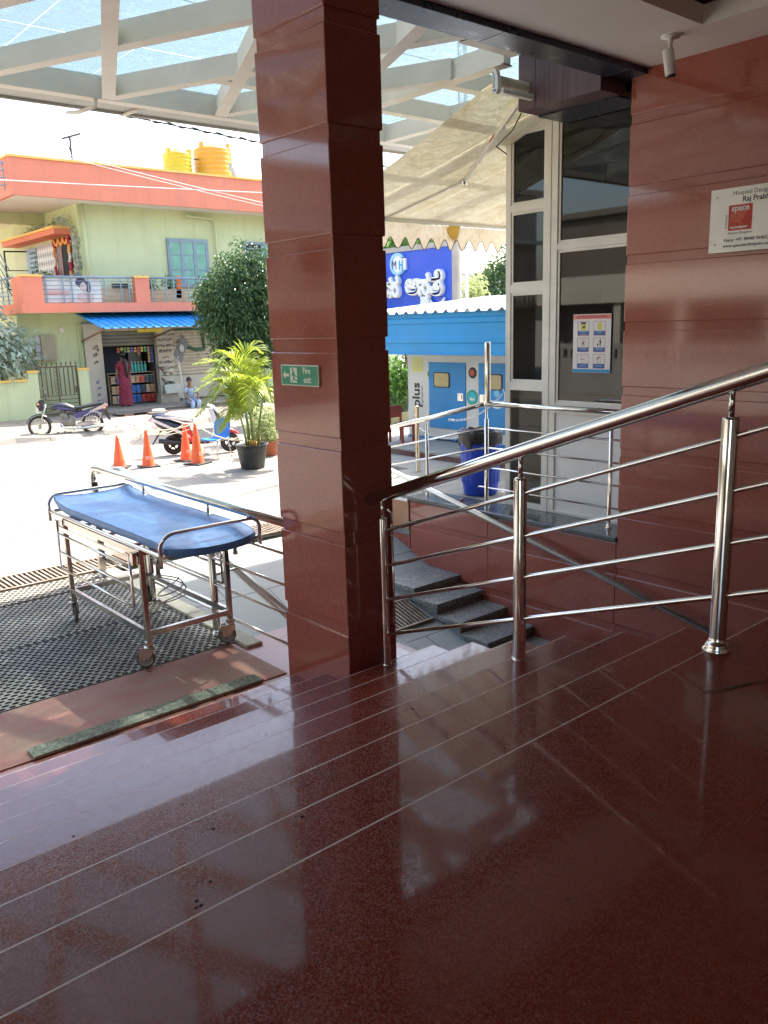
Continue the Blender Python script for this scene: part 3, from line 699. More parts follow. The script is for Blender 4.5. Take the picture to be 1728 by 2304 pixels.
for x, y, ang in casters:
    a = math.radians(ang); d = Vector((math.cos(a), math.sin(a), 0)); s = Vector((-d.y, d.x, 0))
    R = .078; c = Vector((x, y, G+.016+R))-d*.035
    mb = MB()
    for sd in (-1, 1):
        o = c+s*(.027*sd)
        mb.prism([(-.03, .0), (.025, -.0), (.075, .075), (.07, .105), (-.04, .105), (-.05, .06)], o-Vector((0, 0, .01)), d*1.0, Vector((0, 0, 1)), -.002, .002)
    mb.lathe((x, y, c.z+.085), [(.0, .02), (.042, .02), (.042, .0), (.03, -.005)], 16); mb.lathe((x, y, c.z+.1), [(.024, 0), (.024, .04)], 14)
    k = mb.build('caster', 'steel2', t)
    mb = MB(); ring = 28
    def wh(prof, mi):
        vs = []
        for r, h in prof:
            for q in range(ring):
                b_ = 2*math.pi*q/ring; vs.append(c+d*(r*math.cos(b_))+Vector((0, 0, r*math.sin(b_)))+s*h)
        mb.add(vs, [(i*ring+q, i*ring+(q+1) % ring, (i+1)*ring+(q+1) % ring, (i+1)*ring+q) for i in range(len(prof)-1) for q in range(ring)], mi, True)
    wh([(.060, -.016), (R-.004, -.016), (R, -.010), (R, .010), (R-.004, .016), (.060, .016)], 0)
    wh([(0, -.020), (.022, -.020), (.024, -.013), (.052, -.011), (.061, -.017)], 1); wh([(.061, .017), (.052, .011), (.024, .013), (.022, .020), (0, .020)], 1)
    wh([(0, -.031), (.009, -.031), (.009, .031), (0, .031)], 2)
    mb.build('wheel', [pm('grey_rubber_tread', (.20, .19, .17), .7, 0, .3, 15), pm('grey_wheel_disc', (.42, .44, .40), .5, 0, .15, 10), 'steel2'], k)
# mattress
def mattress(z0, th):
    nx, ny = 16, 40; top = []; bot = []
    for j in range(ny+1):
        v = j/ny; y = 5.63+(8.00-5.63)*v
        for i in range(nx+1):
            u = i/nx*2-1
            w2 = .395-(.02 if v > .95 else 0)
            cx = 3.075; x = cx+u*w2
            yy = y - (.10*(1-u*u) if v < .5 else 0)*(max(0, 1-v*5)) + (.0)
            endc = max(0, 1-v*14); corner = endc*abs(u)**6*.06; yy += corner
            sag = -.014*(1-u*u)*(1 if v < .9 else .6)+.004*math.sin(v*9+u)*(1-u*u)
            lift = .055*max(0, (v-.84)/.16)**1.6*(.55+.45*u*u) + .0015*math.sin(v*30)*(u*u)
            droop = -.03*max(0, (.10-v)/.10)
            edge = -.006*(abs(u) > .99)-.004*(v < .01)
            top.append((x, yy, z0+th+sag+lift+droop+edge)); bot.append((x+(-.006*u), yy+.004, z0+lift*.92+droop+.004*math.sin(v*7)))
    return nx, ny, top, bot
nx, ny, top, bot = mattress(-.135, .075)
mb = MB(); W_ = nx+1
fs = [(j*W_+i, j*W_+i+1, (j+1)*W_+i+1, (j+1)*W_+i) for j in range(ny) for i in range(nx)]
mb.add(top, fs, 0, True); mb.add(bot, [f[::-1] for f in fs], 0, True)
per = [i for i in range(nx+1)]+[j*W_+nx for j in range(1, ny+1)]+[ny*W_+i for i in range(nx-1, -1, -1)]+[j*W_ for j in range(ny-1, 0, -1)]
o = len(mb.v)
for idx in per: mb.v.append(top[idx])
for idx in per:
    a, b_ = Vector(top[idx]), Vector(bot[idx]); m_ = (a+b_)/2; c = Vector((3.075, 6.85, m_.z)); d = (m_-c); d.z = 0; d.normalize(); mb.v.append(tuple(m_+d*.014))
for idx in per: mb.v.append(bot[idx])
n = len(per)
for r_ in range(2):
    for i in range(n):
        mb.f.append((o+r_*n+i, o+r_*n+(i+1) % n, o+(r_+1)*n+(i+1) % n, o+(r_+1)*n+i)[::-1]); mb.mi.append(0); mb.sm.append(True)
M['bluevinyl'] = pm('blue_vinyl', (.09, .26, .56), .45, 0, .10, 5, bump=.10, bscale=9, coat=.15)
mt = mb.build('mattress', 'bluevinyl', t)
mb = MB(); mb.tube([Vector(top[i])+Vector((0, 0, -.001)) for i in per], .0045, 6, closed=True); mb.build('piping', 'bluevinyl', mt)
for y, dy in ((5.70, -.03), (8.02, .03)):
    h = .17 if y < 6 else .15
    mb = MB(); xa, xb = BX0-.005, BX1+.02; r = .11; z0 = ZF-.09; z1 = ZF+h
    pts = [(xa, y, z0), (xa, y, z1-r)]+[(xa+r-r*math.cos(math.radians(a)), y+dy*math.sin(math.radians(a)), z1-r+r*math.sin(math.radians(a))) for a in range(15, 91, 15)]
    pts += [(xb-r+r*math.cos(math.radians(a)), y+dy*math.sin(math.radians(a)), z1-r+r*math.sin(math.radians(a))) for a in range(90, 0, -15)]+[(xb, y, z1-r), (xb, y, z0)]
    mb.tube(pts, .0155, 12); mb.build('push_handle', 'steel', t)
mb = MB()
for z in (-.325, -.50, -.665): mb.tube([(2.625, 6.22, z), (2.625, 7.78, z)], .0115, 9)
mb.tube([(2.625, 6.22, -.23), (2.625, 6.20, -.64), (2.625, 6.24, -.672), (2.625, 6.3, -.665)], .0115, 9); mb.tube([(2.625, 7.78, -.23), (2.625, 7.80, -.64), (2.625, 7.76, -.672)], .0115, 9)
mb.bar((2.63, 6.13, -.268), (2.63, 7.80, -.268), .02, .04); mb.box((2.61, 6.12, -.30), (2.65, 6.17, -.20)); mb.box((2.61, 7.76, -.30), (2.65, 7.81, -.20)); mb.build('side_guard', 'steel', t)
mb = MB()
for z in (-.32, -.5, -.66): mb.tube([(3.45, 6.25, z), (3.45, 7.55, z)], .0115, 9)
mb.tube([(3.45, 6.25, -.23), (3.45, 6.23, -.66)], .0115, 8); mb.tube([(3.45, 7.55, -.23), (3.45, 7.55, -.66)], .0115, 8); mb.build('side_guard', 'steel2', t)
mb = MB(); mb.tube([(2.80, 6.09, -.2), (2.80, 6.09, -.40)], .018, 12); mb.tube([(2.80, 6.09, -.40), (2.80, 6.09, -.43)], .021, 12, 1); mb.build('drip_socket', ['steel2', 'white'], t)
mb = MB(); mb.tube([(3.47, 6.02, -.19), (3.47, 6.02, -.33)], .016, 12); mb.tube([(3.47, 6.02, -.33), (3.47, 6.02, -.36)], .020, 12, 1); mb.build('drip_socket', ['steel2', 'white'], t)
mb = MB(); pts = []
for i in range(46):
    a = i*.42; pts.append((2.93+.10*math.cos(a)+i*.002, 6.2+.05*math.sin(a*.9)+.002*i, -.50-.10*math.sin(a*.5)-.0035*i))
mb.tube(pts, .006, 6); mb.build('hose', 'whiteframe', t)
mb = MB(); mb.tube([(2.70, 6.06, G+.017), (2.66, 6.04, G+.018), (2.63, 6.06, G+.017), (2.60, 6.03, G+.017), (2.63, 6.0, G+.017)], .003, 5)
tag(mb.build('red_string', pm('red_string', (.5, .05, .06), .7)), 'short red string curled by the nearest stretcher wheel', 'string')

# ================================================================ cream cabin with windows
t = thing('window_cabin', 'cream aluminium framed cabin with dark windows beside the red wall', 'cabin', (7.96, 6.1, -.79))
FX = 7.96
def pane_(mb, x, y0, y1, z0, z1): mb.quad((x, y1, z0), (x, y0, z0), (x, y0, z1), (x, y1, z1))
def fr(mb, y0, y1, z0, z1, px=0., d=.06): mb.box((FX-px, y0, z0), (FX+d, y1, z1))
mb = MB()
fr(mb, 6.389, 6.97, 3.584, 3.663); fr(mb, 6.892, 6.97, -0.79, 3.584); fr(mb, 6.295, 6.389, -0.79, 3.7, .012, .07); fr(mb, 4.96, 6.295, 3.637, 3.71, .006)
fr(mb, 6.389, 6.892, 2.72, 2.804); fr(mb, 6.389, 6.892, 1.804, 1.903); fr(mb, 6.389, 6.892, 0.657, 0.762); fr(mb, 6.389, 6.892, -0.79, -0.72)
fr(mb, 6.206, 6.295, -0.79, 3.637, .004); fr(mb, 4.96, 6.206, 2.249, 2.322, .002); fr(mb, 4.96, 6.206, 0.413, 0.536, .002); fr(mb, 4.96, 6.206, -0.79, -0.757, .002)
mb.build('frame', 'whiteframe', t, bevel=.004)
for y0, y1, z0, z1 in ((6.389, 6.892, 2.804, 3.584), (6.389, 6.892, 1.903, 2.72), (6.389, 6.892, 0.762, 1.804)):
    mb = MB(); b0 = .028; fr(mb, y0, y0+b0, z0, z1, -.014, .05); fr(mb, y1-b0, y1, z0, z1, -.014, .05); fr(mb, y0+b0, y1-b0, z0, z0+b0, -.014, .05); fr(mb, y0+b0, y1-b0, z1-b0, z1, -.014, .05)
    k = mb.build('window_sash', 'whiteframe', t, bevel=.002)
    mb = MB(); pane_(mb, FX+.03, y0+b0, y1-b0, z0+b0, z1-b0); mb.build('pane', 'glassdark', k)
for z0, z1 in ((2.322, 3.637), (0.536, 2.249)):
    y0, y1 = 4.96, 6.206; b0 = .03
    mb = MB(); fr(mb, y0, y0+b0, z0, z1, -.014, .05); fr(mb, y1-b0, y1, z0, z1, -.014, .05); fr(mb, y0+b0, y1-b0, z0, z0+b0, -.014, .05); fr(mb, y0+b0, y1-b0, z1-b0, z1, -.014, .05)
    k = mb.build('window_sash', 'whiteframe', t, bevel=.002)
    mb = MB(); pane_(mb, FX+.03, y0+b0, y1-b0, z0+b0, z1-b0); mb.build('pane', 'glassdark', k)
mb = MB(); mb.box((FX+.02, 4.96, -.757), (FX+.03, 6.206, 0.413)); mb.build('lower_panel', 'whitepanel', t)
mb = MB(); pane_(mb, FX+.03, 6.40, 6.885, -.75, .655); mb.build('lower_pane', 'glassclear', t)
mb = MB(); mb.box((FX+.14, 6.41, -.74), (FX+.16, 6.871, 0.662))
for i in range(4): mb.box((FX+.115, 6.44, -.66+i*.32), (FX+.145, 6.84, -.42+i*.32))
mb.build('inner_panel', pm('pinkish_board', (.52, .46, .42), .55, 0, .1, 3), t, bevel=.006)
mb = MB(); mb.box((FX+.062, 6.90, -.79), (9.9, 6.965, 3.66)); mb.build('side_wall', 'whiteframe', t)
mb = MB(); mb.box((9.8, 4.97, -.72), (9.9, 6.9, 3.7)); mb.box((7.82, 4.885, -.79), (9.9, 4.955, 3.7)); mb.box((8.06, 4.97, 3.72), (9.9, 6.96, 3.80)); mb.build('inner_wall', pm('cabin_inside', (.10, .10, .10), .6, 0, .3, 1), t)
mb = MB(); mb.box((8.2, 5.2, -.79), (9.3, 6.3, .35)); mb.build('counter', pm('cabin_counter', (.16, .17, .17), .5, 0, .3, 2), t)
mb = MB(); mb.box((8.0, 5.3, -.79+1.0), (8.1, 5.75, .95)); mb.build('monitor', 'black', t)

# notice on the window
t = thing('notice_poster', 'white notice with six framed pictograms stuck on the lower dark window', 'poster', (FX+.012, 5.72, 1.21))
PX = FX+.012
mb = MB(); mb.box((PX, 5.47, .895), (PX+.004, 5.97, 1.535)); mb.build('sheet', pm('poster_paper', (.78, .78, .76), .5, 0, .03, 4), t)
def on(o, r, u): return lambda a, b_, k=0: Vector(o)+Vector(r)*a+Vector(u)*b_+Vector(r).cross(Vector(u))*k
P0 = on((PX, 5.965, .897), XN, ZU)
cs = lambda n, c: pm('print_'+n, c, .55, 0, .03, 5)
mb = MB(); mb.prism([(0, 0), (.49, 0), (.49, .035), (0, .035)], P0(0, 0), XN, ZU, .0005, .001); mb.build('blue_band', cs('blue', (.02, .30, .62)), t)
mb = MB(); mb.prism([(0, .585), (.49, .585), (.49, .63), (0, .63)], P0(0, 0), XN, ZU, .0005, .001); mb.build('pink_band', cs('salmon', (.80, .22, .16)), t)
text('title', 'ಸೂಚನೆಗಳು / INSTRUCTIONS', P0(.04, .597, .0015), XN, ZU, .032, cs('navy', (.05, .05, .18)), t, .0004)
mbb = MB(); mbf = MB(); mbk = MB(); mby = MB(); mbr = MB()
caps = [['YOU ARE UNDER', 'CCTV', 'SURVEILLANCE'], ['PLEASE MAINTAIN', 'SILENCE', ''], ['PLEASE SILENCE', 'YOUR MOBILE', ''], ['PLEASE KEEP THE', 'AREA CLEAN', ''], ['', 'NO SMOKING', ''], ['', 'DO NOT SPIT', '']]
for q in range(6):
    cx = .055+.215*(q % 2); cy = .405-.18*(q//2)
    w_, h_ = .155, .155
    for a, b_, c_, d_ in ((0, 0, w_, .004), (0, h_-.004, w_, h_), (0, 0, .004, h_), (w_-.004, 0, w_, h_)):
        mbf.prism([(a, b_), (c_, b_), (c_, d_), (a, d_)], P0(cx, cy), XN, ZU, .0006, .0012)
    mq = MB(); mq.prism([(.004, .004), (w_-.004, .004), (w_-.004, .052), (.004, .052)], P0(cx, cy), XN, ZU, .0006, .0011); mq.build('caption_box', cs('blue2', (.03, .14, .42)), t)
    for li, s_ in enumerate(caps[q]):
        if s_: text('caption', s_, P0(cx+w_/2, cy+.039-.0155*li, .0016), XN, ZU, .0145, 'white', t, .0002, 'CENTER')
    c0 = P0(cx+w_/2, cy+.10)
    circ = lambda r0, r1, n=20, s1=1: [(r1*math.cos(2*math.pi*i/n), r1*math.sin(2*math.pi*i/n)*s1) for i in range(n)]
    if q == 0:
        mby.prism([(-.035, -.04), (.035, -.04), (.035, .045), (-.035, .045)], c0, XN, ZU, .0006, .001); mbk.prism([(-.035, .025), (.035, .025), (.035, .045), (-.035, .045)], c0, XN, ZU, .001, .0014)
        mbk.prism([(-.02, -.015), (.01, .012), (.022, .002), (.024, -.008), (.0, -.022), (-.01, -.012)], c0, XN, ZU, .001, .0014)
    elif q == 1: mby.prism([(x*1.0, y) for x, y in circ(0, .03, 20, 1.4)], c0, XN, ZU, .0006, .001)
    elif q == 3:
        mbk.prism([(x+.014, y+.036) for x, y in circ(0, .007)], c0, XN, ZU, .0006, .001); mbk.prism([(.004, -.035), (.010, -.035), (.012, -.005), (.016, -.005), (.016, -.035), (.022, -.035), (.024, .02), (.016, .028), (.006, .027), (-.014, .012), (-.012, .008), (.004, .018)], c0, XN, ZU, .0006, .001)
        mbk.prism([(-.026, -.035), (-.014, -.035), (-.010, -.008), (-.030, -.008)], c0, XN, ZU, .0006, .001)
    else:
        P = c0
        ring = circ(0, .036); rin = circ(0, .032)
        vs = [P+Vector(XN)*a+Vector(ZU)*b_+Vector((-1, 0, 0))*.001 for a, b_ in ring+rin]; n = 20
        mbr.add(vs, [(i, (i+1) % n, n+(i+1) % n, n+i) for i in range(n)])
        if q == 4: mbk.prism([(-.022, -.004), (.018, -.004), (.018, .003), (-.022, .003)], c0, XN, ZU, .0006, .001)
        elif q == 2: mbk.prism([(-.009, -.02), (.009, -.02), (.010, .014), (.004, .012), (0, .02), (-.006, .010), (-.010, .008)], c0, XN, ZU, .0006, .001)
        else: mbk.prism([(-.022, .0), (-.014, .02), (.004, .026), (.02, .018), (.004, .014), (-.006, .006), (-.014, -.006)], c0, XN, ZU, .0006, .001)
mbf.build('picture_frames', cs('red', (.55, .06, .05)), t); mbk.build('pictograms', cs('black', (.03, .03, .03)), t)
mby.build('yellow_pictograms', cs('yellow', (.72, .68, .10)), t); mbr.build('prohibition_rings', cs('red', (.55, .06, .05)), t)

# ================================================================ plaque, exit sign, camera
t = thing('wall_plaque', 'white engraved plaque with a red square logo on the red wall at right edge', 'plaque', (7.5, 3.8, 2.3))
mb = MB(); mb.box((7.482, 3.10, 2.035), (7.488, 4.118, 2.578)); mb.build('plate', pm('brushed_plate', (.72, .72, .66), .38, .25, .05, 3), t, bevel=.001)
Q0 = on((7.482, 4.118, 2.035), XN, ZU)
mb = MB()
for a, b_ in ((.06, .475), (.06, .07)): mb.lathe(Q0(a, b_), [(0, -.004), (.006, -.004), (.006, 0)], 10, axis='x')
mb.build('screw', 'dark', t)
ink = cs('ink', (.04, .04, .05))
text('engraving', 'Hospital Design', Q0(.205, .478, .0004), XN, ZU, .052, ink, t, .0008)
text('engraving', 'Raj Prabh', Q0(.295, .418, .0004), XN, ZU, .062, ink, t, .0008, bold=.0012)
text('engraving', 'Voice: +91 98448 96462, Em', Q0(.135, .088, .0004), XN, ZU, .040, ink, t, .0008, shear=.25, bold=.0006)
text('engraving', 'www.spacetechniques.com, w', Q0(.135, .040, .0004), XN, ZU, .040, ink, t, .0008, shear=.25, bold=.0006)
text('engraving', 'Interior Designers', Q0(.175, .150, .0004), XN, ZU, .030, ink, t, .0008, shear=.3)
text('engraving', 'architects', Q0(.163, .20, .0004), (0, 0, 1), (0, 1, 0), .030, ink, t, .0008)
mb = MB(); mb.prism([(0, 0), (.215, 0), (.215, .215), (0, .215)], Q0(.175, .18), XN, ZU, .0004, .0015); k = mb.build('logo', cs('logored', (.58, .055, .03)), t)
mb = MB(); mb.prism([(.01, .075), (.05, .10), (.10, .105), (.135, .085), (.16, .15), (.19, .17), (.10, .165), (.02, .15)], Q0(.175, .18), XN, ZU, .0015, .0019); mb.prism([(.03, .09), (.08, .098), (.12, .088), (.12, .03), (.105, .06), (.04, .075)], Q0(.175, .18), XN, ZU, .0019, .0021); mb.build('logo_swirl', cs('salmon2', (.66, .14, .08)), t)
text('logo_word', 'space', Q0(.20, .345, .0022), XN, ZU, .072, 'white', t, .0008, bold=.002, sx=1.02)
text('logo_word', 'techniques', Q0(.195, .197, .0022), XN, ZU, .036, 'white', t, .0008, bold=.001)

t = thing('exit_sign', 'green fire exit sign with arrow and running figure on the pillar', 'sign', (3.27, 4.65, 1.18))
mb = MB(); mb.box((3.254, 4.435, 1.108), (3.268, 4.863, 1.247)); mb.build('plate', pm('glow_cream', (.72, .78, .60), .4, 0, .04, 8), t, bevel=.003)
E0 = on((3.254, 4.863, 1.108), XN, ZU)
mb = MB(); mb.prism([(.009, .008), (.419, .008), (.419, .131), (.009, .131)], E0(0, 0), XN, ZU, .0003, .001); mb.build('green_face', cs('exitgreen', (.03, .33, .17)), t)
cr = cs('cream', (.80, .85, .68))
mb = MB(); mb.prism([(.022, .070), (.052, .096), (.052, .080), (.095, .080), (.095, .060), (.052, .060), (.052, .044)], E0(0, 0), XN, ZU, .001, .0015); mb.build('arrow', cr, t)
mb = MB(); mb.prism([(.110, .022), (.190, .022), (.190, .120), (.110, .120)], E0(0, 0), XN, ZU, .001, .0015); mb.build('door_symbol', cr, t)
mb = MB()
man = [[(.138, .094), (.150, .100), (.158, .094), (.160, .082), (.174, .066), (.186, .064), (.186, .058), (.170, .058), (.158, .070), (.156, .056), (.172, .040), (.196, .040), (.196, .032), (.168, .031), (.150, .046), (.138, .028), (.122, .028), (.122, .034), (.134, .036), (.142, .056), (.142, .074), (.132, .066), (.120, .070), (.121, .075), (.131, .074)]]
for p in man: mb.prism(p, E0(0, 0), XN, ZU, .0016, .0021)
mb.prism([(.142+.009*math.cos(a*.5), .108+.009*math.sin(a*.5)) for a in range(12)], E0(0, 0), XN, ZU, .0016, .0021)
mb.build('running_figure', cs('exitgreen', (.03, .33, .17)), t)
text('word', 'Fire', E0(.255, .083, .001), XN, ZU, .058, cr, t, .0006, bold=.001, sx=.95)
text('word', 'exit', E0(.262, .024, .001), XN, ZU, .058, cr, t, .0006, bold=.001, sx=.95)

t = thing('security_camera', 'small white bullet security camera hanging from the ceiling near the red wall', 'camera', (6.84, 4.2, 3.755))
mb = MB(); mb.lathe((6.84, 4.2, 3.755), [(.075, 0), (.075, -.02), (.02, -.03), (.018, -.13), (.0, -.13)], 18); mb.build('bracket', 'white', t)
mb = MB(); c = Vector((6.84, 4.2, 3.55)); d = Vector((.10, -.14, -1)).normalized()
mb.tube([c-d*.10, c+d*.10], .048, 20); mb.tube([c+d*.101, c+d*.115], .036, 16, 1); mb.build('body', ['white', 'black'], t, bevel=.006)

# ================================================================ hospital block above and beside the entrance
mb = MB(); mb.box((-9, -9, 4.36), (20, 5.14, 9.0)); mb.box((7.8, -9, -3.3), (20, 4.88, 4.36)); mb.box((9.62, 4.9, 3.72), (20, 5.14, 9))
tag(mb.build('hospital_block', pm('hospital_paint', (.55, .50, .42), .7, 0, .1, .5)), 'upper storeys of the hospital above the entrance ceiling', 'building')

# ================================================================ retractable awning
t = thing('awning', 'cream retractable awning with scalloped valance below the glass canopy', 'awning', (8.9, 7.5, 3.3))
AX0, AX1 = 6.715, 11.3; ar = Vector((0, 6.05, 3.785)); af = Vector((0, 8.93, 2.875))
def cloth(name, base, stain, lines):
    m, nt, b, out = newmat(name); co = wpos(nt)
    c = mixc(nt, mrange(nt, noise(nt, 2.2, 9, .72, co, 1.6), .45, .70, 0, .75), base, stain)
    c = mixc(nt, mrange(nt, noise(nt, 14, 6, .7, co, 2.5), .50, .62, 0, .35), c, tuple(x*.8 for x in stain))
    nt.links.new(c, b.inputs['Base Color']); b.inputs['Roughness'].default_value = .8
    t_ = nt.nodes.new('ShaderNodeBsdfTranslucent'); nt.links.new(c, t_.inputs[0])
    mx = nt.nodes.new('ShaderNodeMixShader'); mx.inputs[0].default_value = .5
    nt.links.new(b.outputs[0], mx.inputs[1]); nt.links.new(t_.outputs[0], mx.inputs[2]); nt.links.new(mx.outputs[0], out.inputs[0])
    bumpn(nt, b, noise(nt, 9, 6, .7, co, 2), .35, .01); return m
M['awncloth'] = cloth('stained_cream_canvas', (.90, .75, .54), (.66, .47, .24), 0)
mb = MB(); nx, ny = 12, 22
vs = []
for j in range(ny+1):
    v = j/ny
    for i in range(nx+1):
        p = ar.lerp(af, v); vs.append((AX0+(AX1-AX0)*i/nx, p.y, p.z-.05*math.sin(math.pi*v)-.012*math.sin(i*1.3)*math.sin(math.pi*v)))
mb.add(vs, [(j*(nx+1)+i, j*(nx+1)+i+1, (j+1)*(nx+1)+i+1, (j+1)*(nx+1)+i) for j in range(ny) for i in range(nx)], 0, True)
mb.build('canvas', 'awncloth', t)
mb = MB(); per = .2556; n = 18
vs = []; fs = []
N = int((AX1-AX0)/per*n)
for i in range(N+1):
    x = AX0+i*per/n; ph = (x-9.833)/per*2*math.pi
    zb = 2.575-.072*math.cos(ph)*1.0
    y = 8.985+.010*math.sin(x*9)+.006*math.sin(x*23)
    vs += [(x, y-.01, 2.835), (x, y+.004*math.sin(x*14), (2.835+zb)/2), (x, y+.006, zb)]
for i in range(N):
    for k in range(2): fs.append((i*3+k, i*3+k+1, (i+1)*3+k+1, (i+1)*3+k))
mb.add(vs, fs, 0, True); mb.build('valance', 'awncloth', t)
mb = MB()
for i in range(N): mb.bar(vs[i*3+2], vs[i*3+5], .008, .010)
mb.build('valance_piping', pm('grey_piping', (.20, .17, .14), .8), t)
mb = MB(); mb.box((AX0, 8.90, 2.835), (AX1, 8.965, 2.935)); mb.build('front_bar', pm('awning_metal', (.66, .64, .58), .4, .1, .05, 4), t, bevel=.012)
mb = MB(); mb.tube([(AX0+.03, 6.04, 3.79), (AX1, 6.04, 3.79)], .055, 18); mb.build('roller', pm('rolled_canvas', (.50, .42, .30), .8, 0, .2, 6), t)
mb = MB(); mb.box((AX0+.02, 5.93, 3.66), (AX1, 6.0, 3.71)); mb.build('wall_rail', 'whiteframe', t, bevel=.01)
mb = MB(); ec = [(-.03, -.11), (.01, -.13), (.035, -.09), (.033, .0), (.015, .08), (-.025, .11), (-.05, .09), (-.033, .03)]
mb.prism(ec, (6.72, 6.0, 3.785), XN, ZU, -.02, .03); mb.build('end_cap', 'white', t, bevel=.01)
mb = MB(); mb.prism([(-.03, -.10), (.012, -.105), (.02, -.09), (-.025, -.085)], (6.72, 6.0, 3.785), XN, ZU, .031, .033); mb.prism([(-.02, -.07), (-.012, -.07), (-.005, .02), (-.03, .08), (-.036, .078), (-.013, .02)], (6.72, 6.0, 3.785), XN, ZU, .031, .033); mb.build('end_cap_mark', cs('capblue', (.05, .18, .40)), t)
for sx_, x in ((1, 0), (-1, 1)):
    f = lambda a: (a if not x else 17.95-a)
    mb = MB(); mb.bar((f(7.24), 6.15, 3.70), (f(8.05), 7.72, 3.215), .035, .062); mb.build('arm', 'whiteframe', t, bevel=.008)
    mb = MB(); mb.bar((f(8.05), 7.75, 3.21), (f(7.77), 8.92, 2.89), .035, .062); mb.build('arm', 'whiteframe', t, bevel=.008)
    mb = MB(); mb.tube([(f(8.05), 7.73, 3.15), (f(8.05), 7.73, 3.27)], .035, 12); mb.build('elbow_joint', 'steel2', t)
mb = MB(); mb.prism([(-.02, 0), (.12, 0), (.12, .04), (-.02, .04)], (7.56, 6.80, 3.485), Vector((.81, 1.57, -.485)).normalized(), (0, -.3, .95), -.02, -.018); mb.build('label', cs('redlabel', (.62, .08, .03)), t)
mb = MB(); vs = [(8.926, 8.905, 2.796), (9.122, 8.89, 2.935), (9.20, 8.89, 2.90), (9.242, 8.985, 2.722), (9.193, 9.0, 2.606), (9.05, 8.995, 2.68)]
mb.add([(a, b_+.015, c) for a, b_, c in vs]+[(a, b_+.022, c) for a, b_, c in vs], [(0, 1, 2, 3, 4, 5), (11, 10, 9, 8, 7, 6)]+[(i, (i+1) % 6, 6+(i+1) % 6, 6+i) for i in range(6)])
tag(mb.build('duster_cloth', pm('yellow_cloth', (.72, .46, .08), .85, 0, .15, 8, bump=.3)), 'yellow cloth hanging over the awning front bar', 'cloth')
mb = MB()
for x in (8.80, 9.55): mb.tube([(x, 8.89, 2.85), (x+.01, 8.885, 2.80), (x+.03, 8.888, 2.72), (x+.02, 8.89, 2.68)], .004, 5)
mb.build('tie_string', 'whiteframe', t)
mb = MB(); mb.tube([(7.25, 6.14, 3.58), (7.3, 6.3, 3.45), (7.4, 6.62, 3.35), (7.62, 6.66, 3.30)], .007, 6); tag(mb.build('cable', 'black'), 'short black cable drooping from the plum box to the cabin', 'cable')

# ================================================================ blue bin
t = thing('blue_bin', 'blue plastic drum bin with a black liner standing on the ledge', 'bin', (8.24, 7.62, -.79))
bx, by = 8.25, 7.66; R0 = .262
mb = MB(); prof = [(0, -.79), (R0*.80, -.79), (R0*.86, -.77), (R0*.95, -.60), (R0*1.0, -.40), (R0*1.0, -.10), (R0*1.02, .02), (R0*1.06, .03), (R0*1.06, .06), (R0*.99, .06), (R0*.97, -.3), (0, -.3)]
mb.lathe((bx, by, 0), prof, 40)
for k in range(20):
    a = 2*math.pi*k/20; mb.bar((bx+R0*.955*math.cos(a), by+R0*.955*math.sin(a), -.62), (bx+R0*1.0*math.cos(a), by+R0*1.0*math.sin(a), -.12), .012, .012)
mb.build('drum', pm('blue_drum_plastic', (.02, .075, .60), .35, 0, .15, 3, bump=.05, bscale=6), t)
mb = MB(); random.seed(2); seg = 56; vs = []
prof = [(1.08, -.10), (1.11, -.06), (1.10, .0), (1.13, .055), (1.08, .085), (1.02, .07), (.93, .0), (.86, -.15), (.7, -.32), (0, -.36)]
for i, (r, h) in enumerate(prof):
    for k in range(seg):
        a = 2*math.pi*k/seg; j = .018*math.sin(a*9+i*1.7)+.012*math.sin(a*17+i) if r else 0
        hh = h+(.035*math.sin(a*5+1)+.02*math.sin(a*11) if i == 0 else .008*math.sin(a*13+i))
        vs.append((bx+R0*(r+j)*math.cos(a), by+R0*(r+j)*math.sin(a), hh))
mb.add(vs, [(i*seg+k, i*seg+(k+1) % seg, (i+1)*seg+(k+1) % seg, (i+1)*seg+k) for i in range(len(prof)-1) for k in range(seg)], 0, True)
mb.build('liner', pm('black_liner', (.018, .018, .02), .28, 0, .3, 14, bump=.5, bscale=30), t)
mb = MB(); mb.ell((7.72, 7.5, -.775), (.03, .02, .014), 9, 6); mb.ell((7.745, 7.48, -.765), (.012, .02, .014), 7, 5)
tag(mb.build('flower', pm('crimson_petal', (.35, .02, .05), .6)), 'small crimson flower lying on the grey ledge', 'flower')

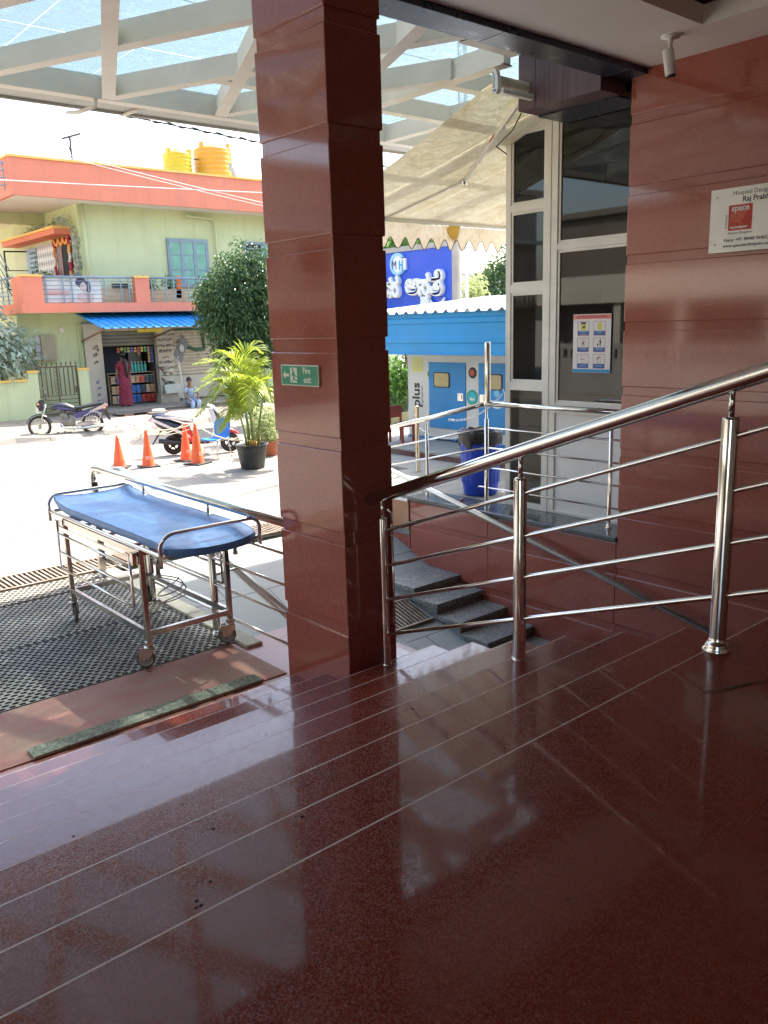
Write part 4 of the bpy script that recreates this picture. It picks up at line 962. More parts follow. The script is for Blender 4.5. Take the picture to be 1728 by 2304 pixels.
# ================================================================ generator under its blue shelter
t = thing('generator', 'cream and blue generator canopy with two doors and round stickers', 'generator', (12, 10.4, -.79))
GXf = 11.0
M['genwhite'] = pm('generator_cream', (.68, .66, .60), .5, 0, .08, 2, dirt=((.5, .45, .36), .3))
M['genblue'] = pm('generator_blue', (.02, .25, .55), .38, 0, .10, 2, dirt=((.12, .30, .45), .3))
mb = MB(); mb.box((GXf, 8.3, -.64), (13.2, 12.10, .905)); mb.build('body', 'genwhite', t, bevel=.01)
mb = MB(); mb.box((GXf-.012, 8.3, -.80), (13.2, 12.10, -.642)); mb.prism([(-.02, -.17), (1.9, -.17), (2.4, -.155), (3.8, -.155), (3.8, .02), (2.4, .02), (0, .02)], (GXf-.013, 12.1, -.64), XN, ZU, 0, .003); mb.build('skid', 'genblue', t)
for k, (ya, yb) in enumerate(((10.555, 11.50), (9.30, 10.235))):
    mb = MB(); mb.box((GXf-.02, ya, -.44), (GXf+.01, yb, .77)); d_ = mb.build('door', 'genblue', t, bevel=.004)
    mb = MB(); ww = rrect(0, .42, 0, .28, .045, 0, 4); yo = yb-.14
    mb.prism([(p[0], p[1]) for p in ww], (GXf-.021, yo, .315), XN, ZU, 0, .01); mb.build('window_gasket', 'black', d_)
    mb = MB(); mb.prism([(.025+p[0]*.88, .018+p[1]*.87) for p in ww], (GXf-.031, yo, .315), XN, ZU, 0, .003); mb.build('window_pane', pm('tan_pane', (.50, .40, .20), .25, 0, .12, 2), d_)
    mb = MB(); mb.box((GXf-.03, ya+.05 if k == 0 else yb-.17, .09), (GXf-.02, (ya+.05 if k == 0 else yb-.17)+.14, .23)); mb.box((GXf-.045, (ya+.08 if k == 0 else yb-.14), .12), (GXf-.03, (ya+.13 if k == 0 else yb-.09), .20)); mb.build('latch', 'steel', d_, bevel=.008)
for z in (.55, -.21):
    mb = MB(); mb.box((GXf-.03, 11.505, z-.04), (GXf, 11.545, z+.04)); mb.build('hinge', 'steel2', t)
mb = MB(); mb.box((GXf-.006, 11.67, .58), (GXf, 11.97, .85)); mb.build('yellow_notice', pm('notice_yellow', (.74, .68, .28), .6, 0, .06, 5), t)
mb = MB()
for q in range(5):
    mb.box((GXf-.009, 11.69, .62+q*.042), (GXf-.006, 11.95, .623+q*.042))
for q in range(4): mb.box((GXf-.009, 11.71+q*.07, .60), (GXf-.006, 11.713+q*.07, .83))
mb.build('notice_grid', 'steel2', t)
text('lettering', 'plus', (GXf-.004, 11.775, -.08), (0, 0, 1), (0, 1, 0), .29, cs('black', (.03, .03, .03)), t, .002, sx=1.0, bold=.006)
text('lettering', 'Engineered', (GXf-.004, 11.685, -.08), (0, 0, 1), (0, 1, 0), .07, cs('grey', (.25, .25, .25)), t, .002, sx=1.3)
def disc(y, z, r, h, mat, name, par, n=28, sy=1.): 
    mb = MB(); mb.prism([(r*math.cos(2*math.pi*i/n)*sy, r*math.sin(2*math.pi*i/n)) for i in range(n)], (GXf, y, z), XN, ZU, h, h+.003); return mb.build(name, mat, par)
disc(10.39, .60, .10, .0, 'black', 'gauge_rim', t); disc(10.40, .60, .055, .003, pm('red_knob', (.55, .08, .04), .4), 'gauge_knob', t)
disc(10.40, .17, .155, .0, 'white', 'round_sticker', t); disc(10.40, .17, .138, .003, cs('sgreen', (.04, .34, .22)), 'sticker_ring', t); disc(10.40, .165, .10, .006, cs('steal', (.05, .50, .50)), 'sticker_centre', t)
mb = MB(); mb.prism([(-.07, -.01), (-.02, .02), (.0, -.005), (.05, .01), (.07, -.03), (.02, -.04), (-.04, -.035)], (GXf, 10.40, .15), XN, ZU, .009, .011); mb.build('sticker_wave', 'white', t)
disc(9.80, .20, .20, .022, 'white', 'round_sticker', t); disc(9.80, .22, .17, .025, cs('sblue', (.03, .28, .62)), 'sticker_centre', t)
mb = MB(); mb.prism([(-.17, -.12), (.17, -.12), (.17, -.01), (-.17, -.01)], (GXf, 9.80, .15), XN, ZU, .028, .030); mb.build('sticker_band', 'white', t)
text('sticker_word', 'YEAR WARR', (GXf-.031, 9.95, .055), XN, ZU, .062, cs('black', (.03, .03, .03)), t, .001)
disc(9.80, .26, .06, .028, cs('cyan', (.25, .60, .80)), 'sticker_lamp', t)
mb = MB(); mb.box((GXf-.02, 9.95, -.78), (GXf-.0, 9.98, -.72)); mb.tube([(10.95, 11.3, -.66), (10.93, 10.9, -.64), (10.95, 10.6, -.70), (10.96, 10.5, -.62)], .012, 6); mb.tube([(10.94, 10.75, -.66), (10.94, 10.7, -.58), (10.95, 10.62, -.6)], .014, 6); mb.build('loose_cable', 'tyre', t)

t = thing('generator_shelter', 'blue ribbed sheet shelter roof with pale corrugated top over the generator', 'shelter', (12, 10.4, .9))
M['bluesheet'] = pm('blue_roof_sheet', (.022, .29, .60), .42, 0, .10, 1.5, dirt=((.12, .36, .55), .35))
mb = MB(); y0, y1 = 7.6, 12.9
zs = [.94, .955, .965, 1.13, 1.15, 1.17, 1.21, 1.235, 1.26, 1.46, 1.48, 1.50, 1.53, 1.55, 1.575, 1.655]
xs = [0, .0, .02, .02, 0, 0, 0, 0, .02, .02, 0, 0, 0, .0, .02, .02]
pr = [(10.36+x+(z-.94)*.06, z) for x, z in zip(xs, zs)]
vs = [(a, yy, b_) for yy in (y0, 11.35, 11.352, y1) for a, b_ in pr]
vs = [(v[0]-(.012 if i//len(pr) < 2 else 0), v[1], v[2]) for i, v in enumerate(vs)]
n = len(pr); mb.add(vs, [(j*n+i, (j+1)*n+i, (j+1)*n+i+1, j*n+i+1) for j in range(3) for i in range(n-1)])
mb.build('ribbed_fascia', 'bluesheet', t)
mb = MB(); vs = []; xsn = 2
per = .25; k = int((y1-y0)/per*8)
for i in range(k+1):
    y = y0+i*per/8; ph = (i % 8)/8; h = .045*(1 if ph in (0, .125) else (0 if .3 < ph < .9 else .5))
    vs += [(10.33, y, 1.655+h), (14.2, y, 1.98+h)]
mb.add(vs, [(i*2, i*2+1, i*2+3, i*2+2) for i in range(k)]); mb.build('corrugated_top', pm('galvanised_sheet', (.62, .63, .62), .35, .4, .1, 3), t)
for yy in (8.0, 12.75):
    for xx in (10.5, 13.9):
        mb = MB(); mb.box((xx, yy, -.67), (xx+.06, yy+.06, 1.64)); mb.build('post', 'bluesheet', t)

# ================================================================ hospital sign board
t = thing('hospital_signboard', 'blue signboard with raised white lettering and round logo above the shelter', 'sign', (14.5, 16.5, 1.0))
mb = MB(); mb.box((14.5, 14.31, 1.2), (14.56, 20.2, 3.21)); mb.build('panel', pm('sign_blue', (.012, .085, .58), .35, 0, .08, 1.2), t)
mb = MB(); mb.box((14.47, 14.15, 1.2), (14.6, 14.31, 3.33)); mb.box((14.47, 14.31, 3.21), (14.6, 20.35, 3.33)); mb.box((14.52, 20.2, 1.2), (14.6, 20.35, 3.21)); mb.build('frame', pm('sign_frame', (.48, .42, .36), .6, 0, .2, 4, dirt=((.3, .25, .2), .5)), t)
mb = MB(); mb.tube([(14.55, 14.2, -1.0), (14.55, 14.2, 1.3)], .06, 8); mb.tube([(14.55, 20.2, -1.0), (14.55, 20.2, 1.3)], .06, 8); mb.build('leg', 'steel2', t)
def sgn(s_, y, z, sz, bold=.010, sx=1.0, ext=.05): return text('raised_letter', s_, (14.45, y, z), XN, ZU, sz, 'white', t, ext, sx=sx, bev=.030)
sgn('ಮಾನ', 17.62, 2.16, .55); sgn('ಸ', 16.52, 2.15, .60); sgn('ಆ', 15.86, 2.18, .60, sx=1.0)
sgn('ಸ', 15.40, 2.15, .60, sx=.95); sgn('ಪ', 15.30, 1.90, .32, .008); sgn('ತೆ', 14.99, 2.13, .68, sx=1.0)
mb = MB(); mb.tube([(14.44, 15.02, 2.02), (14.44, 14.95, 1.93), (14.44, 14.80, 1.90), (14.44, 14.62, 1.95), (14.44, 14.53, 2.04)], [.02, .035, .045, .035, .03], 8); mb.build('raised_letter', 'white', t)
mb = MB()
n = 40; vs = []
for r, h in ((.265, 0), (.265, .09), (.205, .09), (.205, .0)):
    for k in range(n):
        a = math.radians(35+290*k/(n-1)); vs.append((14.5-h, 16.17-r*.98*math.cos(a), 2.92+r*math.sin(a)))
mb.add(vs, [(i*n+k, i*n+k+1, (i+1)*n+k+1, (i+1)*n+k) for i in range(3) for k in range(n-1)]); mb.build('logo_ring', cs('ltblue', (.35, .62, .80)), t)
mb = MB(); mb.prism([(.225*math.cos(2*math.pi*k/28)*.9, .225*math.sin(2*math.pi*k/28)) for k in range(28)], (14.5, 16.16, 2.92), XN, ZU, .0, .06)
mb.prism([(-.02, -.15), (.28, -.15), (.28, .13), (-.02, .13)], (14.5, 16.16, 2.92), XN, ZU, .0, .055); mb.build('logo_disc', 'white', t)
text('logo_letter', 'M', (14.435, 16.37, 2.80), XN, ZU, .30, cs('navy2', (.07, .06, .22)), t, .003, sx=.72); text('logo_letter', 'H', (14.432, 16.12, 2.79), XN, ZU, .30, cs('hblue', (.03, .38, .68)), t, .003, sx=.72, bev=.006)

t = thing('lattice_mast', 'white lattice steel mast standing right of the blue signboard', 'mast', (14.4, 13.88, -.8))
mb = MB()
for y, x in ((13.97, 14.4), (13.80, 14.4), (13.885, 14.55)): mb.tube([(x, y, -.9), (x, y, 9.5)], .022, 8)
mb.build('upright', 'white', t)
mb = MB()
for i in range(36):
    z = -.8+i*.28; a, b_, c = (14.4, 13.97, z), (14.4, 13.80, z), (14.55, 13.885, z)
    mb.tube([a, b_], .009, 5); mb.tube([b_, c], .009, 5); mb.tube([a, c], .009, 5); mb.tube([a, (14.4, 13.80, z+.28)], .008, 5)
mb.build('lacing', 'white', t)

# ================================================================ vegetation helpers
def leafquad(mb, p, d, n, L, W, fold=.25, droop=.2):
    d = d.normalized(); s = d.cross(n)
    if s.length < 1e-3: s = d.cross(Vector((1, 0, .3)))
    s.normalize(); n = s.cross(d)
    a = p; m = p+d*L*.5; e = p+d*L-Vector((0, 0, droop*L))
    mb.add([a, m+s*W*.5+n*fold*W, e, m-s*W*.5+n*fold*W], [(0, 1, 2), (0, 2, 3)])
def crown(mb, blobs, nleaf, L, W, shell=.55, droop=.3, seed=1, down=.0):
    random.seed(seed); tot = sum(b[3]*b[4]*b[5] for b in blobs)
    for (cx, cy, cz, rx, ry, rz) in blobs:
        k = int(nleaf*rx*ry*rz/tot)
        ncl = max(6, k//16)
        for q in range(ncl):
            u = Vector((random.gauss(0, 1), random.gauss(0, 1), random.gauss(0, 1))).normalized(); r = shell+(1.06-shell)*random.random()**.6
            c = Vector((cx+u.x*rx*r, cy+u.y*ry*r, cz+u.z*rz*r))
            for w_ in range(16):
                o = Vector((random.gauss(0, 1), random.gauss(0, 1), random.gauss(0, 1)))*L*.95
                d = (u+Vector((random.gauss(0, .7), random.gauss(0, .7), random.gauss(-down, .6))))
                leafquad(mb, c+o, d, Vector((random.gauss(0, .5), random.gauss(0, .5), 1)), L*random.uniform(.7, 1.25), W*random.uniform(.7, 1.2), .2, droop)
def tree(name, label, base, trunk_top, rt_, limbs, blobs, nleaf, L, W, mat, seed=1, down=.4, group=None, shell=.55):
    t = thing(name, label, 'tree' if 'tree' in name else 'plant', base, group)
    mb = MB(); b0 = Vector(base); tt = Vector(trunk_top)
    mb.tube([b0, b0.lerp(tt, .4)+Vector((.04, .02, 0)), tt], [rt_, rt_*.8, rt_*.6], 10)
    random.seed(seed+50)
    for l in limbs:
        e = Vector(l); mb.tube([tt-Vector((0, 0, .1)), tt.lerp(e, .5)+Vector((random.uniform(-.1, .1), random.uniform(-.1, .1), .05)), e], [rt_*.5, rt_*.32, rt_*.12], 8)
    mb.build('trunk', 'bark', t)
    mb = MB(); crown(mb, blobs, nleaf, L, W, droop=.3, seed=seed, down=down, shell=shell); mb.build('crown', mat, t)
    return t
tree('ficus_tree', 'dense dark green rounded tree before the house, right of the shop', (12.6, 20.3, G), (12.55, 20.3, .4), .13,
     [(11.8, 20.2, 1.6), (13.0, 20.4, 2.0), (12.5, 20.1, 2.8), (13.2, 20.2, 1.2)],
     [(12.55, 20.3, 2.75, .72, .8, .68), (12.05, 20.2, 2.25, .75, .8, .75), (12.9, 20.3, 2.2, .75, .8, .8), (12.2, 20.2, 1.45, .78, .8, .7), (12.9, 20.2, 1.3, .75, .8, .7), (12.45, 20.2, .75, .62, .7, .5), (11.65, 20.2, 2.0, .5, .6, .5), (11.95, 20.0, 3.05, .28, .3, .24), (12.35, 19.9, 3.45, .26, .3, .22), (11.35, 20.0, 1.55, .26, .3, .35), (11.5, 19.9, .95, .3, .3, .3), (12.8, 19.8, 3.3, .3, .3, .3), (11.3, 20.1, 2.45, .22, .3, .25), (11.95, 19.8, .35, .35, .3, .3)], 18500, .115, .052, 'ficus', 3, .7, shell=.62)
tree('milkweed_tree', 'pale grey green large leaved shrub rising behind the left compound wall', (8.0, 26.9, -.9), (7.9, 26.8, .4), .07,
     [(7.5, 26.6, 1.2), (8.3, 26.7, 1.3), (7.8, 26.5, 2.0), (7.3, 26.4, 2.3)],
     [(7.75, 26.6, .95, .75, .6, .65), (7.45, 26.5, 1.75, .62, .6, .7), (8.35, 26.6, .95, .55, .5, .6), (7.35, 26.5, 2.55, .35, .4, .35), (6.9, 26.5, 1.2, .7, .6, .8)], 2600, .21, .12, 'milk', 5, .0, shell=.35)
tree('far_tree', 'broad green tree right of the white mast, beyond the shelter roof', (33.6, 30.3, -1.0), (33.6, 30.3, 1.2), .2,
     [(33, 30, 2.2), (34.4, 30.4, 2.8)], [(33.4, 30.2, 2.3, 1.1, 1.2, .95), (34.5, 30.4, 3.3, 1.2, 1.3, 1.2), (33.7, 30.2, 1.2, 1.3, 1.2, .8), (35.3, 30, 4.3, 1.2, 1.2, 1.0)], 7000, .22, .11, 'ficus', 8, .3)
tree('light_tree', 'sparse pale green tree beside the pinkish building behind the mast', (30.0, 28.6, -1.0), (29.9, 28.6, 1.4), .12,
     [(29.6, 28.5, 2.4), (30.3, 28.6, 2.8)], [(29.7, 28.6, 2.6, .55, .6, .45), (30.2, 28.6, 3.0, .5, .6, .4), (29.5, 28.6, 1.5, .4, .4, .5)], 1300, .22, .10, 'varieg', 9, .2)
tree('backdrop_tree', 'tall green tree showing above the top edge of the blue signboard', (20.5, 22.5, -1.0), (20.5, 22.5, 2.2), .2,
     [(20, 22.4, 3.6), (21, 22.6, 3.8)], [(20.2, 22.4, 3.9, 1.3, 1.0, .9), (21.4, 22.6, 4.0, 1.0, 1.0, .7), (18.9, 22.4, 3.7, 1.0, .9, .8)], 5200, .2, .10, 'plant', 12, .3)

# planters behind the pillar
t = thing('low_wall', 'low pale yellow wall carrying the grey planter boxes', 'wall', (12.6, 14.3, -1.1))
mb = MB(); mb.box((11.9, 14.05, -1.1), (13.6, 14.35, -.45)); mb.build('masonry', pm('pale_yellow_wall', (.52, .46, .24), .7, 0, .2, 3, dirt=((.3, .26, .18), .6)), t)
t0_ = None
for i, (x, lab, sd) in enumerate(((12.30, 'grey planter tub with bright green plants, left one behind the pillar edge', 4), (12.68, 'grey planter tub with bright green plants, beside the generator', 6))):
    t = thing('planter', lab, 'planter', (x, 14.18, -.45), 'grey planter tubs on the low wall')
    mb = MB(); mb.lathe((x, 14.18, 0), [(0, -.45), (.145, -.45), (.17, -.12), (.185, -.12), (.185, -.07), (.16, -.07), (.155, -.12), (0, -.12)], 18)
    for k in range(18):
        a = 2*math.pi*k/18; mb.bar((x+.15*math.cos(a), 14.18+.15*math.sin(a), -.42), (x+.168*math.cos(a), 14.18+.168*math.sin(a), -.14), .012, .012)
    mb.build('tub', pm('grey_tub', (.14, .15, .15), .6, 0, .25, 6), t)
    mb = MB(); crown(mb, [(x, 14.18, .12, .22, .25, .28), (x-.05, 14.15, .45, .16, .2, .26), (x+.05, 14.2, .3, .2, .2, .2)], 620, .14, .05, .2, .5, sd, .1)
    for q in range(7): mb.tube([(x, 14.18, -.12), (x+random.uniform(-.1, .1), 14.18, .2), (x+random.uniform(-.2, .2), 14.1, random.uniform(.4, .7))], [.008, .006, .003], 5)
    mb.build('foliage', 'plant', t)
t = thing('red_stool', 'small rust red metal chair standing left of the generator', 'chair', (10.4, 11.6, -.79))
mb = MB()
for x, y in ((10.25, 11.45), (10.52, 11.45), (10.25, 11.8), (10.52, 11.8)): mb.bar((x, y, -.79), (x, y, -.36 if y < 11.6 else -.02), .035, .035)
mb.build('leg', 'rust2' if 'rust2' in M else pm('red_oxide_paint', (.35, .07, .04), .5, 0, .2, 8), t)
mb = MB(); mb.box((10.21, 11.42, -.37), (10.56, 11.84, -.34)); mb.build('seat', pm('red_oxide_paint', (.35, .07, .04)), t)
mb = MB(); mb.box((10.23, 11.79, -.22), (10.54, 11.815, -.0)); mb.build('backrest', pm('red_oxide_paint', (.35, .07, .04)), t)
t = thing('black_bench', 'low black legged bench with a plank top near the red chair', 'bench', (9.95, 12.0, -.79))
mb = MB(); mb.box((9.5, 11.8, -.40), (10.12, 12.1, -.36)); mb.build('seat', 'bark', t)
for x in (9.55, 10.06):
    mb = MB(); mb.bar((x, 11.85, -.79), (x, 11.85, -.40), .03, .03); mb.bar((x, 12.05, -.79), (x, 12.05, -.40), .03, .03); mb.bar((x, 11.85, -.6), (x, 12.05, -.6), .02, .02); mb.build('leg', 'black', t)

# far buildings on the right
def simple_building(name, label, x0, x1, y0, y1, z1, mat, wins, face='y'):
    t = thing(name, label, 'building', ((x0+x1)/2, (y0+y1)/2, -1))
    mb = MB(); mb.box((x0, y0, -1), (x1, y1, z1)); mb.build('wall', mat, t)
    mb = MB(); mb.box((x0-.2, y0-.2, z1), (x1+.2, y1+.2, z1+.22)); mb.build('parapet', mat, t)
    for a, z, w_, h_ in wins:
        mb = MB(); 
        if face == 'y': mb.box((a, y0-.05, z), (a+w_, y0+.02, z+h_))
        else: mb.box((x0-.05, a, z), (x0+.02, a+w_, z+h_))
        mb.build('window', 'glassdark', t)
    return t
pinkw = pm('faded_pink_wall', (.62, .42, .36), .8, 0, .1, .5); creamw = pm('pale_cream_wall', (.60, .56, .46), .8, 0, .1, .5)
simple_building('pink_house', 'faded pink house between the mast and the far tree', 47.0, 48.3, 44.5, 52, 3.6, pinkw, [(47.2, 2.2, .5, .6)])
simple_building('cream_house', 'pale cream house with dark windows behind the far tree', 47.9, 54, 46.5, 54, 3.9, creamw, [(48.4, 2.4, .5, .7), (49.5, 2.4, .5, .7), (50.6, 2.4, .5, .7)])
simple_building('distant_block', 'hazy grey flat roofed block on the skyline right of the mast', 66, 78, 64, 72, 6.3, pm('grey_far', (.42, .42, .42), .8), [(67+i*1.4, 5.0, .7, .7) for i in range(7)])
mb = MB(); mb.bar((47.3, 44.0, 1.2), (49.6, 44.0, 4.0), .5, .12); mb.bar((48.0, 44.0, .8), (50.3, 44.0, 3.6), .5, .1); tag(mb.build('outside_stair', creamw), 'sloping pale outdoor stair in front of the cream house', 'stair')
# beige building across on the left, mirrored in the polished pillar and the windows
t = simple_building('beige_building', 'beige two storey building with balusters left of the green house, seen mirrored', -14, 3.2, 24.5, 33, 6.6, pm('beige_wall', (.56, .47, .36), .8, 0, .1, .6), [(-12+i*2.4, 2.6, 1.1, 1.6) for i in range(6)]+[(-12+i*2.4, -.2, 1.1, 1.6) for i in range(6)])
mb = MB(); mb.box((-14, 23.3, 2.0), (3.2, 24.5, 2.2)); mb.box((-14, 23.3, 3.0), (3.2, 23.42, 3.12))
for i in range(58): mb.lathe((-13.8+i*.29, 23.36, 2.2), [(.04, 0), (.07, .25), (.04, .5), (.05, .8)], 8)
mb.build('balustrade', pm('beige_wall', (.56, .47, .36)), t)
mb = MB(); mb.box((-14, 24.1, 4.6), (3.2, 24.5, 4.75)); mb.build('sunshade', 'whiteframe', t)
t = simple_building('added_mirror_building', 'invented dull brown building with dark windows and balcony, added left of the forecourt for reflections', -24, -12, -4, 22, 5.2, pm('dull_brown_wall', (.20, .165, .13), .8, 0, .2, .4), [(-3+i*2.3, z_, 1.2, 1.5) for i in range(11) for z_ in (-.4, 2.9)], 'x')  # made-up building that gives the polished stone and glass something to reflect
mb = MB(); mb.box((-12.9, -4, 2.0), (-11.0, 22, 2.25)); mb.box((-11.1, -4, 2.25), (-11.0, 22, 3.0)); mb.build('balcony', pm('pale_cream_wall', (.60, .56, .46)), t)
for i in range(9):
    mb = MB(); mb.box((-11.35, -3.5+i*3.1, G), (-11.1, -3.2+i*3.1, 2.0)); mb.build('column', pm('pale_cream_wall', (.60, .56, .46)), t)
t = thing('jali_wall', 'grey perforated boundary wall beside the forecourt, seen mirrored', 'wall', (-9, 12, G))
mb = MB(); mb.box((-9.2, 6, G), (-9.0, 20, .1)); mb.box((-9.2, 6, .42), (-9.0, 20, .60))
for i in range(46): mb.box((-9.2, 6+i*.305, .1), (-9.0, 6.13+i*.305, .42))
mb.build('masonry', pm('grey_boundary', (.34, .33, .30), .8, 0, .15, 1), t)

# ================================================================ the green house across the road
HY = 27.0
M['green'] = wallpaint('lime_green_wall', (.54, .59, .34), (.40, .42, .25), .5)
M['orange'] = wallpaint('coral_orange_paint', (.70, .22, .13), (.50, .19, .12), .55)
M['yellowt'] = pm('yellow_trim', (.78, .48, .12), .65, 0, .1, 2)
M['soffitw'] = pm('white_soffit', (.70, .66, .58), .8, 0, .08, 1)
M['bluegrey'] = pm('blue_grey_paint', (.22, .29, .34), .45, .1, .1, 3)
M['greencurt'] = pm('green_curtain', (.20, .42, .32), .6, 0, .2, 4)
t = thing('green_house', 'lime green two storey house with coral parapet across the road', 'house', (14, 28, -1))
mb = MB(); mb.box((8.62, 27.0, -1.1), (11.15, 27.2, 2.1)); mb.box((10.85, 27.05, 2.1), (24, 36, 5.4)); mb.box((13.05, 27.1, -1.1), (13.62, 27.3, 2.1)); mb.box((11.15, 27.0, 1.50), (24, 27.3, 2.1)); mb.box((15.6, 27.0, -1.1), (24, 27.3, 1.5)); mb.box((8.62, 27.2, -1.1), (8.8, 36, 2.1)); mb.box((10.85, 29.6, -1.1), (24, 36, 2.1))
mb.build('wall', 'green', t)
mb = MB(); mb.box((8.62, 26.98, 1.72), (11.1, 27.0, 2.1)); mb.box((10.42, 26.93, -1.1), (10.86, 27.0, 1.72)); mb.build('pilaster', 'green', t)
mb = MB(); mb.box((8.60, 26.0, 5.38), (24, 26.12, 6.40)); mb.box((8.60, 26.12, 5.38), (8.72, 36, 6.40)); mb.build('parapet', 'orange', t)
mb = MB(); mb.box((8.56, 25.96, 6.40), (24, 26.16, 6.47)); mb.box((8.56, 26.16, 6.40), (8.76, 36, 6.47)); mb.build('parapet_cap', 'yellowt', t)
mb = MB(); mb.box((8.72, 26.12, 5.40), (24, 36, 5.52)); mb.build('roof_slab', 'soffitw', t)
mb = MB(); mb.box((8.7, 29.9, 5.05), (10.85, 30.15, 5.40)); mb.build('beam', 'green', t)
mb = MB(); mb.box((8.5, 26.0, 2.09), (24, 27.1, 2.37)); mb.box((8.5, 27.1, 2.09), (10.86, 36, 2.37)); mb.build('balcony_slab', 'orange', t)
mb = MB(); mb.box((8.62, 26.04, 2.085), (24, 27.0, 2.09)); mb.build('balcony_soffit', 'green', t)
for x0, x1, ex in ((8.56, 9.17, 0), (12.07, 12.55, 0), (16.0, 16.5, 0)):
    mb = MB(); mb.box((x0, 26.02, 2.37), (x1, 26.22, 3.13)); k = mb.build('balcony_pier', 'orange', t)
    mb = MB(); mb.box((x0-.02, 26.0, 3.13), (x1+.02, 26.24, 3.195)); mb.build('pier_cap', 'yellowt', k)
mb = MB(); mb.box((8.56, 26.22, 2.37), (8.72, 26.9, 3.13)); mb.build('balcony_pier', 'orange', t)
for x0, x1 in ((9.17, 12.07), (12.55, 16.0), (16.5, 20)):
    mb = MB(); mb.tube([(x0, 26.12, 3.14), (x1, 26.12, 3.14)], .035, 8)
    n = 3; wdt = (x1-x0)
    for i in range(5): mb.tube([(x0, 26.12, 2.50+i*.13), (x1, 26.12, 2.50+i*.13)], .010, 5)
    xx = x0+.12
    while xx < x1:
        mb.bar((xx, 26.12, 2.37), (xx, 26.12, 3.12), .03, .03); xx += (.52 if int((xx-x0)/.1) % 3 else .26)
    mb.build('balcony_railing', 'bluegrey', t)
mb = MB()
for i in range(6): mb.tube([(8.62, 26.9, 2.50+i*.13), (8.62, 35, 2.50+i*.13)], .010, 5)
mb.tube([(8.62, 26.9, 3.14), (8.62, 35, 3.14)], .035, 8)
for i in range(16): mb.bar((8.62, 27+i*.5, 2.37), (8.62, 27+i*.5, 3.12), .03, .03)
mb.build('balcony_railing', 'bluegrey', t)
# window with three green leaves
def window(x0, x1, z0, z1, leaves, louver=False):
    mb = MB(); mb.box((x0-.05, HY-.02, z0-.05), (x1+.05, HY+.04, z0)); mb.box((x0-.05, HY-.02, z1), (x1+.05, HY+.04, z1+.05)); mb.box((x0-.05, HY-.02, z0), (x0, HY+.04, z1)); mb.box((x1, HY-.02, z0), (x1+.05, HY+.04, z1))
    k = mb.build('window', 'bluegrey', t)
    mb = MB(); wl = (x1-x0)/leaves
    for i in range(leaves):
        a, b_ = x0+i*wl, x0+(i+1)*wl
        mb.box((a, HY-.03, z0), (a+.055, HY+.02, z1)); mb.box((b_-.055, HY-.03, z0), (b_, HY+.02, z1)); mb.box((a+.055, HY-.03, z0), (b_-.055, HY+.02, z0+.07)); mb.box((a+.055, HY-.03, z1-.07), (b_-.055, HY+.02, z1))
        for q in (.36, .68): mb.box((a+.055, HY-.028, z0+(z1-z0)*q-.02), (b_-.055, HY+.02, z0+(z1-z0)*q+.02))
    mb.build('shutter', 'bluegrey', k)
    mb = MB(); mb.box((x0+.04, HY-.012, z0+.05), (x1-.04, HY-.004, z1-.05)); mb.build('pane', 'greencurt', k)
    return k
window(13.83, 15.27, 2.95, 4.44, 3)
k = window(16.80, 18.2, 3.35, 4.44, 2)
mb = MB()
for i in range(7): mb.box((16.86, HY-.05, 3.45+i*.13), (17.44, HY-.02, 3.50+i*.13))
mb.box((16.84, HY-.035, 3.4), (17.46, HY-.032, 4.4), 1); mb.build('louvre', ['bluegrey', 'dark'], k)
mb = MB(); mb.tube([(14.55, 26.95, 5.30), (14.55, 26.94, 5.24), (14.65, 26.93, 5.22), (15.55, 26.93, 5.18), (15.62, 26.93, 5.10), (15.62, 26.93, 2.4)], .045, 8); mb.build('rain_pipe', 'green', t)
mb = MB(); mb.tube([(10.98, 26.93, 5.38), (10.98, 26.93, 2.4)], .05, 8); mb.build('rain_pipe', 'green', t)
# side wall: door with garlands, tiled strip, casement
SX = 10.85
mb = MB(); mb.box((SX-.05, 27.78, 2.37), (SX+.02, 29.05, 4.52)); dk = mb.build('door_frame', pm('dark_red_wood', (.18, .04, .03), .5, 0, .2, 5), t)
mb = MB(); mb.box((SX-.06, 27.95, 2.37), (SX-.05, 28.45, 4.4)); mb.build('opening', 'dark', dk)
mb = MB(); mb.box((SX-.08, 28.47, 2.37), (SX-.05, 28.9, 4.4)); mb.build('door_leaf', pm('brown_door', (.16, .06, .04), .45, 0, .2, 5), dk)
mb = MB(); random.seed(21)
for s_, e_ in (((27.75, 4.5), (27.8, 3.0)), ((29.05, 4.5), (29.1, 2.9))):
    for i in range(34):
        v = i/33; mb.ell((SX-.10, s_[0]+(e_[0]-s_[0])*v+.03*math.sin(i*.8), s_[1]+(e_[1]-s_[1])*v), (.05, .055, .04), 7, 5, (i//6) % 3)
for i in range(40):
    v = i/39; mb.ell((SX-.10, 27.8+1.2*v, 4.47-.18*abs(math.sin(v*math.pi*3))), (.05, .05, .045), 7, 5, 1)
mb.build('garland', [pm('garland_red', (.45, .02, .05), .6), pm('garland_orange', (.80, .36, .08), .6), pm('garland_white', (.75, .68, .55), .6)], dk)
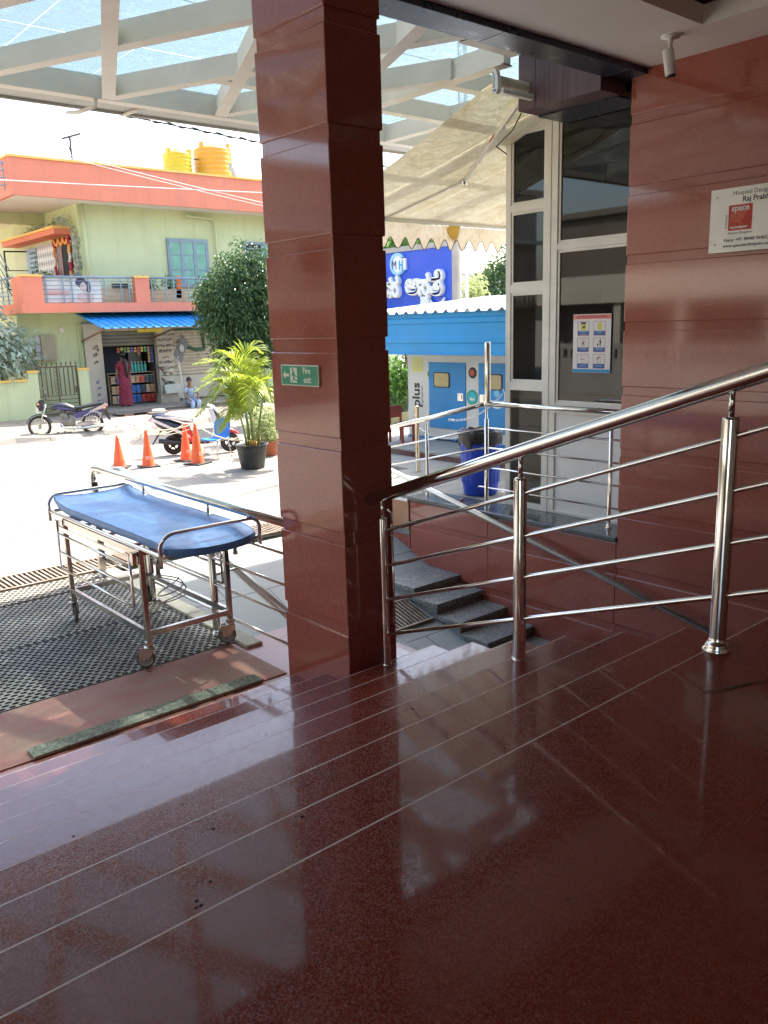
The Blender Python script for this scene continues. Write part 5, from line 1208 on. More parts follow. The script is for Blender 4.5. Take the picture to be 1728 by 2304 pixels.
def cubes_mat():
    m, nt, b, out = newmat('cube_pattern_tile'); co = wpos(nt)
    mp = nt.nodes.new('ShaderNodeMapping'); mp.inputs['Rotation'].default_value = (.785, 0, 0); mp.inputs['Scale'].default_value = (1, 6.5, 5.2); nt.links.new(co, mp.inputs[0])
    ck = nt.nodes.new('ShaderNodeTexChecker'); ck.inputs['Scale'].default_value = 1; nt.links.new(mp.outputs[0], ck.inputs[0])
    ck.inputs[1].default_value = (.62, .58, .52, 1); ck.inputs[2].default_value = (.28, .25, .23, 1)
    nt.links.new(ck.outputs[0], b.inputs['Base Color']); b.inputs['Roughness'].default_value = .4; return m
M['cubes'] = cubes_mat()
for a, b_ in ((29.05, 30.95), (27.30, 27.76)):
    mb = MB(); mb.box((SX-.015, a, 2.37), (SX+.01, b_, 4.45)); mb.build('patterned_tile', 'cubes', t)
mb = MB(); mb.prism([(0, 0), (5.2, 0), (5.2, .16), (0, .16)], (SX-.55, 32.9, 4.55), XN, ZU, 0, -.6); mb.build('door_hood', 'orange', t)
mb = MB(); mb.box((SX-.60, 27.65, 4.71), (SX, 32.95, 4.79)); mb.build('hood_cap', 'yellowt', t)
mb = MB(); mb.box((SX-.03, 30.98, 3.0), (SX+.02, 32.0, 4.42)); k = mb.build('window', 'bluegrey', t)
mb = MB()
for i in range(8): mb.box((SX-.06, 31.05, 3.1+i*.16), (SX-.04, 31.6, 3.16+i*.16))
mb.build('grille', 'black', k)
mb = MB(); mb.bar((SX-.04, 31.95, 3.05), (SX-.75, 32.1, 3.05), .03, .05); mb.bar((SX-.04, 31.95, 4.35), (SX-.75, 32.1, 4.35), .03, .05); mb.bar((SX-.75, 32.1, 3.03), (SX-.75, 32.1, 4.37), .05, .05); mb.bar((SX-.04, 31.95, 3.7), (SX-.75, 32.1, 3.7), .03, .03); mb.build('open_casement', 'black', k)
# creeper
mb = MB(); random.seed(31); pts = []
for i in range(30):
    v = i/29; pts.append(Vector((SX-.06+.05*math.sin(i), 27.22+.1*math.sin(i*.7), 2.4+v*2.3)))
for i in range(22):
    v = i/21; pts.append(Vector((SX-.3, 27.25+3.4*v, 4.86+.16*math.sin(v*9)*(1-v))))
for p in pts:
    for q in range(16): leafquad(mb, p+Vector((random.gauss(0, .07), random.gauss(0, .09), random.gauss(0, .08))), Vector((random.gauss(-.3, .6), random.gauss(0, .6), random.gauss(-.2, .6))), Vector((0, 0, 1)), .10, .07)
tag(mb.build('creeper', 'milk'), 'dusty green creeper climbing around the garlanded upstairs door', 'plant')
mb = MB(); crown(mb, [(10.4, 29.4, 2.9, .25, .25, .55)], 420, .22, .04, .1, .5, 14, -.8); tag(mb.build('balcony_plant', 'plant'), 'spiky leaved plant on the upstairs balcony by the tiled strip', 'plant')
# banner on balcony
t2 = thing('balcony_banner', 'printed white banner with a portrait behind the upstairs railing', 'banner', (10.1, 26.2, 2.4))
mb = MB(); mb.box((9.2, 26.17, 2.39), (11.0, 26.18, 3.14)); mb.build('sheet', pm('banner_white', (.68, .66, .62), .6, 0, .15, 2), t2)
mb = MB(); mb.ell((10.45, 26.165, 2.86), (.11, .008, .14), 16, 8); mb.ell((10.5, 26.165, 2.55), (.26, .006, .16), 14, 8); mb.build('portrait_face', pm('print_pink', (.66, .50, .46), .6), t2)
mb = MB(); mb.ell((10.38, 26.168, 2.98), (.17, .006, .15), 14, 8); mb.ell((10.60, 26.168, 2.84), (.08, .006, .2), 12, 8); mb.build('portrait_hair', pm('print_dark', (.06, .06, .10), .6), t2)
mb = MB(); mb.box((9.3, 26.165, 2.60), (10.0, 26.169, 2.72)); mb.box((9.22, 26.165, 2.78), (9.9, 26.168, 2.80)); mb.build('faded_print', pm('print_rose', (.66, .36, .32), .6), t2)
mb = MB(); mb.box((11.05, 26.3, 2.37), (12.05, 26.5, 2.83)); mb.box((12.6, 26.3, 2.37), (14.0, 26.5, 2.80)); tag(mb.build('planter_ledge', pm('tan_ledge', (.52, .40, .24), .7)), 'tan coloured ledge behind the upstairs railing', 'ledge')
mb = MB(); mb.box((11.45, 26.2, 2.84), (11.95, 26.4, 2.96)); tag(mb.build('trough_pot', 'black'), 'black trough on the ledge between the coral piers', 'pot')
for i, (x, lb) in enumerate(((12.75, 'small leafy potted plant just right of the middle coral pier'), (13.45, 'small leafy potted plant nearer the dark tree on the balcony'))):
    q_ = thing('pot_plant', lb, 'plant', (x, 26.4, 2.80), 'small plants on the balcony'); mb = MB(); mb.lathe((x, 26.4, 2.80), [(0, 0), (.05, 0), (.07, .1), (0, .1)], 12); mb.build('pot', 'black', q_)
    mb = MB(); crown(mb, [(x, 26.4, 2.97, .16, .14, .12)], 150, .09, .05, .2, .4, 40+i); mb.build('foliage', 'plant', q_)
mb = MB(); mb.add([(13.62, 26.3, 2.5), (13.80, 26.3, 2.5), (13.84, 26.3, 3.18), (13.66, 26.3, 3.25), (13.62, 26.33, 2.5), (13.80, 26.33, 2.5), (13.84, 26.33, 3.18), (13.66, 26.33, 3.25)], [(0, 1, 2, 3), (7, 6, 5, 4), (0, 4, 5, 1), (1, 5, 6, 2), (2, 6, 7, 3), (3, 7, 4, 0)])
tag(mb.build('drying_cloth', pm('orange_cloth', (.75, .18, .04), .8)), 'bright orange cloth drying on the balcony railing', 'cloth')

# ---- shop
t = thing('shop', 'small shop with half raised shutter under the blue sheet awning', 'shop', (12.2, 27, -1))
M['cream2'] = pm('cream_shop_wall', (.56, .50, .40), .7, 0, .12, 1.5, dirt=((.35, .30, .24), .5))
mb = MB(); mb.box((10.55, 26.8, -1.0), (11.12, 27.0, 1.75)); mb.build('pillar', 'cream2', t)
mb = MB(); mb.box((13.03, 26.82, -.9), (13.60, 27.05, 1.6)); mb.build('pillar', 'cream2', t)
def shutter(x0, x1, z0, z1, y, mat):
    mb = MB(); n = int((z1-z0)/.105); pr = []
    for i in range(n):
        z = z1-(i+1)*(z1-z0)/n; h = (z1-z0)/n; pr += [(y, z), (y-.022, z+h*.3), (y-.022, z+h*.7), (y, z+h*.95)]
    pr.sort(key=lambda p: p[1]); m = len(pr)
    mb.add([(x, a, b_) for x in (x0, x1) for a, b_ in pr], [(i, i+1, m+i+1, m+i) for i in range(m-1)]); return mb.build('shutter', mat, t)
shutter(11.12, 13.03, 1.02, 1.50, 27.02, pm('grey_shutter', (.20, .19, .16), .5, .2, .15, 4))
shutter(13.62, 15.6, -.05, 1.62, 27.05, pm('tan_shutter', (.50, .42, .32), .5, .1, .15, 3))
mb = MB(); mb.box((13.62, 27.0, -.85), (15.6, 27.06, -.06)); mb.build('stall_riser', 'cream2', t)
mb = MB(); mb.tube([(13.75, 27.0, 1.5), (15.0, 27.0, 1.48)], .05, 6); mb.tube([(14.85, 27.0, 1.45), (14.9, 27.0, .85)], .05, 6); mb.tube([(13.9, 27.0, 1.1), (14.2, 27.0, .92), (14.55, 27.0, .78), (14.9, 27.0, .80)], .06, 6); mb.build('painted_mark', pm('dark_green_mark', (.04, .12, .07), .6), t)
mb = MB(); n = 26; x0, x1 = 10.38, 15.4; vs = []
per = .27; i = 0; xx = x0
while xx < x1:
    for dx, h in ((0, 0), (.03, .045), (.06, .045), (.09, 0)):
        vs += [(xx+dx, 26.98, 2.09+h), (xx+dx, 24.9, 1.585+h)]
    xx += per; vs += [(xx-.001, 26.98, 2.09), (xx-.001, 24.9, 1.585)]
mb.add(vs, [(q, q+1, q+3, q+2) for q in range(0, len(vs)-2, 2)]); mb.build('sheet_awning', pm('shop_blue_sheet', (.03, .28, .68), .4, 0, .08, 1.2), t)
for x in (10.5, 12.85, 15.2):
    mb = MB(); mb.bar((x, 26.95, 1.2), (x, 25.0, 1.56), .04, .05); mb.bar((x, 24.98, 1.56), (x, 26.9, 2.03), .03, .04); mb.build('awning_bracket', pm('rusty_brown', (.22, .12, .08), .6), t)
mb = MB(); mb.box((10.4, 24.98, 1.545), (15.3, 25.02, 1.585)); mb.build('awning_rail', 'rust', t)
mb = MB(); mb.box((11.15, 26.9, 1.52), (13.6, 26.98, 1.80)); mb.build('fascia_board', pm('faded_board', (.50, .42, .34), .7, 0, .3, 3), t)
mb = MB(); mb.box((12.28, 26.6, 1.44), (13.15, 26.62, 1.70)); k = mb.build('yellow_board', pm('shop_yellow', (.78, .62, .06), .6), t)
text('board_word', 'SALE CENTER', (12.33, 26.598, 1.54), XP, ZU, .115, 'dark', k, .002, bold=.003, sx=1.02)
bk_ = cs('signblack', (.05, .04, .04))
for i, s_ in enumerate(('ನಮ್ಮಲ್ಲಿ ಎಲ್ಲಾ', 'ಕಮ್ಮಿ', 'ಎಲ್ಲಾ ಕಡೆಯ', 'ಜೆರಾಕ್ಸ್', 'ಮತ್ತು', 'ಈ ಟಿಕೆಟ್', 'ದೊರೆಯುತ್ತದೆ')):
    text('painted_word', s_, (13.31, 26.815, 1.31-.185*i), XP, ZU, (.09, .15, .12, .13, .08, .13, .12)[i], bk_, t, .001, 'CENTER', bold=.002)
for i, s_ in enumerate(('ಮೈ', 'ಸಿ', 'ತಿ')): text('painted_word', s_, (10.78, 26.795, .95-.24*i), XP, ZU, .17, bk_, t, .001, bold=.003)
for i, s_ in enumerate(('ಕ', 'ತಿ', 'ಳ', 'ಭಾ')): text('painted_word', s_, (10.80, 26.795, -.15-.2*i), XP, ZU, .16, cs('signblue', (.06, .12, .30)), t, .001, bold=.003)
mb = MB()
def animal(x, z, s_, brown):
    mb.tube([(x-.14*s_, 26.8, z), (x, 26.8, z+.01), (x+.14*s_, 26.8, z)], [.05*s_, .055*s_, .05*s_], 8, 0)
    for dx in (-.12, -.07, .09, .13): mb.tube([(x+dx*s_, 26.8, z), (x+dx*s_, 26.8, z-.13*s_)], .010, 5, 1)
    mb.tube([(x-.14*s_, 26.8, z+.02), (x-.20*s_, 26.8, z+.10*s_)], [.03*s_, .02*s_], 6, brown); mb.ell((x-.21*s_, 26.8, z+.11*s_), (.045*s_, .01, .02*s_), 8, 6, brown)
animal(13.32, .13, 1.2, 1); animal(13.32, -.22, 1.0, 1)
mb.box((13.05, 26.80, -.03), (13.58, 26.815, -.015), 2); mb.box((13.05, 26.80, -.38), (13.58, 26.815, -.37), 1)
mb.build('painted_cow', ['cream2', pm('brown_paint', (.16, .07, .05), .6), pm('green_paint', (.05, .20, .12), .6)], t)
mb = MB(); mb.tube([(13.36+.26*math.cos(a*.3), 26.76, -.52+.30*math.sin(a*.3)) for a in range(21)], .022, 6, closed=True); mb.bar((13.36, 26.76, -.8), (13.36, 26.76, -.22), .03, .02); mb.bar((13.12, 26.76, -.52), (13.6, 26.76, -.52), .03, .02)
tag(mb.build('iron_wheel', pm('dark_green_iron', (.04, .13, .09), .5)), 'dark green iron wheel ring leaning against the painted shop pillar', 'wheel')
mb = MB(); mb.box((11.12, 29.2, -.9), (13.03, 29.3, 1.6)); mb.box((11.0, 27.0, -.9), (11.1, 29.2, 1.6)); mb.box((13.04, 27.06, -.9), (13.1, 29.2, 1.6)); mb.build('inner_wall', pm('shop_inside', (.10, .09, .08), .8, 0, .3, 2), t)
mb = MB(); mb.box((10.4, 24.9, -1.2), (16, 27.0, -.905)); mb.box((10.7, 24.85, -.92), (16.1, 27.05, -.90)); mb.box((12.9, 24.5, -1.2), (16.5, 24.9, -1.02)); mb.build('plinth', 'verge', t)
# counter shelves
t = thing('shop_counter', 'wooden display counter with three shelves of packets inside the shop', 'counter', (12.2, 27.4, -.9))
mb = MB()
for z in (-.88, -.56, -.22, .02, .12): mb.box((11.35, 27.15, z), (13.0, 27.5, z+.02))
for x in (11.35, 12.12, 12.98): mb.box((x, 27.15, -.9), (x+.025, 27.5, .12))
mb.build('shelf', pm('counter_wood', (.40, .33, .24), .5), t)
random.seed(44); kinds = [('biscuit packet', (.62, .30, .16)), ('blue packet', (.05, .16, .45)), ('dark packet', (.05, .07, .09)), ('tan packet', (.62, .42, .26)), ('red packet', (.60, .08, .05)), ('pale packet', (.55, .60, .62))]
rows = {-.86: [3, 5, 5, 1, 1, 1, 4, 4, 4], -.54: [3, 0, 3, 3, 1, 1, 2, 3, 0], -.20: [3, 1, 3, 3, 3, 0, 4, 2, 2]}
for z, seq in rows.items():
    for i, kd in enumerate(seq):
        x = 11.42+i*.172; h = .22 if z > -.3 else .26
        mb = MB(); nz = 4
        for q in range(nz): mb.box((x+random.uniform(0, .012), 27.1, z+q*h/nz), (x+.15+random.uniform(-.01, .01), 27.4, z+(q+.86)*h/nz))
        o = mb.build('packet_stack', pm('pack_'+str(kd), kinds[kd][1], .45, 0, .35, 18))
        rn = {-.86: 'bottom', -.54: 'middle', -.20: 'top'}[z]
        tag(o, 'stack of %ss number %d from the left on the %s counter shelf' % (kinds[kd][0], i+1, rn), 'packets', 'packets on the shop counter shelves')
bot = thing('water_bottle', 'teal tinted water bottle, first from the left on the shop counter', 'bottle', (12.28, 27.3, .14), 'water bottles on the shop counter')
mb = MB(); mb.lathe((12.28, 27.3, .14), [(0, 0), (.045, 0), (.05, .02), (.048, .12), (.05, .2), (.045, .24), (.018, .29), (.018, .31)], 12); mb.build('body', pm('teal_bottle', (.10, .48, .42), .2, 0, .2, 10), bot)
mb = MB(); mb.lathe((12.28, 27.3, .45), [(.021, 0), (.021, .03), (0, .03)], 10); mb.build('cap', 'white', bot)
for i in range(1, 5): dup(bot, (12.28+.118*i, 27.3, .14), 'teal tinted water bottle, %s from the left on the shop counter' % ('second', 'third', 'fourth', 'fifth')[i-1])
cols = [(.45, .10, .06), (.55, .45, .10), (.10, .30, .12), (.45, .30, .14), (.08, .12, .35), (.6, .25, .1)]
for i in range(11):
    x = 11.75+i*.118; mb = MB(); L = (.18, .30, .22, .16, .26)[i % 5] if i < 9 else .62
    nn = max(2, int(L/.09))
    for q in range(nn): mb.prism([(-.045, 0), (.045, 0), (.04, .075), (-.04, .075)], (x, 27.06, .98-(q+1)*.09), XP, ZU, -.008, .012)
    tag(mb.build('hanging_packets', pm('hang_%d' % (i % 6), cols[i % 6], .4, 0, .4, 20)), 'strip of packets hanging under the half raised shutter, %d from the left' % (i+1), 'packets', 'packet strips hanging in the shop')
mb = MB(); mb.box((11.20, 27.3, .1), (11.9, 27.35, 1.0)); mb.box((11.15, 27.2, -.85), (11.32, 27.3, .25)); tag(mb.build('dark_curtain', pm('dark_cloth', (.015, .018, .03), .9)), 'dark cloth hanging inside the shop at left', 'curtain')
mb = MB(); mb.box((12.25, 27.45, .15), (12.72, 27.5, .85)); tag(mb.build('steel_cabinet', pm('grey_cabinet', (.10, .11, .10), .5)), 'grey cabinet standing behind the bottles in the shop', 'cabinet')
mb = MB(); mb.box((12.80, 26.4, -.905), (13.5, 26.75, -.74)); mb.box((12.82, 26.42, -.74), (13.45, 26.72, -.60)); tag(mb.build('stone_blocks', pm('concrete_block', (.34, .29, .22), .85, 0, .2, 6)), 'two stacked concrete blocks below the iron wheel', 'block')
mb = MB(); mb.prism([(0, 0), (.55, .02), (.56, .33), (-.06, .30)], (12.96, 26.3, -.60), XP, ZU, 0, .01); o = tag(mb.build('card_board', pm('pale_board', (.50, .50, .42), .7, 0, .2, 5)), 'pale printed board propped on the concrete blocks', 'board')
t = thing('satellite_dish', 'grey tilted dish shaped panel on a white pole before the tan shutter', 'dish', (13.6, 26.2, -.9))
mb = MB(); mb.add([(13.62, 26.2, 1.36), (13.83, 26.1, 1.08), (13.56, 26.2, .38), (13.33, 26.3, .66), (13.63, 26.23, 1.36), (13.84, 26.13, 1.08), (13.57, 26.23, .38), (13.34, 26.33, .66)], [(0, 1, 2, 3), (7, 6, 5, 4), (0, 4, 5, 1), (1, 5, 6, 2), (2, 6, 7, 3), (3, 7, 4, 0)]); mb.build('panel', pm('grey_dish', (.18, .19, .18), .5, 0, .2, 6), t)
mb = MB(); mb.ell((13.59, 26.17, .88), (.09, .01, .13), 16, 8); mb.build('feed_disc', pm('pale_grey', (.45, .45, .42), .6), t)
mb = MB(); mb.tube([(13.46, 26.25, .62), (13.56, 26.3, -.1), (13.58, 26.3, -.9)], .018, 6); mb.build('pole', 'white', t)

# step slab before the shop
t = thing('entry_ramp_slab', 'dark stone slab resting on brick blocks as a step up to the shop', 'slab', (11.2, 24.6, G))
mb = MB(); mb.prism([(-.75, 0), (.75, 0), (.62, .04), (-.65, .04)], (11.2, 24.9, -.96), XP, ZU, -.75, .45); mb.build('slab', pm('dark_slab', (.16, .15, .15), .35, 0, .35, 3), t)
mb = MB(); mb.box((11.35, 24.2, G), (11.95, 24.7, -.965)); mb.box((10.6, 24.4, G), (10.9, 25.0, -.965)); mb.build('brick_support', pm('old_brick', (.30, .19, .13), .85, 0, .35, 9, bump=.3), t)
t = thing('paint_bucket', 'white plastic bucket with blue printed band on the verge', 'bucket', (11.65, 23.6, -1.1))
bx, by = 11.02, 22.95
t.location = (bx, by, -1.14)
mb = MB(); mb.lathe((bx, by, 0), [(0, -1.12), (.145, -1.12), (.175, -.80), (.185, -.80), (.185, -.76), (.17, -.76), (.16, -.80), (0, -.85)], 24); mb.build('body', 'white', t)
mb = MB(); mb.lathe((bx, by, 0), [(.152, -1.06), (.172, -.86)], 24); mb.build('printed_band', pm('bucket_blue', (.10, .22, .50), .5, 0, .6, 16), t)

# ---- gate, compound wall, meter box
t = thing('compound_wall', 'low lime green compound wall with yellow coping left of the gate', 'wall', (8, 26, -1))
mb = MB(); mb.box((3.4, 26.0, -1.1), (8.43, 26.2, .12)); mb.box((8.43, 26.0, -1.1), (8.72, 26.25, .36)); mb.box((9.95, 26.0, -1.1), (10.27, 26.25, .36)); mb.box((3.3, 20, -1.17), (3.4, 26.2, .12)); mb.build('masonry', 'green', t)
mb = MB(); mb.box((3.35, 25.97, .12), (8.43, 26.23, .18)); mb.box((8.41, 25.97, .36), (8.74, 26.28, .42)); mb.box((9.93, 25.97, .36), (10.29, 26.28, .42)); mb.build('coping', 'yellowt', t)
t = thing('metal_gate', 'brown metal gate with spear points and an ornate centre strip', 'gate', (9.33, 26.1, -1))
mb = MB()
for a, b_ in (((8.74, .50), (9.94, .48)), ((8.74, -.92), (9.92, -.92)), ((8.74, .50), (8.74, -.92)), ((9.93, .48), (9.93, -.92)), ((9.33, .49), (9.33, -.92))): mb.bar((a[0], 26.1, a[1]), (b_[0], 26.1, b_[1]), .04, .04, upd=(0, 1, 0))
for z in (-.38, -.50, -.62, -.74, -.84): mb.bar((8.76, 26.1, z), (9.92, 26.1, z), .045, .02)
for i in range(8):
    if i in (3,): continue
    x = 8.86+i*.135; mb.bar((x, 26.1, -.36), (x, 26.1, .48), .028, .028, upd=(0, 1, 0))
mb.box((9.84, 26.06, -.32), (9.95, 26.1, -.12)); mb.build('leaf', 'bronze', t)
mb = MB()
for i in range(9):
    x = 8.76+i*.145; mb.lathe((x, 26.1, .50), [(.012, 0), (.012, .05), (.028, .08), (0, .16)], 6)
mb.build('spear_point', 'bronze', t)
mb = MB()
for i in range(7):
    z = -.34+i*.125; mb.tube([(9.27+.05*math.cos(a*.785), 26.09, z+.05*math.sin(a*.785)) for a in range(8)], .008, 5, closed=True)
mb.build('scroll_ornament', 'bronze', t)
t = thing('meter_box', 'grey electricity meter cupboard on the green wall above the gate', 'box', (9.4, 26.9, 1))
mb = MB(); mb.box((9.22, 26.86, .66), (9.65, 27.0, 1.43)); mb.build('cabinet', pm('meter_tan', (.34, .30, .20), .6, 0, .15, 4), t)
mb = MB()
for i in range(3): mb.box((9.05, 26.9, .70+i*.24), (9.21, 26.98, .92+i*.24))
mb.build('meter', pm('meter_grey', (.46, .44, .42), .6, 0, .1, 5), t)
mb = MB(); mb.box((9.85, 26.92, 1.50), (9.98, 27.0, 1.66)); tag(mb.build('wall_light', 'soffitw'), 'small white lamp box under the balcony on the green wall', 'lamp')
mb = MB(); mb.tube([(10.50, 26.9, 1.6), (10.5, 26.9, -1.0)], .03, 6); tag(mb.build('drain_pipe', 'green'), 'thin green pipe running down beside the shop pillar', 'pipe')

# ---- external stair at far left
t = thing('outside_staircase', 'teal outdoor staircase with blue grey railing at the left edge', 'stair', (8, 30, 2.4))
mb = MB()
for i in range(12): mb.box((8.6-.0, 34-i*.3, 2.4+i*.0), (8.6, 34, 2.4)) if False else mb.box((6.9, 29.0+.28*(11-i), 2.4+i*.18), (7.9, 29.3+.28*(11-i), 2.58+i*.18))
mb.build('steps', pm('teal_paint', (.08, .32, .32), .6, 0, .15, 3), t)
mb = MB()
for dz in (0, .25, .5, .75): mb.tube([(8.0, 28.6, 2.7+dz), (8.0, 33, 5.4+dz-.0)], .02, 6); mb.tube([(7.85, 26.5, 4.2+dz-.4), (8.45, 26.6, 2.9+dz-.3)], .016, 6)
for i in range(9): mb.tube([(8.0, 28.6+i*.55, 2.5+i*.34), (8.0, 28.6+i*.55, 3.5+i*.34)], .018, 6)
mb.build('railing', 'bluegrey', t)
mb = MB()
for dz in (0, .2, .4, .6): mb.tube([(8.5, 26.1, 5.65+dz), (7.2, 30, 5.65+dz)], .018, 6)
for i in range(5): mb.tube([(8.48-.3*i, 26.2+.9*i, 5.5), (8.48-.3*i, 26.2+.9*i, 6.3)], .018, 6)
tag(mb.build('roof_railing', 'bluegrey'), 'blue grey railing at the left end of the coral parapet', 'railing')

# ---- roof items
def tank(x, y, z, r, h, col, label):
    t = thing('water_tank', label, 'tank', (x, y, z), 'yellow roof tanks')
    mb = MB(); pr = [(r, 0)]
    n = 7
    for i in range(n):
        za = h*.80*i/n; zb = h*.80*(i+1)/n; pr += [(r, za+.01), (r, zb-.05), (r*.975, zb-.03), (r*.975, zb-.01)]
    pr += [(r, h*.80), (r*.97, h*.83), (r*.55, h*.93), (r*.30, h*.95)]
    mb.lathe((x, y, z), pr, 28)
    for a in (200, 320, 80): 
        ca, sa = math.cos(math.radians(a)), math.sin(math.radians(a)); mb.box((x+ca*r*.85-.07, y+sa*r*.85-.07, z+h*.7), (x+ca*r*.85+.07, y+sa*r*.85+.07, z+h*.97))
    mb.build('shell', pm('tank_'+label[:6], col, .45, 0, .08, 3), t)
    mb = MB(); mb.lathe((x, y, z+h*.94), [(r*.30, 0), (r*.30, .05), (0, .06)], 16); mb.build('lid', pm('tank_lid', (.35, .18, .12), .6), t)
    return t
tank(15.2, 28.5, 6.55, .50, 1.12, (.50, .38, .015), 'smaller lemon yellow ribbed water tank on the house roof')
tank(16.62, 28.5, 6.55, .69, 1.45, (.60, .30, .03), 'larger orange yellow ribbed water tank beside the lemon one')
mb = MB(); mb.box((13.5, 27.3, 5.52), (18.2, 29.5, 6.55)); tag(mb.build('tank_plinth', 'green'), 'flat plinth behind the parapet under the roof tanks', 'plinth')
mb = MB(); mb.tube([(15.6, 28.3, 7.35), (15.95, 28.3, 7.35)], .02, 6); tag(mb.build('tank_pipe', 'black'), 'thin dark pipe joining the two roof tanks', 'pipe')
t = thing('roof_dish', 'small grey satellite dish in front of the larger roof tank', 'dish', (16.4, 26.4, 6.4))
mb = MB(); mb.lathe((0, 0, 0), [(0, 0), (.12, .01), (.24, .05), (.30, .08), (.24, .06), (.12, .02)], 20)
R_ = Matrix.Rotation(math.radians(62), 3, 'Y') @ Matrix.Rotation(math.radians(20), 3, 'X')
mb.v = [tuple(Vector((16.15, 26.55, 6.72))+R_ @ Vector(v)) for v in mb.v]; mb.build('reflector', pm('dish_grey', (.28, .34, .36), .5), t)
mb = MB(); mb.tube([(16.3, 26.55, 6.68), (16.2, 26.5, 6.4), (16.2, 26.3, 6.35)], .015, 6); mb.build('mount', 'steel2', t)
t = thing('tv_antenna', 'thin tv aerial on a pole above the coral parapet', 'antenna', (11.9, 28.9, 5.5))
mb = MB(); mb.tube([(11.62, 28.9, 5.5), (11.60, 28.9, 7.72)], .034, 6); mb.build('mast', 'tyre', t)
mb = MB(); mb.bar((11.35, 28.9, 7.65), (11.95, 28.9, 7.86), .09, .06)
for i in range(5): mb.bar((11.4+i*.12, 28.6, 7.67+i*.04), (11.4+i*.12, 29.2, 7.67+i*.04), .015, .015)
mb.bar((11.6, 28.9, 7.2), (11.48, 28.9, 7.62), .03, .03); mb.build('elements', 'tyre', t)
mb = MB(); mb.tube([(16.9, 27.6, 6.45), (16.8, 27.6, 7.95)], .035, 6); tag(mb.build('roof_pipe', 'yellowt'), 'upright cream pipe before the larger roof tank', 'pipe')
# ---- overhead cables
def cable(p, q, sag, r, mat, label, tw=0):
    p, q = Vector(p), Vector(q); n = 40; mb = MB(); pts = []
    for i in range(n+1):
        a = i/n; c = p.lerp(q, a); c.z -= sag*4*a*(1-a); pts.append(c)
    mb.tube(pts, r, 6)
    if tw:
        pp = []
        for i in range(n*10+1):
            a = i/(n*10); c = p.lerp(q, a); c.z -= sag*4*a*(1-a); ph = a*tw; pp.append(c+Vector((0, math.cos(ph), math.sin(ph)))*r*1.3)
        mb.tube(pp, r*.7, 5)
    return tag(mb.build('overhead_cable', mat), label, 'cable')
cable((2.0, 18, 6.35), (16.5, 18, 5.55), .05, .022, 'black', 'thick black twisted cable sagging below the canopy edge', 150)
cable((0, 24, 5.22), (20, 24, 5.85), .05, .014, 'soffitw', 'pale cable running level across the coral parapet')
cable((9.5, 24, 6.22), (19, 24, 5.0), .05, .011, 'soffitw', 'pale cable slanting down across the coral parapet, upper of the pair')
cable((9.5, 24.1, 6.17), (19, 24.1, 4.93), .06, .009, 'soffitw', 'pale cable slanting down across the coral parapet, lower of the pair')

# ================================================================ two wheelers (built nose along +x, rear wheel at the origin)
def wheel(root, x, z, R, wt, spokes, name='wheel', alloy=False, disc_m='steel2'):
    mb = MB(); mb.tube([(x+(R-wt)*math.cos(a*math.pi/16), 0, z+(R-wt)*math.sin(a*math.pi/16)) for a in range(32)], wt, 10, closed=True); k = mb.build('tyre', 'tyre', root)
    mb = MB(); rr = R-wt*1.9
    mb.tube([(x+rr*math.cos(a*math.pi/16), 0, z+rr*math.sin(a*math.pi/16)) for a in range(32)], wt*.55, 6, closed=True)
    mb.lathe((x, 0, z), [(0, -.07), (.05, -.07), (.055, 0), (.05, .07), (0, .07)], 14, axis='y')
    for i in range(spokes):
        a = 2*math.pi*i/spokes; w_ = .022 if alloy else .004
        mb.bar((x+.04*math.cos(a), (.0 if alloy else (.03 if i % 2 else -.03)), z+.04*math.sin(a)), (x+rr*math.cos(a+(.2 if alloy else .3*(1 if i % 2 else -1))), 0, z+rr*math.sin(a+(.2 if alloy else .3*(1 if i % 2 else -1)))), w_, w_*1.3)
    mb.build('rim', disc_m, k)
mk = lambda n, c, r=.35, m=0.: pm(n, c, r, m, .12, 8, coat=.3)
# --- motorbike
b = thing('motorbike', 'dark blue and grey commuter motorbike parked facing left by the verge', 'motorbike')
WB, R = 1.307, .29
wheel(b, 0, R, R, .042, 24); wheel(b, WB, R, R, .038, 24)
blk, nav, sil = mk('bike_black', (.02, .02, .03)), mk('bike_violet', (.055, .05, .17)), mk('bike_silver', (.52, .50, .47), .3, .5)
mb = MB(); mb.tube([(WB, .07, R), (WB-.12, .07, .62), (WB-.20, .06, .86)], .022, 8); mb.tube([(WB, -.07, R), (WB-.12, -.07, .62), (WB-.20, -.06, .86)], .022, 8); mb.build('fork', sil, b)
mb = MB(); pr = [(.09, a) for a in (60, 80, 100, 120, 140, 160)]
vs = []
for a in range(20, 165, 12):
    ra = math.radians(a); rr = R+.035
    for y, d in ((-.06, -.02), (-.035, .01), (.035, .01), (.06, -.02)): vs.append((WB+(rr+d)*math.cos(ra), y, R+(rr+d)*math.sin(ra)))
n = len(vs)//4; mb.add(vs, [(i*4+k, i*4+k+1, (i+1)*4+k+1, (i+1)*4+k) for i in range(n-1) for k in range(3)], 0, True); mb.build('front_fender', blk, b)
mb = MB(); secs = [(.30, .60, .05, .05), (.42, .70, .11, .09), (.60, .76, .135, .12), (.78, .79, .13, .11), (.92, .76, .09, .09), (1.0, .74, .05, .05)]
vs = []; sg = 12
for x, z, ry, rz in secs:
    for q in range(sg): a = 2*math.pi*q/sg; vs.append((x, ry*math.cos(a), z+rz*math.sin(a)))
mb.add(vs, [(i*sg+q, i*sg+(q+1) % sg, (i+1)*sg+(q+1) % sg, (i+1)*sg+q) for i in range(len(secs)-1) for q in range(sg)], 0, True); mb.build('tank', blk, b)
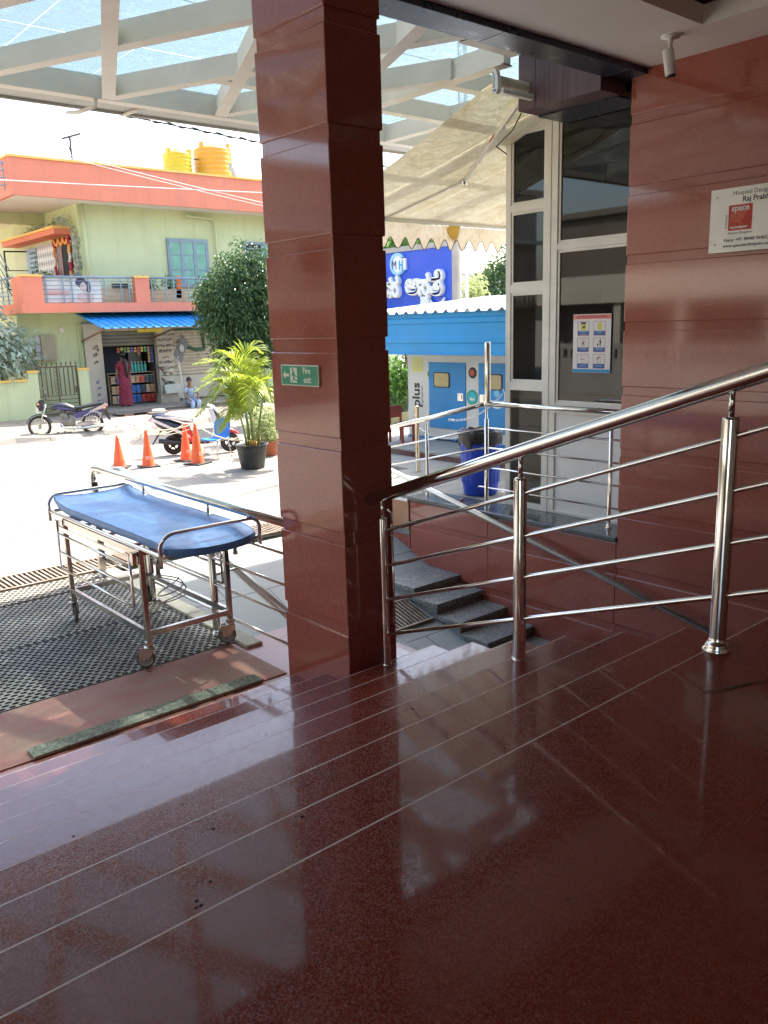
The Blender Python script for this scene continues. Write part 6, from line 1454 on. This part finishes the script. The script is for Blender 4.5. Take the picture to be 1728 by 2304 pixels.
mb = MB(); mb.prism([(.42, .68), (.86, .72), (.80, .80), (.62, .76)], (0, 0, 0), XP, ZU, .10, .142); mb.prism([(.42, .68), (.86, .72), (.80, .80), (.62, .76)], (0, 0, 0), XP, ZU, -.142, -.10); mb.prism([(-.30, .60), (.40, .46), (.46, .60), (.12, .66), (-.32, .78)], (0, 0, 0), XP, ZU, -.11, -.09); mb.prism([(-.30, .60), (.40, .46), (.46, .60), (.12, .66), (-.32, .78)], (0, 0, 0), XP, ZU, .09, .11); mb.build('side_panel', nav, b)
mb = MB(); mb.prism([(-.34, .70), (.02, .60), (.06, .63), (-.30, .79)], (0, 0, 0), XP, ZU, -.125, -.105); mb.prism([(-.34, .70), (.02, .60), (.06, .63), (-.30, .79)], (0, 0, 0), XP, ZU, .105, .125); mb.prism([(-.42, .78), (-.30, .66), (-.22, .70), (-.30, .82)], (0, 0, 0), XP, ZU, -.09, .09); mb.build('tail_cowl', sil, b)
mb = MB(); vs = []; secs = [(-.34, .83, .10, .04), (-.15, .80, .12, .05), (.10, .76, .12, .05), (.30, .73, .11, .05), (.46, .74, .08, .05)]
for x, z, ry, rz in secs:
    for q in range(sg): a = 2*math.pi*q/sg; vs.append((x, ry*math.cos(a), z+rz*math.sin(a)))
mb.add(vs, [(i*sg+q, i*sg+(q+1) % sg, (i+1)*sg+(q+1) % sg, (i+1)*sg+q) for i in range(len(secs)-1) for q in range(sg)], 0, True); mb.build('seat', 'black', b)
mb = MB(); mb.box((.42, -.12, .26), (.80, .12, .46)); mb.tube([(.62, 0, .44), (.72, 0, .62)], [.10, .085], 12); mb.lathe((.55, 0, .36), [(0, -.17), (.10, -.16), (.10, .16), (0, .17)], 14, axis='y'); mb.build('engine', pm('engine_metal', (.26, .24, .21), .5, .6, .3, 12), b, bevel=.015)
mb = MB(); mb.tube([(.80, .13, .40), (.70, .15, .22), (.40, .16, .20), (.1, .17, .22), (-.32, .17, .26)], [.02, .02, .025, .045, .045], 10); mb.build('exhaust', 'steel2', b)
mb = MB(); mb.prism([(.30, .25), (.44, .23), (.36, .34), (-.0, .36), (-.04, .26)], (0, 0, 0), XP, ZU, -.12, -.09); mb.prism([(.30, .25), (.44, .23), (.36, .34), (-.0, .36), (-.04, .26)], (0, 0, 0), XP, ZU, .09, .12); mb.build('chain_cover', sil, b)
mb = MB()
for s_ in (-1, 1):
    lp = [(.28, .38), (.20, .52), (.0, .62), (-.16, .60), (-.22, .48), (-.14, .34), (.08, .30)]
    mb.tube([(x, s_*.17, z) for x, z in lp], .012, 6, closed=True)
    for q in range(6): mb.tube([(.22-.07*q, s_*.17, .33+.01*q), (.10-.07*q, s_*.17, .57)], .006, 5)
mb.build('leg_guard', sil, b)
mb = MB(); mb.lathe((WB-.08, 0, .80), [(0, .10), (.07, .09), (.10, .05), (.11, 0), (.08, -.08), (0, -.10)], 16, axis='x'); mb.prism([(WB-.16, .86), (WB+.01, .80), (WB+.03, .88), (WB-.06, .98), (WB-.18, 1.0)], (0, 0, 0), XP, ZU, -.10, .10); mb.build('headlight', [blk], b, bevel=.02)
mb = MB(); mb.prism([(WB-.02, .62), (WB+.05, .66), (WB+.05, .80), (WB-.02, .80)], (0, 0, 0), XP, ZU, -.08, .08); mb.build('number_plate', 'soffitw', b)
mb = MB(); mb.tube([(WB-.30, .34, 1.00), (WB-.24, .2, 1.02), (WB-.20, 0, .98), (WB-.24, -.2, 1.02), (WB-.30, -.34, 1.0)], .014, 8); mb.build('handlebar', 'black', b)
for s_ in (-1, 1):
    mb = MB(); mb.tube([(WB-.24, s_*.24, 1.02), (WB-.20, s_*.30, 1.20)], .008, 6); mb.ell((WB-.20, s_*.31, 1.25), (.02, .055, .045), 12, 8); mb.build('mirror', 'black', b)
    mb = MB(); mb.ell((WB-.02, s_*.15, .88), (.035, .03, .022), 10, 6); mb.ell((-.34, s_*.13, .70), (.03, .03, .02), 10, 6); mb.build('indicator', pm('amber', (.75, .22, .04), .3), b)
mb = MB(); mb.ell((-.38, 0, .75), (.05, .07, .045), 10, 6); mb.build('tail_light', pm('tail_red', (.55, .03, .03), .3), b)
mb = MB(); mb.prism([(-.38, .66), (-.30, .62), (-.42, .36), (-.48, .38)], (0, 0, 0), XP, ZU, -.07, .07); mb.build('rear_mudguard', blk, b)
mb = MB(); mb.tube([(.5, -.10, .24), (.46, -.24, .02)], .010, 6); mb.build('side_stand', 'black', b)
place(b, (8.66, 22.02, G), math.atan2(.47, -1.215)); b.rotation_euler[0] = math.radians(0)

# --- scooter
b = thing('scooter', 'red black and white scooter parked side on behind the orange cones', 'scooter')
WB, R = 1.22, .215
wheel(b, 0, R, R, .05, 5, alloy=True, disc_m='matblack' if False else 'black'); wheel(b, WB, R, R, .046, 5, alloy=True, disc_m='black')
red, wh_ = mk('scooter_red', (.60, .03, .04)), mk('scooter_white', (.72, .72, .72))
def loft(mb, secs, sg=12, pw=1.):
    vs = []
    for x, z, ry, rz in secs:
        for q in range(sg):
            a = 2*math.pi*q/sg; vs.append((x, ry*math.copysign(abs(math.cos(a))**pw, math.cos(a)), z+rz*math.copysign(abs(math.sin(a))**pw, math.sin(a))))
    o = [(i*sg+q, i*sg+(q+1) % sg, (i+1)*sg+(q+1) % sg, (i+1)*sg+q) for i in range(len(secs)-1) for q in range(sg)]
    mb.add(vs, o+[tuple(range(sg))[::-1], tuple(range(len(vs)-sg, len(vs)))], 0, True)
mb = MB(); loft(mb, [(-.42, .80, .04, .03), (-.30, .72, .10, .10), (-.05, .62, .15, .16), (.18, .52, .15, .17), (.36, .42, .12, .12)], 12, .8); mb.build('body', blk, b)
mb = MB(); loft(mb, [(-.40, .86, .07, .03), (-.2, .86, .11, .035), (.05, .80, .13, .04), (.28, .74, .13, .05), (.46, .72, .09, .04)]); mb.build('seat', blk, b)
for s_ in (-1, 1):
    mb = MB(); o = .145*s_
    mb.prism([(-.46, .80), (-.38, .82), (.36, .44), (.40, .36), (.30, .40)], (0, 0, 0), XP, ZU, -o-.008, -o+.008); mb.prism([(-.30, .86), (.10, .82), (.46, .74), (.46, .71), (.08, .77), (-.32, .83)], (0, 0, 0), XP, ZU, -o*.9-.01, -o*.9+.01); mb.build('white_flash', wh_, b)
    mb = MB(); mb.prism([(.20, .66), (.36, .62), (.46, .30), (.36, .28)], (0, 0, 0), XP, ZU, -o-.004, -o+.004); mb.build('red_panel', red, b)
mb = MB(); mb.box((.30, -.15, .22), (.86, .15, .29)); mb.build('footboard', blk, b, bevel=.02)
mb = MB(); mb.prism([(.78, .24), (.88, .24), (1.02, .62), (.90, .98), (.80, .98), (.90, .62)], (0, 0, 0), XP, ZU, -.17, .17); mb.build('leg_shield', wh_, b, bevel=.02)
mb = MB(); mb.prism([(.98, .56), (1.10, .56), (1.03, .82), (.90, .98), (.88, .95)], (0, 0, 0), XP, ZU, -.14, .14); mb.build('front_apron', blk, b, bevel=.02)
mb = MB(); loft(mb, [(1.0, .56, .05, .03), (1.12, .50, .08, .07), (1.28, .47, .07, .05), (1.42, .40, .02, .02)]); mb.build('front_fender', red, b)
mb = MB(); mb.tube([(.94, 0, .94), (1.06, 0, .60), (WB, 0, R)], .03, 8); mb.build('fork', 'black', b)
mb = MB(); loft(mb, [(.74, 1.02, .04, .02), (.82, 1.03, .10, .05), (.92, .97, .11, .07), (1.0, .88, .06, .05)]); mb.build('headlight', wh_, b)
mb = MB(); mb.tube([(.80, .30, 1.03), (.84, 0, 1.0), (.80, -.30, 1.03)], .014, 8); mb.build('handlebar', 'black', b)
mb = MB(); mb.ell((-.43, 0, .78), (.04, .09, .04), 10, 6); mb.build('tail_light', pm('tail_red', (.55, .03, .03)), b)
mb = MB(); mb.tube([(.30, -.15, .26), (.02, -.18, .28), (-.28, -.19, .34)], [.03, .055, .05], 12); mb.build('exhaust', 'black', b)
mb = MB(); mb.tube([(-.22, .0, .55), (-.34, 0, .38), (-.44, 0, .24)], [.03, .02, .015], 6); mb.build('rear_mudguard', 'black', b)
mb = MB(); mb.tube([(.25, -.10, .22), (.28, -.24, .01)], .010, 6); mb.build('side_stand', 'black', b)
place(b, (8.36, 16.84, G), math.atan2(-.63, 1.04))

# ================================================================ cones, rope, chair, pots
M['conered'] = pm('cone_orange', (.85, .13, .035), .45, 0, .08, 4, dirt=((.62, .16, .08), .35))
def cone(loc, label, s):
    c = thing('traffic_cone', label, 'cone', (0, 0, 0), 'orange traffic cones roping off the forecourt')
    mb = MB(); mb.box((-.20, -.20, 0), (.20, .20, .025)); mb.build('base', 'rubber', c, bevel=.01)
    mb = MB(); mb.lathe((0, 0, 0), [(.135, .022), (.130, .03), (.028, .70), (.024, .745), (.018, .75), (.016, .70)], 26); k = mb.build('cone_body', 'conered', c)
    return c
c1 = cone(None, 'orange traffic cone with dark base, leftmost of the row', 1)
for i, (s_, z, az) in enumerate((('STA', .16, -100), ('STA', .42, -80))):
    pass
txt = text('printed_word', 'STA', (-.07, -.118, .17), (.985, -.17, 0), (0, .15, .99), .085, cs('faded_white', (.85, .62, .55)), c1, .002, bold=.002)
place(c1, (6.80, 16.12, G), .9, (1, 1, .87))
dup(c1, (7.25, 15.76, G), 'orange traffic cone, second from the left', -.25, (1, 1, .98))
dup(c1, (8.14, 15.85, G), 'orange traffic cone standing behind the tallest one, partly hidden', .15, (1, 1, 1.02))
dup(c1, (8.08, 15.27, G), 'tallest and nearest orange traffic cone beside the blue chair', .35, (1.05, 1.05, 1.10))
def rope(pts, label, r=.012):
    mb = MB(); out = []
    for (p, q, sag) in pts:
        p, q = Vector(p), Vector(q)
        for i in range(17):
            a = i/16; c = p.lerp(q, a); c.z -= sag*4*a*(1-a); out.append(c)
    mb.tube(out, r, 7); return tag(mb.build('rope', pm('cream_rope', (.66, .56, .38), .85, 0, .2, 30, bump=.4, bscale=120)), label, 'rope')
za, zb, zc, zd = G+.65, G+.73, G+.76, G+.82
rope([((6.80, 16.12, za-.02), (7.25, 15.76, zb-.02), .10), ((7.25, 15.76, zb), (8.14, 15.85, zc), .12)], 'cream rope sagging between the left cones', .010)
rope([((7.25, 15.74, zb), (8.08, 15.27, zd-.01), .05), ((8.08, 15.27, zd-.01), (8.42, 14.02, -.62), .10)], 'cream rope running from the tallest cone down to the palm pot', .014)
rope([((6.80, 16.10, za-.03), (7.2, 15.78, zb-.06), .17), ((7.2, 15.78, zb-.06), (8.10, 15.3, zd-.08), .08)], 'second cream rope looping lower between the cones', .008)
rope([((9.0, 15.6, -.80), (9.9, 15.9, -.78), .02)], 'thin cream cord stretched right of the blue chair', .008)

ch = thing('blue_chair', 'blue moulded plastic chair with thin metal legs beside the cones', 'chair', (8.7, 15.6, G))
def shell(mb, rows, th=.006):
    n = len(rows[0]); vs = [p for r in rows for p in r]
    mb.add(vs, [(j*n+i, j*n+i+1, (j+1)*n+i+1, (j+1)*n+i) for j in range(len(rows)-1) for i in range(n-1)], 0, True)
fx = Vector((-.93, -.36, 0)).normalized(); sx_ = Vector((fx.y, -fx.x, 0)); c0 = Vector((8.74, 15.62, -.765))
rows = []
prof = [(.25, -.015, .20), (.22, .005, .215), (.10, -.005, .22), (-.05, -.015, .22), (-.16, .0, .21), (-.21, .05, .20), (-.235, .14, .20), (-.25, .24, .215), (-.27, .33, .205), (-.285, .39, .17), (-.29, .425, .10)]
for f_, z, w_ in prof:
    row = []
    for i in range(11):
        u = i/5-1; row.append(c0+fx*(f_+(.03*u*u if z > .05 else 0))+sx_*(u*w_)+Vector((0, 0, z+(.018*u*u if z < .05 else 0)-(.03*u*u if z > .38 else 0))))
    rows.append(row)
mb = MB(); shell(mb, rows); o = mb.build('seat_shell', pm('chair_blue', (.02, .20, .55), .35, 0, .1, 4), ch); md = o.modifiers.new('s', 'SOLIDIFY'); md.thickness = .008
for a, b_ in ((.16, .16), (.16, -.16), (-.17, .16), (-.17, -.16)):
    p = c0+fx*a+sx_*b_; q = c0+fx*(a*1.35)+sx_*(b_*1.25); q.z = G
    mb = MB(); mb.tube([p-Vector((0, 0, .01)), q], .011, 8); mb.build('leg', 'steel2', ch)
mb = MB(); mb.tube([c0+fx*.16+sx_*.16-Vector((0, 0, .02)), c0+fx*.16-sx_*.16-Vector((0, 0, .02)), c0-fx*.17-sx_*.16-Vector((0, 0, .02)), c0-fx*.17+sx_*.16-Vector((0, 0, .02))], .010, 6, closed=True); mb.build('under_frame', 'steel2', ch)

def pot(name, par, x, y, z0, r0, r1, h, mat, soil='bark'):
    mb = MB(); mb.lathe((x, y, z0), [(0, 0), (r0, 0), (r0*1.02, .02), (r1*.93, h*.78), (r1*.95, h*.80), (r1*.95, h*.95), (r1*1.06, h*.955), (r1*1.06, h), (r1*.95, h), (r1*.92, h*.85)], 36); mb.build('pot', mat, par)
    mb = MB(); mb.lathe((x, y, z0+h*.88), [(0, .015), (r1*.5, .01), (r1*.93, 0)], 24); mb.build('soil', pm('red_soil', (.12, .05, .03), .95, 0, .4, 30, bump=.6), par)
pt = thing('potted_palm', 'bright yellow green areca palm in a black pot on the forecourt', 'plant', (8.56, 13.95, G))
pot('pot', pt, 8.56, 13.95, G, .225, .305, .47, pm('black_pot', (.035, .04, .038), .5, 0, .25, 5, dirt=((.16, .15, .13), .5)))
canes = [((8.44, 13.92, -.76), (8.40, 13.93, -.4), (8.31, 13.95, .0), .022, .016), ((8.53, 13.98, -.76), (8.52, 13.98, -.3), (8.48, 14.0, .12), .036, .022), ((8.60, 13.93, -.76), (8.58, 13.93, -.3), (8.56, 13.95, .16), .038, .024), ((8.68, 13.9, -.76), (8.73, 13.9, -.35), (8.82, 13.9, .06), .030, .018)]
mb = MB()
for a, m_, e, r0, r1 in canes:
    mb.tube([a, m_, e], [r0, (r0+r1)/2, r1], 10)
    for i in range(7):
        p = Vector(a).lerp(Vector(m_), i/7); mb.tube([p, p+Vector((0, 0, .006))], r0*1.06, 10)
mb.build('cane', 'cane', pt)
random.seed(77)
def frond(base, apex, tip, L, n, side_n=None, name='frond'):
    b0, a0, t0 = Vector(base), Vector(apex), Vector(tip); mb = MB(); pts = []
    N = 24
    for i in range(N+1):
        u = i/N; pts.append(b0*(1-u)**2+(a0*2-b0*.5-t0*.5)*2*u*(1-u)+t0*u*u)
    mb.tube(pts, [.012*(1-.75*i/N) for i in range(N+1)], 6)
    for i in range(n):
        u = .14+.86*i/(n-1); k = min(N-1, int(u*N)); p = pts[k].lerp(pts[k+1], u*N-k); tg = (pts[k+1]-pts[k]).normalized()
        s0 = tg.cross(Vector((0, 0, 1)))
        if s0.length < .2: s0 = Vector((0, 1, 0))
        s0.normalize(); upn = s0.cross(tg).normalized()
        l = 1.2*L*(math.sin(math.pi*min(1, .18+u*.80))**.7)*random.uniform(.9, 1.1)
        for sgn_ in (-1, 1):
            d = (s0*sgn_*.80+tg*(.55+.6*u)+upn*random.uniform(.15, .5)).normalized()
            w_ = .0145*random.uniform(.8, 1.2); nrm = (upn+s0*sgn_*.2).normalized(); sd = d.cross(nrm).normalized()
            p0 = p; p1 = p+d*l*.35; p2 = p+d*l*.7-Vector((0, 0, l*.10)); p3 = p+d*l-Vector((0, 0, l*random.uniform(.22, .45)))
            mb.add([p0-sd*w_*.4, p0+sd*w_*.4, p1+sd*w_, p1-sd*w_, p2+sd*w_*.85, p2-sd*w_*.85, p3], [(0, 1, 2, 3), (3, 2, 4, 5), (5, 4, 6)], 1)
    mb.build(name, ['cane', 'palm'], pt)
A_, B_, C_, D_ = (8.31, 13.95, -.02), (8.48, 14.0, .10), (8.56, 13.95, .14), (8.82, 13.9, .04)
for bs, ap, tp, L in ((A_, (7.95, 13.8, .52), (7.33, 13.7, .42), .34), (A_, (7.98, 13.9, .32), (7.35, 13.8, -.04), .34), (A_, (8.05, 13.7, .12), (7.62, 13.5, -.34), .30),
                      (B_, (8.25, 14.1, .75), (7.60, 14.2, .86), .34), (B_, (8.12, 13.8, .60), (7.55, 13.6, .30), .36), (C_, (8.55, 14.0, .95), (8.95, 14.0, 1.02), .46), (C_, (8.30, 14.0, .92), (7.95, 14.0, .72), .40),
                      (B_, (8.35, 14.3, .65), (8.05, 14.8, .50), .34), (C_, (8.62, 13.6, .50), (8.55, 13.15, .15), .34), (C_, (8.40, 13.6, .42), (8.10, 13.25, .02), .34),
                      (D_, (9.0, 13.85, .55), (9.35, 13.8, .40), .36), (D_, (9.05, 13.75, .30), (9.42, 13.6, -.05), .34), (D_, (8.85, 13.6, .32), (8.88, 13.2, -.05), .30), (D_, (8.75, 14.1, .6), (8.7, 14.5, .5), .32),
                      (A_, (8.18, 13.7, .30), (7.95, 13.4, -.12), .30), (C_, (8.75, 14.1, .72), (9.15, 14.3, .78), .40)):
    frond(bs, ap, tp, L, 34)
mb = MB(); random.seed(9)
for i in range(30):
    a = random.uniform(0, 6.28); mb.tube([(8.53+.06*math.cos(a), 13.86+.05*math.sin(a), -.74), (8.53+.08*math.cos(a+.6), 13.84+.07*math.sin(a+.6), -.64+random.uniform(-.02, .04)), (8.53+.06*math.cos(a+1.3), 13.86+.05*math.sin(a+1.3), -.72)], .008, 5)
tag(mb.build('rope_knot', pm('straw_rope', (.62, .44, .14), .85, 0, .3, 30)), 'tangled yellow rope knot at the foot of the palm canes', 'rope')
pt = thing('potted_shrub', 'terracotta pot with a pale variegated shrub behind the palm pot', 'plant', (9.68, 15.1, G))
pot('pot', pt, 9.68, 15.1, G, .19, .255, .32, pm('terracotta', (.45, .14, .07), .7, 0, .15, 5))
mb = MB(); crown(mb, [(9.62, 15.1, -.62, .36, .33, .24), (9.60, 15.1, -.35, .20, .2, .25)], 1500, .075, .04, .1, .3, 61, 0); mb.build('foliage', 'varieg', pt)
pt = thing('dark_bush', 'dark leaved young tree beyond the terracotta pot, by the pillar edge', 'plant', (10.6, 17.3, G))
mb = MB(); mb.tube([(10.72, 17.3, G), (10.7, 17.3, -.5), (10.6, 17.3, .1)], [.03, .022, .012], 8); mb.build('stem', 'bark', pt)
mb = MB(); crown(mb, [(10.6, 17.3, .15, .42, .4, .42), (10.55, 17.3, -.3, .28, .3, .25)], 1500, .09, .05, .2, .3, 62, .3); mb.build('foliage', 'ficus', pt)

# ================================================================ people
M['skin'] = pm('brown_skin', (.22, .11, .07), .5, 0, .08, 6)
M['hair'] = pm('black_hair', (.010, .009, .010), .35, 0, .3, 20)
# woman seen from behind at the counter
px, py, pz = 11.56, 26.35, -.90
p = thing('person', 'woman in a long dark red patterned dress standing with her back turned at the shop', 'person', (px, py, pz))
H_ = 1.72
J = [(0, 0, .96, .13, .10), (0, 0, 1.12, .12, .09), (0, .01, 1.32, .15, .10), (0, .01, 1.43, .10, .07), (0, .02, 1.50, .045, .045), (0, .03, 1.58, .070, .080), (0, .03, 1.68, .080, .092), (0, .03, 1.74, .05, .06),
     (-.17, .01, 1.38, .055, .05), (-.22, .02, 1.14, .042, .042), (-.23, .08, .93, .032, .032), (-.22, .10, .84, .030, .020),
     (.17, .01, 1.38, .055, .05), (.22, .03, 1.14, .042, .042), (.22, .14, .97, .032, .032), (.20, .20, .90, .030, .020),
     (-.09, 0, .88, .09, .09), (-.09, .0, .50, .06, .06), (-.09, 0, .10, .04, .04), (-.10, -.03, .03, .035, .03), (-.11, .10, .02, .035, .02),
     (.09, 0, .88, .09, .09), (.10, -.02, .50, .06, .06), (.10, -.06, .12, .04, .04), (.10, -.09, .05, .035, .03), (.12, .05, .02, .035, .02)]
E_ = [(0, 1), (1, 2), (2, 3), (3, 4), (4, 5), (5, 6), (6, 7), (3, 8), (8, 9), (9, 10), (10, 11), (3, 12), (12, 13), (13, 14), (14, 15), (0, 16), (16, 17), (17, 18), (18, 19), (19, 20), (0, 21), (21, 22), (22, 23), (23, 24), (24, 25)]
for hx, hy, hz, s_ in ((-.22, .10, .84, -1), (.20, .20, .90, 1)):
    root = len(J)-1
    base = 11 if s_ < 0 else 15
    for q in range(4):
        a = len(J); J.append((hx+(q-1.5)*.016, hy+.02, hz-.045, .009, .009)); J.append((hx+(q-1.5)*.017, hy+.035, hz-.085+.006*abs(q-1.3), .007, .007)); E_ += [(base, a), (a, a+1)]
    a = len(J); J.append((hx-s_*.035, hy+.03, hz-.02, .009, .009)); J.append((hx-s_*.04, hy+.045, hz-.05, .008, .008)); E_ += [(base, a), (a, a+1)]
skin('body', [(px+x, py+y, pz+z, a, b_) for x, y, z, a, b_ in J], E_, 'skin', p, 2)
mb = MB(); secs = [(.05, .235, .17), (.25, .225, .165), (.50, .20, .16), (.75, .185, .15), (.92, .185, .15), (1.08, .155, .125), (1.22, .165, .13), (1.34, .185, .125), (1.41, .17, .105), (1.45, .10, .08)]
seg = 36; vs = []
for i, (z, rx, ry) in enumerate(secs):
    for k in range(seg):
        a = 2*math.pi*k/seg; f_ = 1+(.045*math.sin(a*7+i*.2)+.02*math.sin(a*13))*max(0, 1-z/.9)
        vs.append((px+rx*f_*math.cos(a), py+.01+ry*f_*math.sin(a), pz+z+(.012*math.sin(a*5) if i == 0 else 0)))
mb.add(vs, [(i*seg+k, i*seg+(k+1) % seg, (i+1)*seg+(k+1) % seg, (i+1)*seg+k) for i in range(len(secs)-1) for k in range(seg)], 0, True)
for s_ in (-1, 1): mb.tube([(px+s_*.14, py+.01, pz+1.40), (px+s_*.19, py+.01, pz+1.33), (px+s_*.215, py+.015, pz+1.20)], [.06, .064, .058], 12)
def dress_mat():
    m, nt, b, out = newmat('red_print_dress'); co = opos(nt)
    v = nt.nodes.new('ShaderNodeTexVoronoi'); v.inputs['Scale'].default_value = 26; nt.links.new(co, v.inputs['Vector'])
    nt.links.new(ramp(nt, v.outputs['Distance'], [(.0, (.55, .22, .20)), (.22, (.42, .10, .12)), (.30, (.20, .012, .035)), (1, (.16, .01, .03))]), b.inputs['Base Color']); b.inputs['Roughness'].default_value = .8
    bumpn(nt, b, noise(nt, 9, 5, .6, co), .3); return m
mb.build('dress', dress_mat(), p)
mb = MB(); mb.ell((px, py+.0, pz+1.66), (.092, .105, .115), 18, 12); mb.tube([(px, py-.09, pz+1.62), (px+.02, py-.13, pz+1.45), (px+.03, py-.15, pz+1.25), (px+.04, py-.15, pz+1.05), (px+.05, py-.145, pz+.92)], [.07, .062, .055, .045, .02], 12); mb.build('hair', 'hair', p)
mb = MB()
for x, y in ((-.11, .04), (.11, -.02)): mb.ell((px+x, py+y, pz+.012), (.045, .12, .012), 12, 6)
mb.build('sandal', 'tyre', p)
# person seated on the plinth edge, mostly behind the palm
px, py, pz = 13.25, 25.15, -.90
p = thing('person', 'person in pale shirt and jeans sitting on the shop plinth, partly hidden by the palm', 'person', (px, py, pz))
J = [(0, .05, .12, .13, .11), (-.01, .04, .30, .12, .09), (-.03, .0, .48, .13, .09), (-.04, -.02, .55, .08, .06), (-.05, -.05, .62, .045, .045), (-.06, -.09, .69, .07, .075), (-.06, -.09, .79, .075, .085), (-.06, -.08, .84, .05, .055),
     (-.19, -.03, .52, .05, .05), (-.27, -.12, .32, .04, .04), (-.26, -.30, .20, .032, .032), (-.24, -.36, .17, .03, .02),
     (.13, -.03, .52, .05, .05), (.20, -.14, .32, .04, .04), (.10, -.32, .22, .032, .032), (.06, -.37, .19, .03, .02),
     (-.10, -.02, .10, .085, .085), (-.16, -.40, .06, .06, .06), (-.24, -.50, -.22, .042, .042), (-.29, -.52, -.25, .035, .03), (-.36, -.62, -.26, .035, .02),
     (.10, -.02, .10, .085, .085), (.06, -.42, .08, .06, .06), (-.05, -.55, -.20, .042, .042), (-.08, -.56, -.25, .035, .03), (-.12, -.66, -.26, .035, .02)]
E_ = [(0, 1), (1, 2), (2, 3), (3, 4), (4, 5), (5, 6), (6, 7), (3, 8), (8, 9), (9, 10), (10, 11), (3, 12), (12, 13), (13, 14), (14, 15), (0, 16), (16, 17), (17, 18), (18, 19), (19, 20), (0, 21), (21, 22), (22, 23), (23, 24), (24, 25)]
for base, hx, hy, hz, s_ in ((11, -.24, -.36, .17, -1), (15, .06, -.37, .19, 1)):
    for q in range(4):
        a = len(J); J.append((hx+(q-1.5)*.016, hy-.045, hz-.005, .009, .009)); J.append((hx+(q-1.5)*.017, hy-.075, hz-.03, .007, .007)); E_ += [(base, a), (a, a+1)]
    a = len(J); J.append((hx-s_*.035, hy-.02, hz, .009, .009)); J.append((hx-s_*.045, hy-.045, hz-.01, .008, .008)); E_ += [(base, a), (a, a+1)]
skin('body', [(px+x, py+y, pz+z, a, b_) for x, y, z, a, b_ in J], E_, 'skin', p, 2)
mb = MB(); mb.ell((px-.06, py-.07, pz+.79), (.088, .095, .095), 16, 10); mb.build('hair', 'hair', p)
def clothed(name, chains, mat):
    mb = MB()
    for c in chains: mb.tube([(px+x, py+y, pz+z) for x, y, z, r in c], [r for *_, r in c], 14)
    mb.build(name, mat, p)
clothed('shirt', [[(0, .05, .08, .14), (-.01, .04, .30, .145), (-.03, .0, .46, .15), (-.04, -.02, .56, .08)], [(-.12, -.01, .52, .07), (-.19, -.03, .50, .064), (-.25, -.10, .37, .056)], [(.06, -.01, .52, .07), (.13, -.03, .50, .064), (.18, -.11, .37, .056)]], pm('pale_shirt', (.30, .36, .42), .8, 0, .1, 6, bump=.2))
clothed('jeans', [[(-.06, .08, .09, .12), (-.10, -.05, .10, .105), (-.16, -.40, .07, .078), (-.20, -.46, -.06, .066), (-.25, -.51, -.20, .056)], [(.06, .08, .09, .12), (.10, -.05, .10, .105), (.06, -.42, .09, .078), (.0, -.49, -.06, .066), (-.06, -.56, -.18, .056)]], pm('pale_jeans', (.30, .38, .50), .8, 0, .2, 8, bump=.3))
clothed('shoe', [[(-.29, -.52, -.24, .04), (-.38, -.64, -.25, .04)], [(-.08, -.57, -.24, .04), (-.14, -.70, -.25, .04)]], 'tyre')
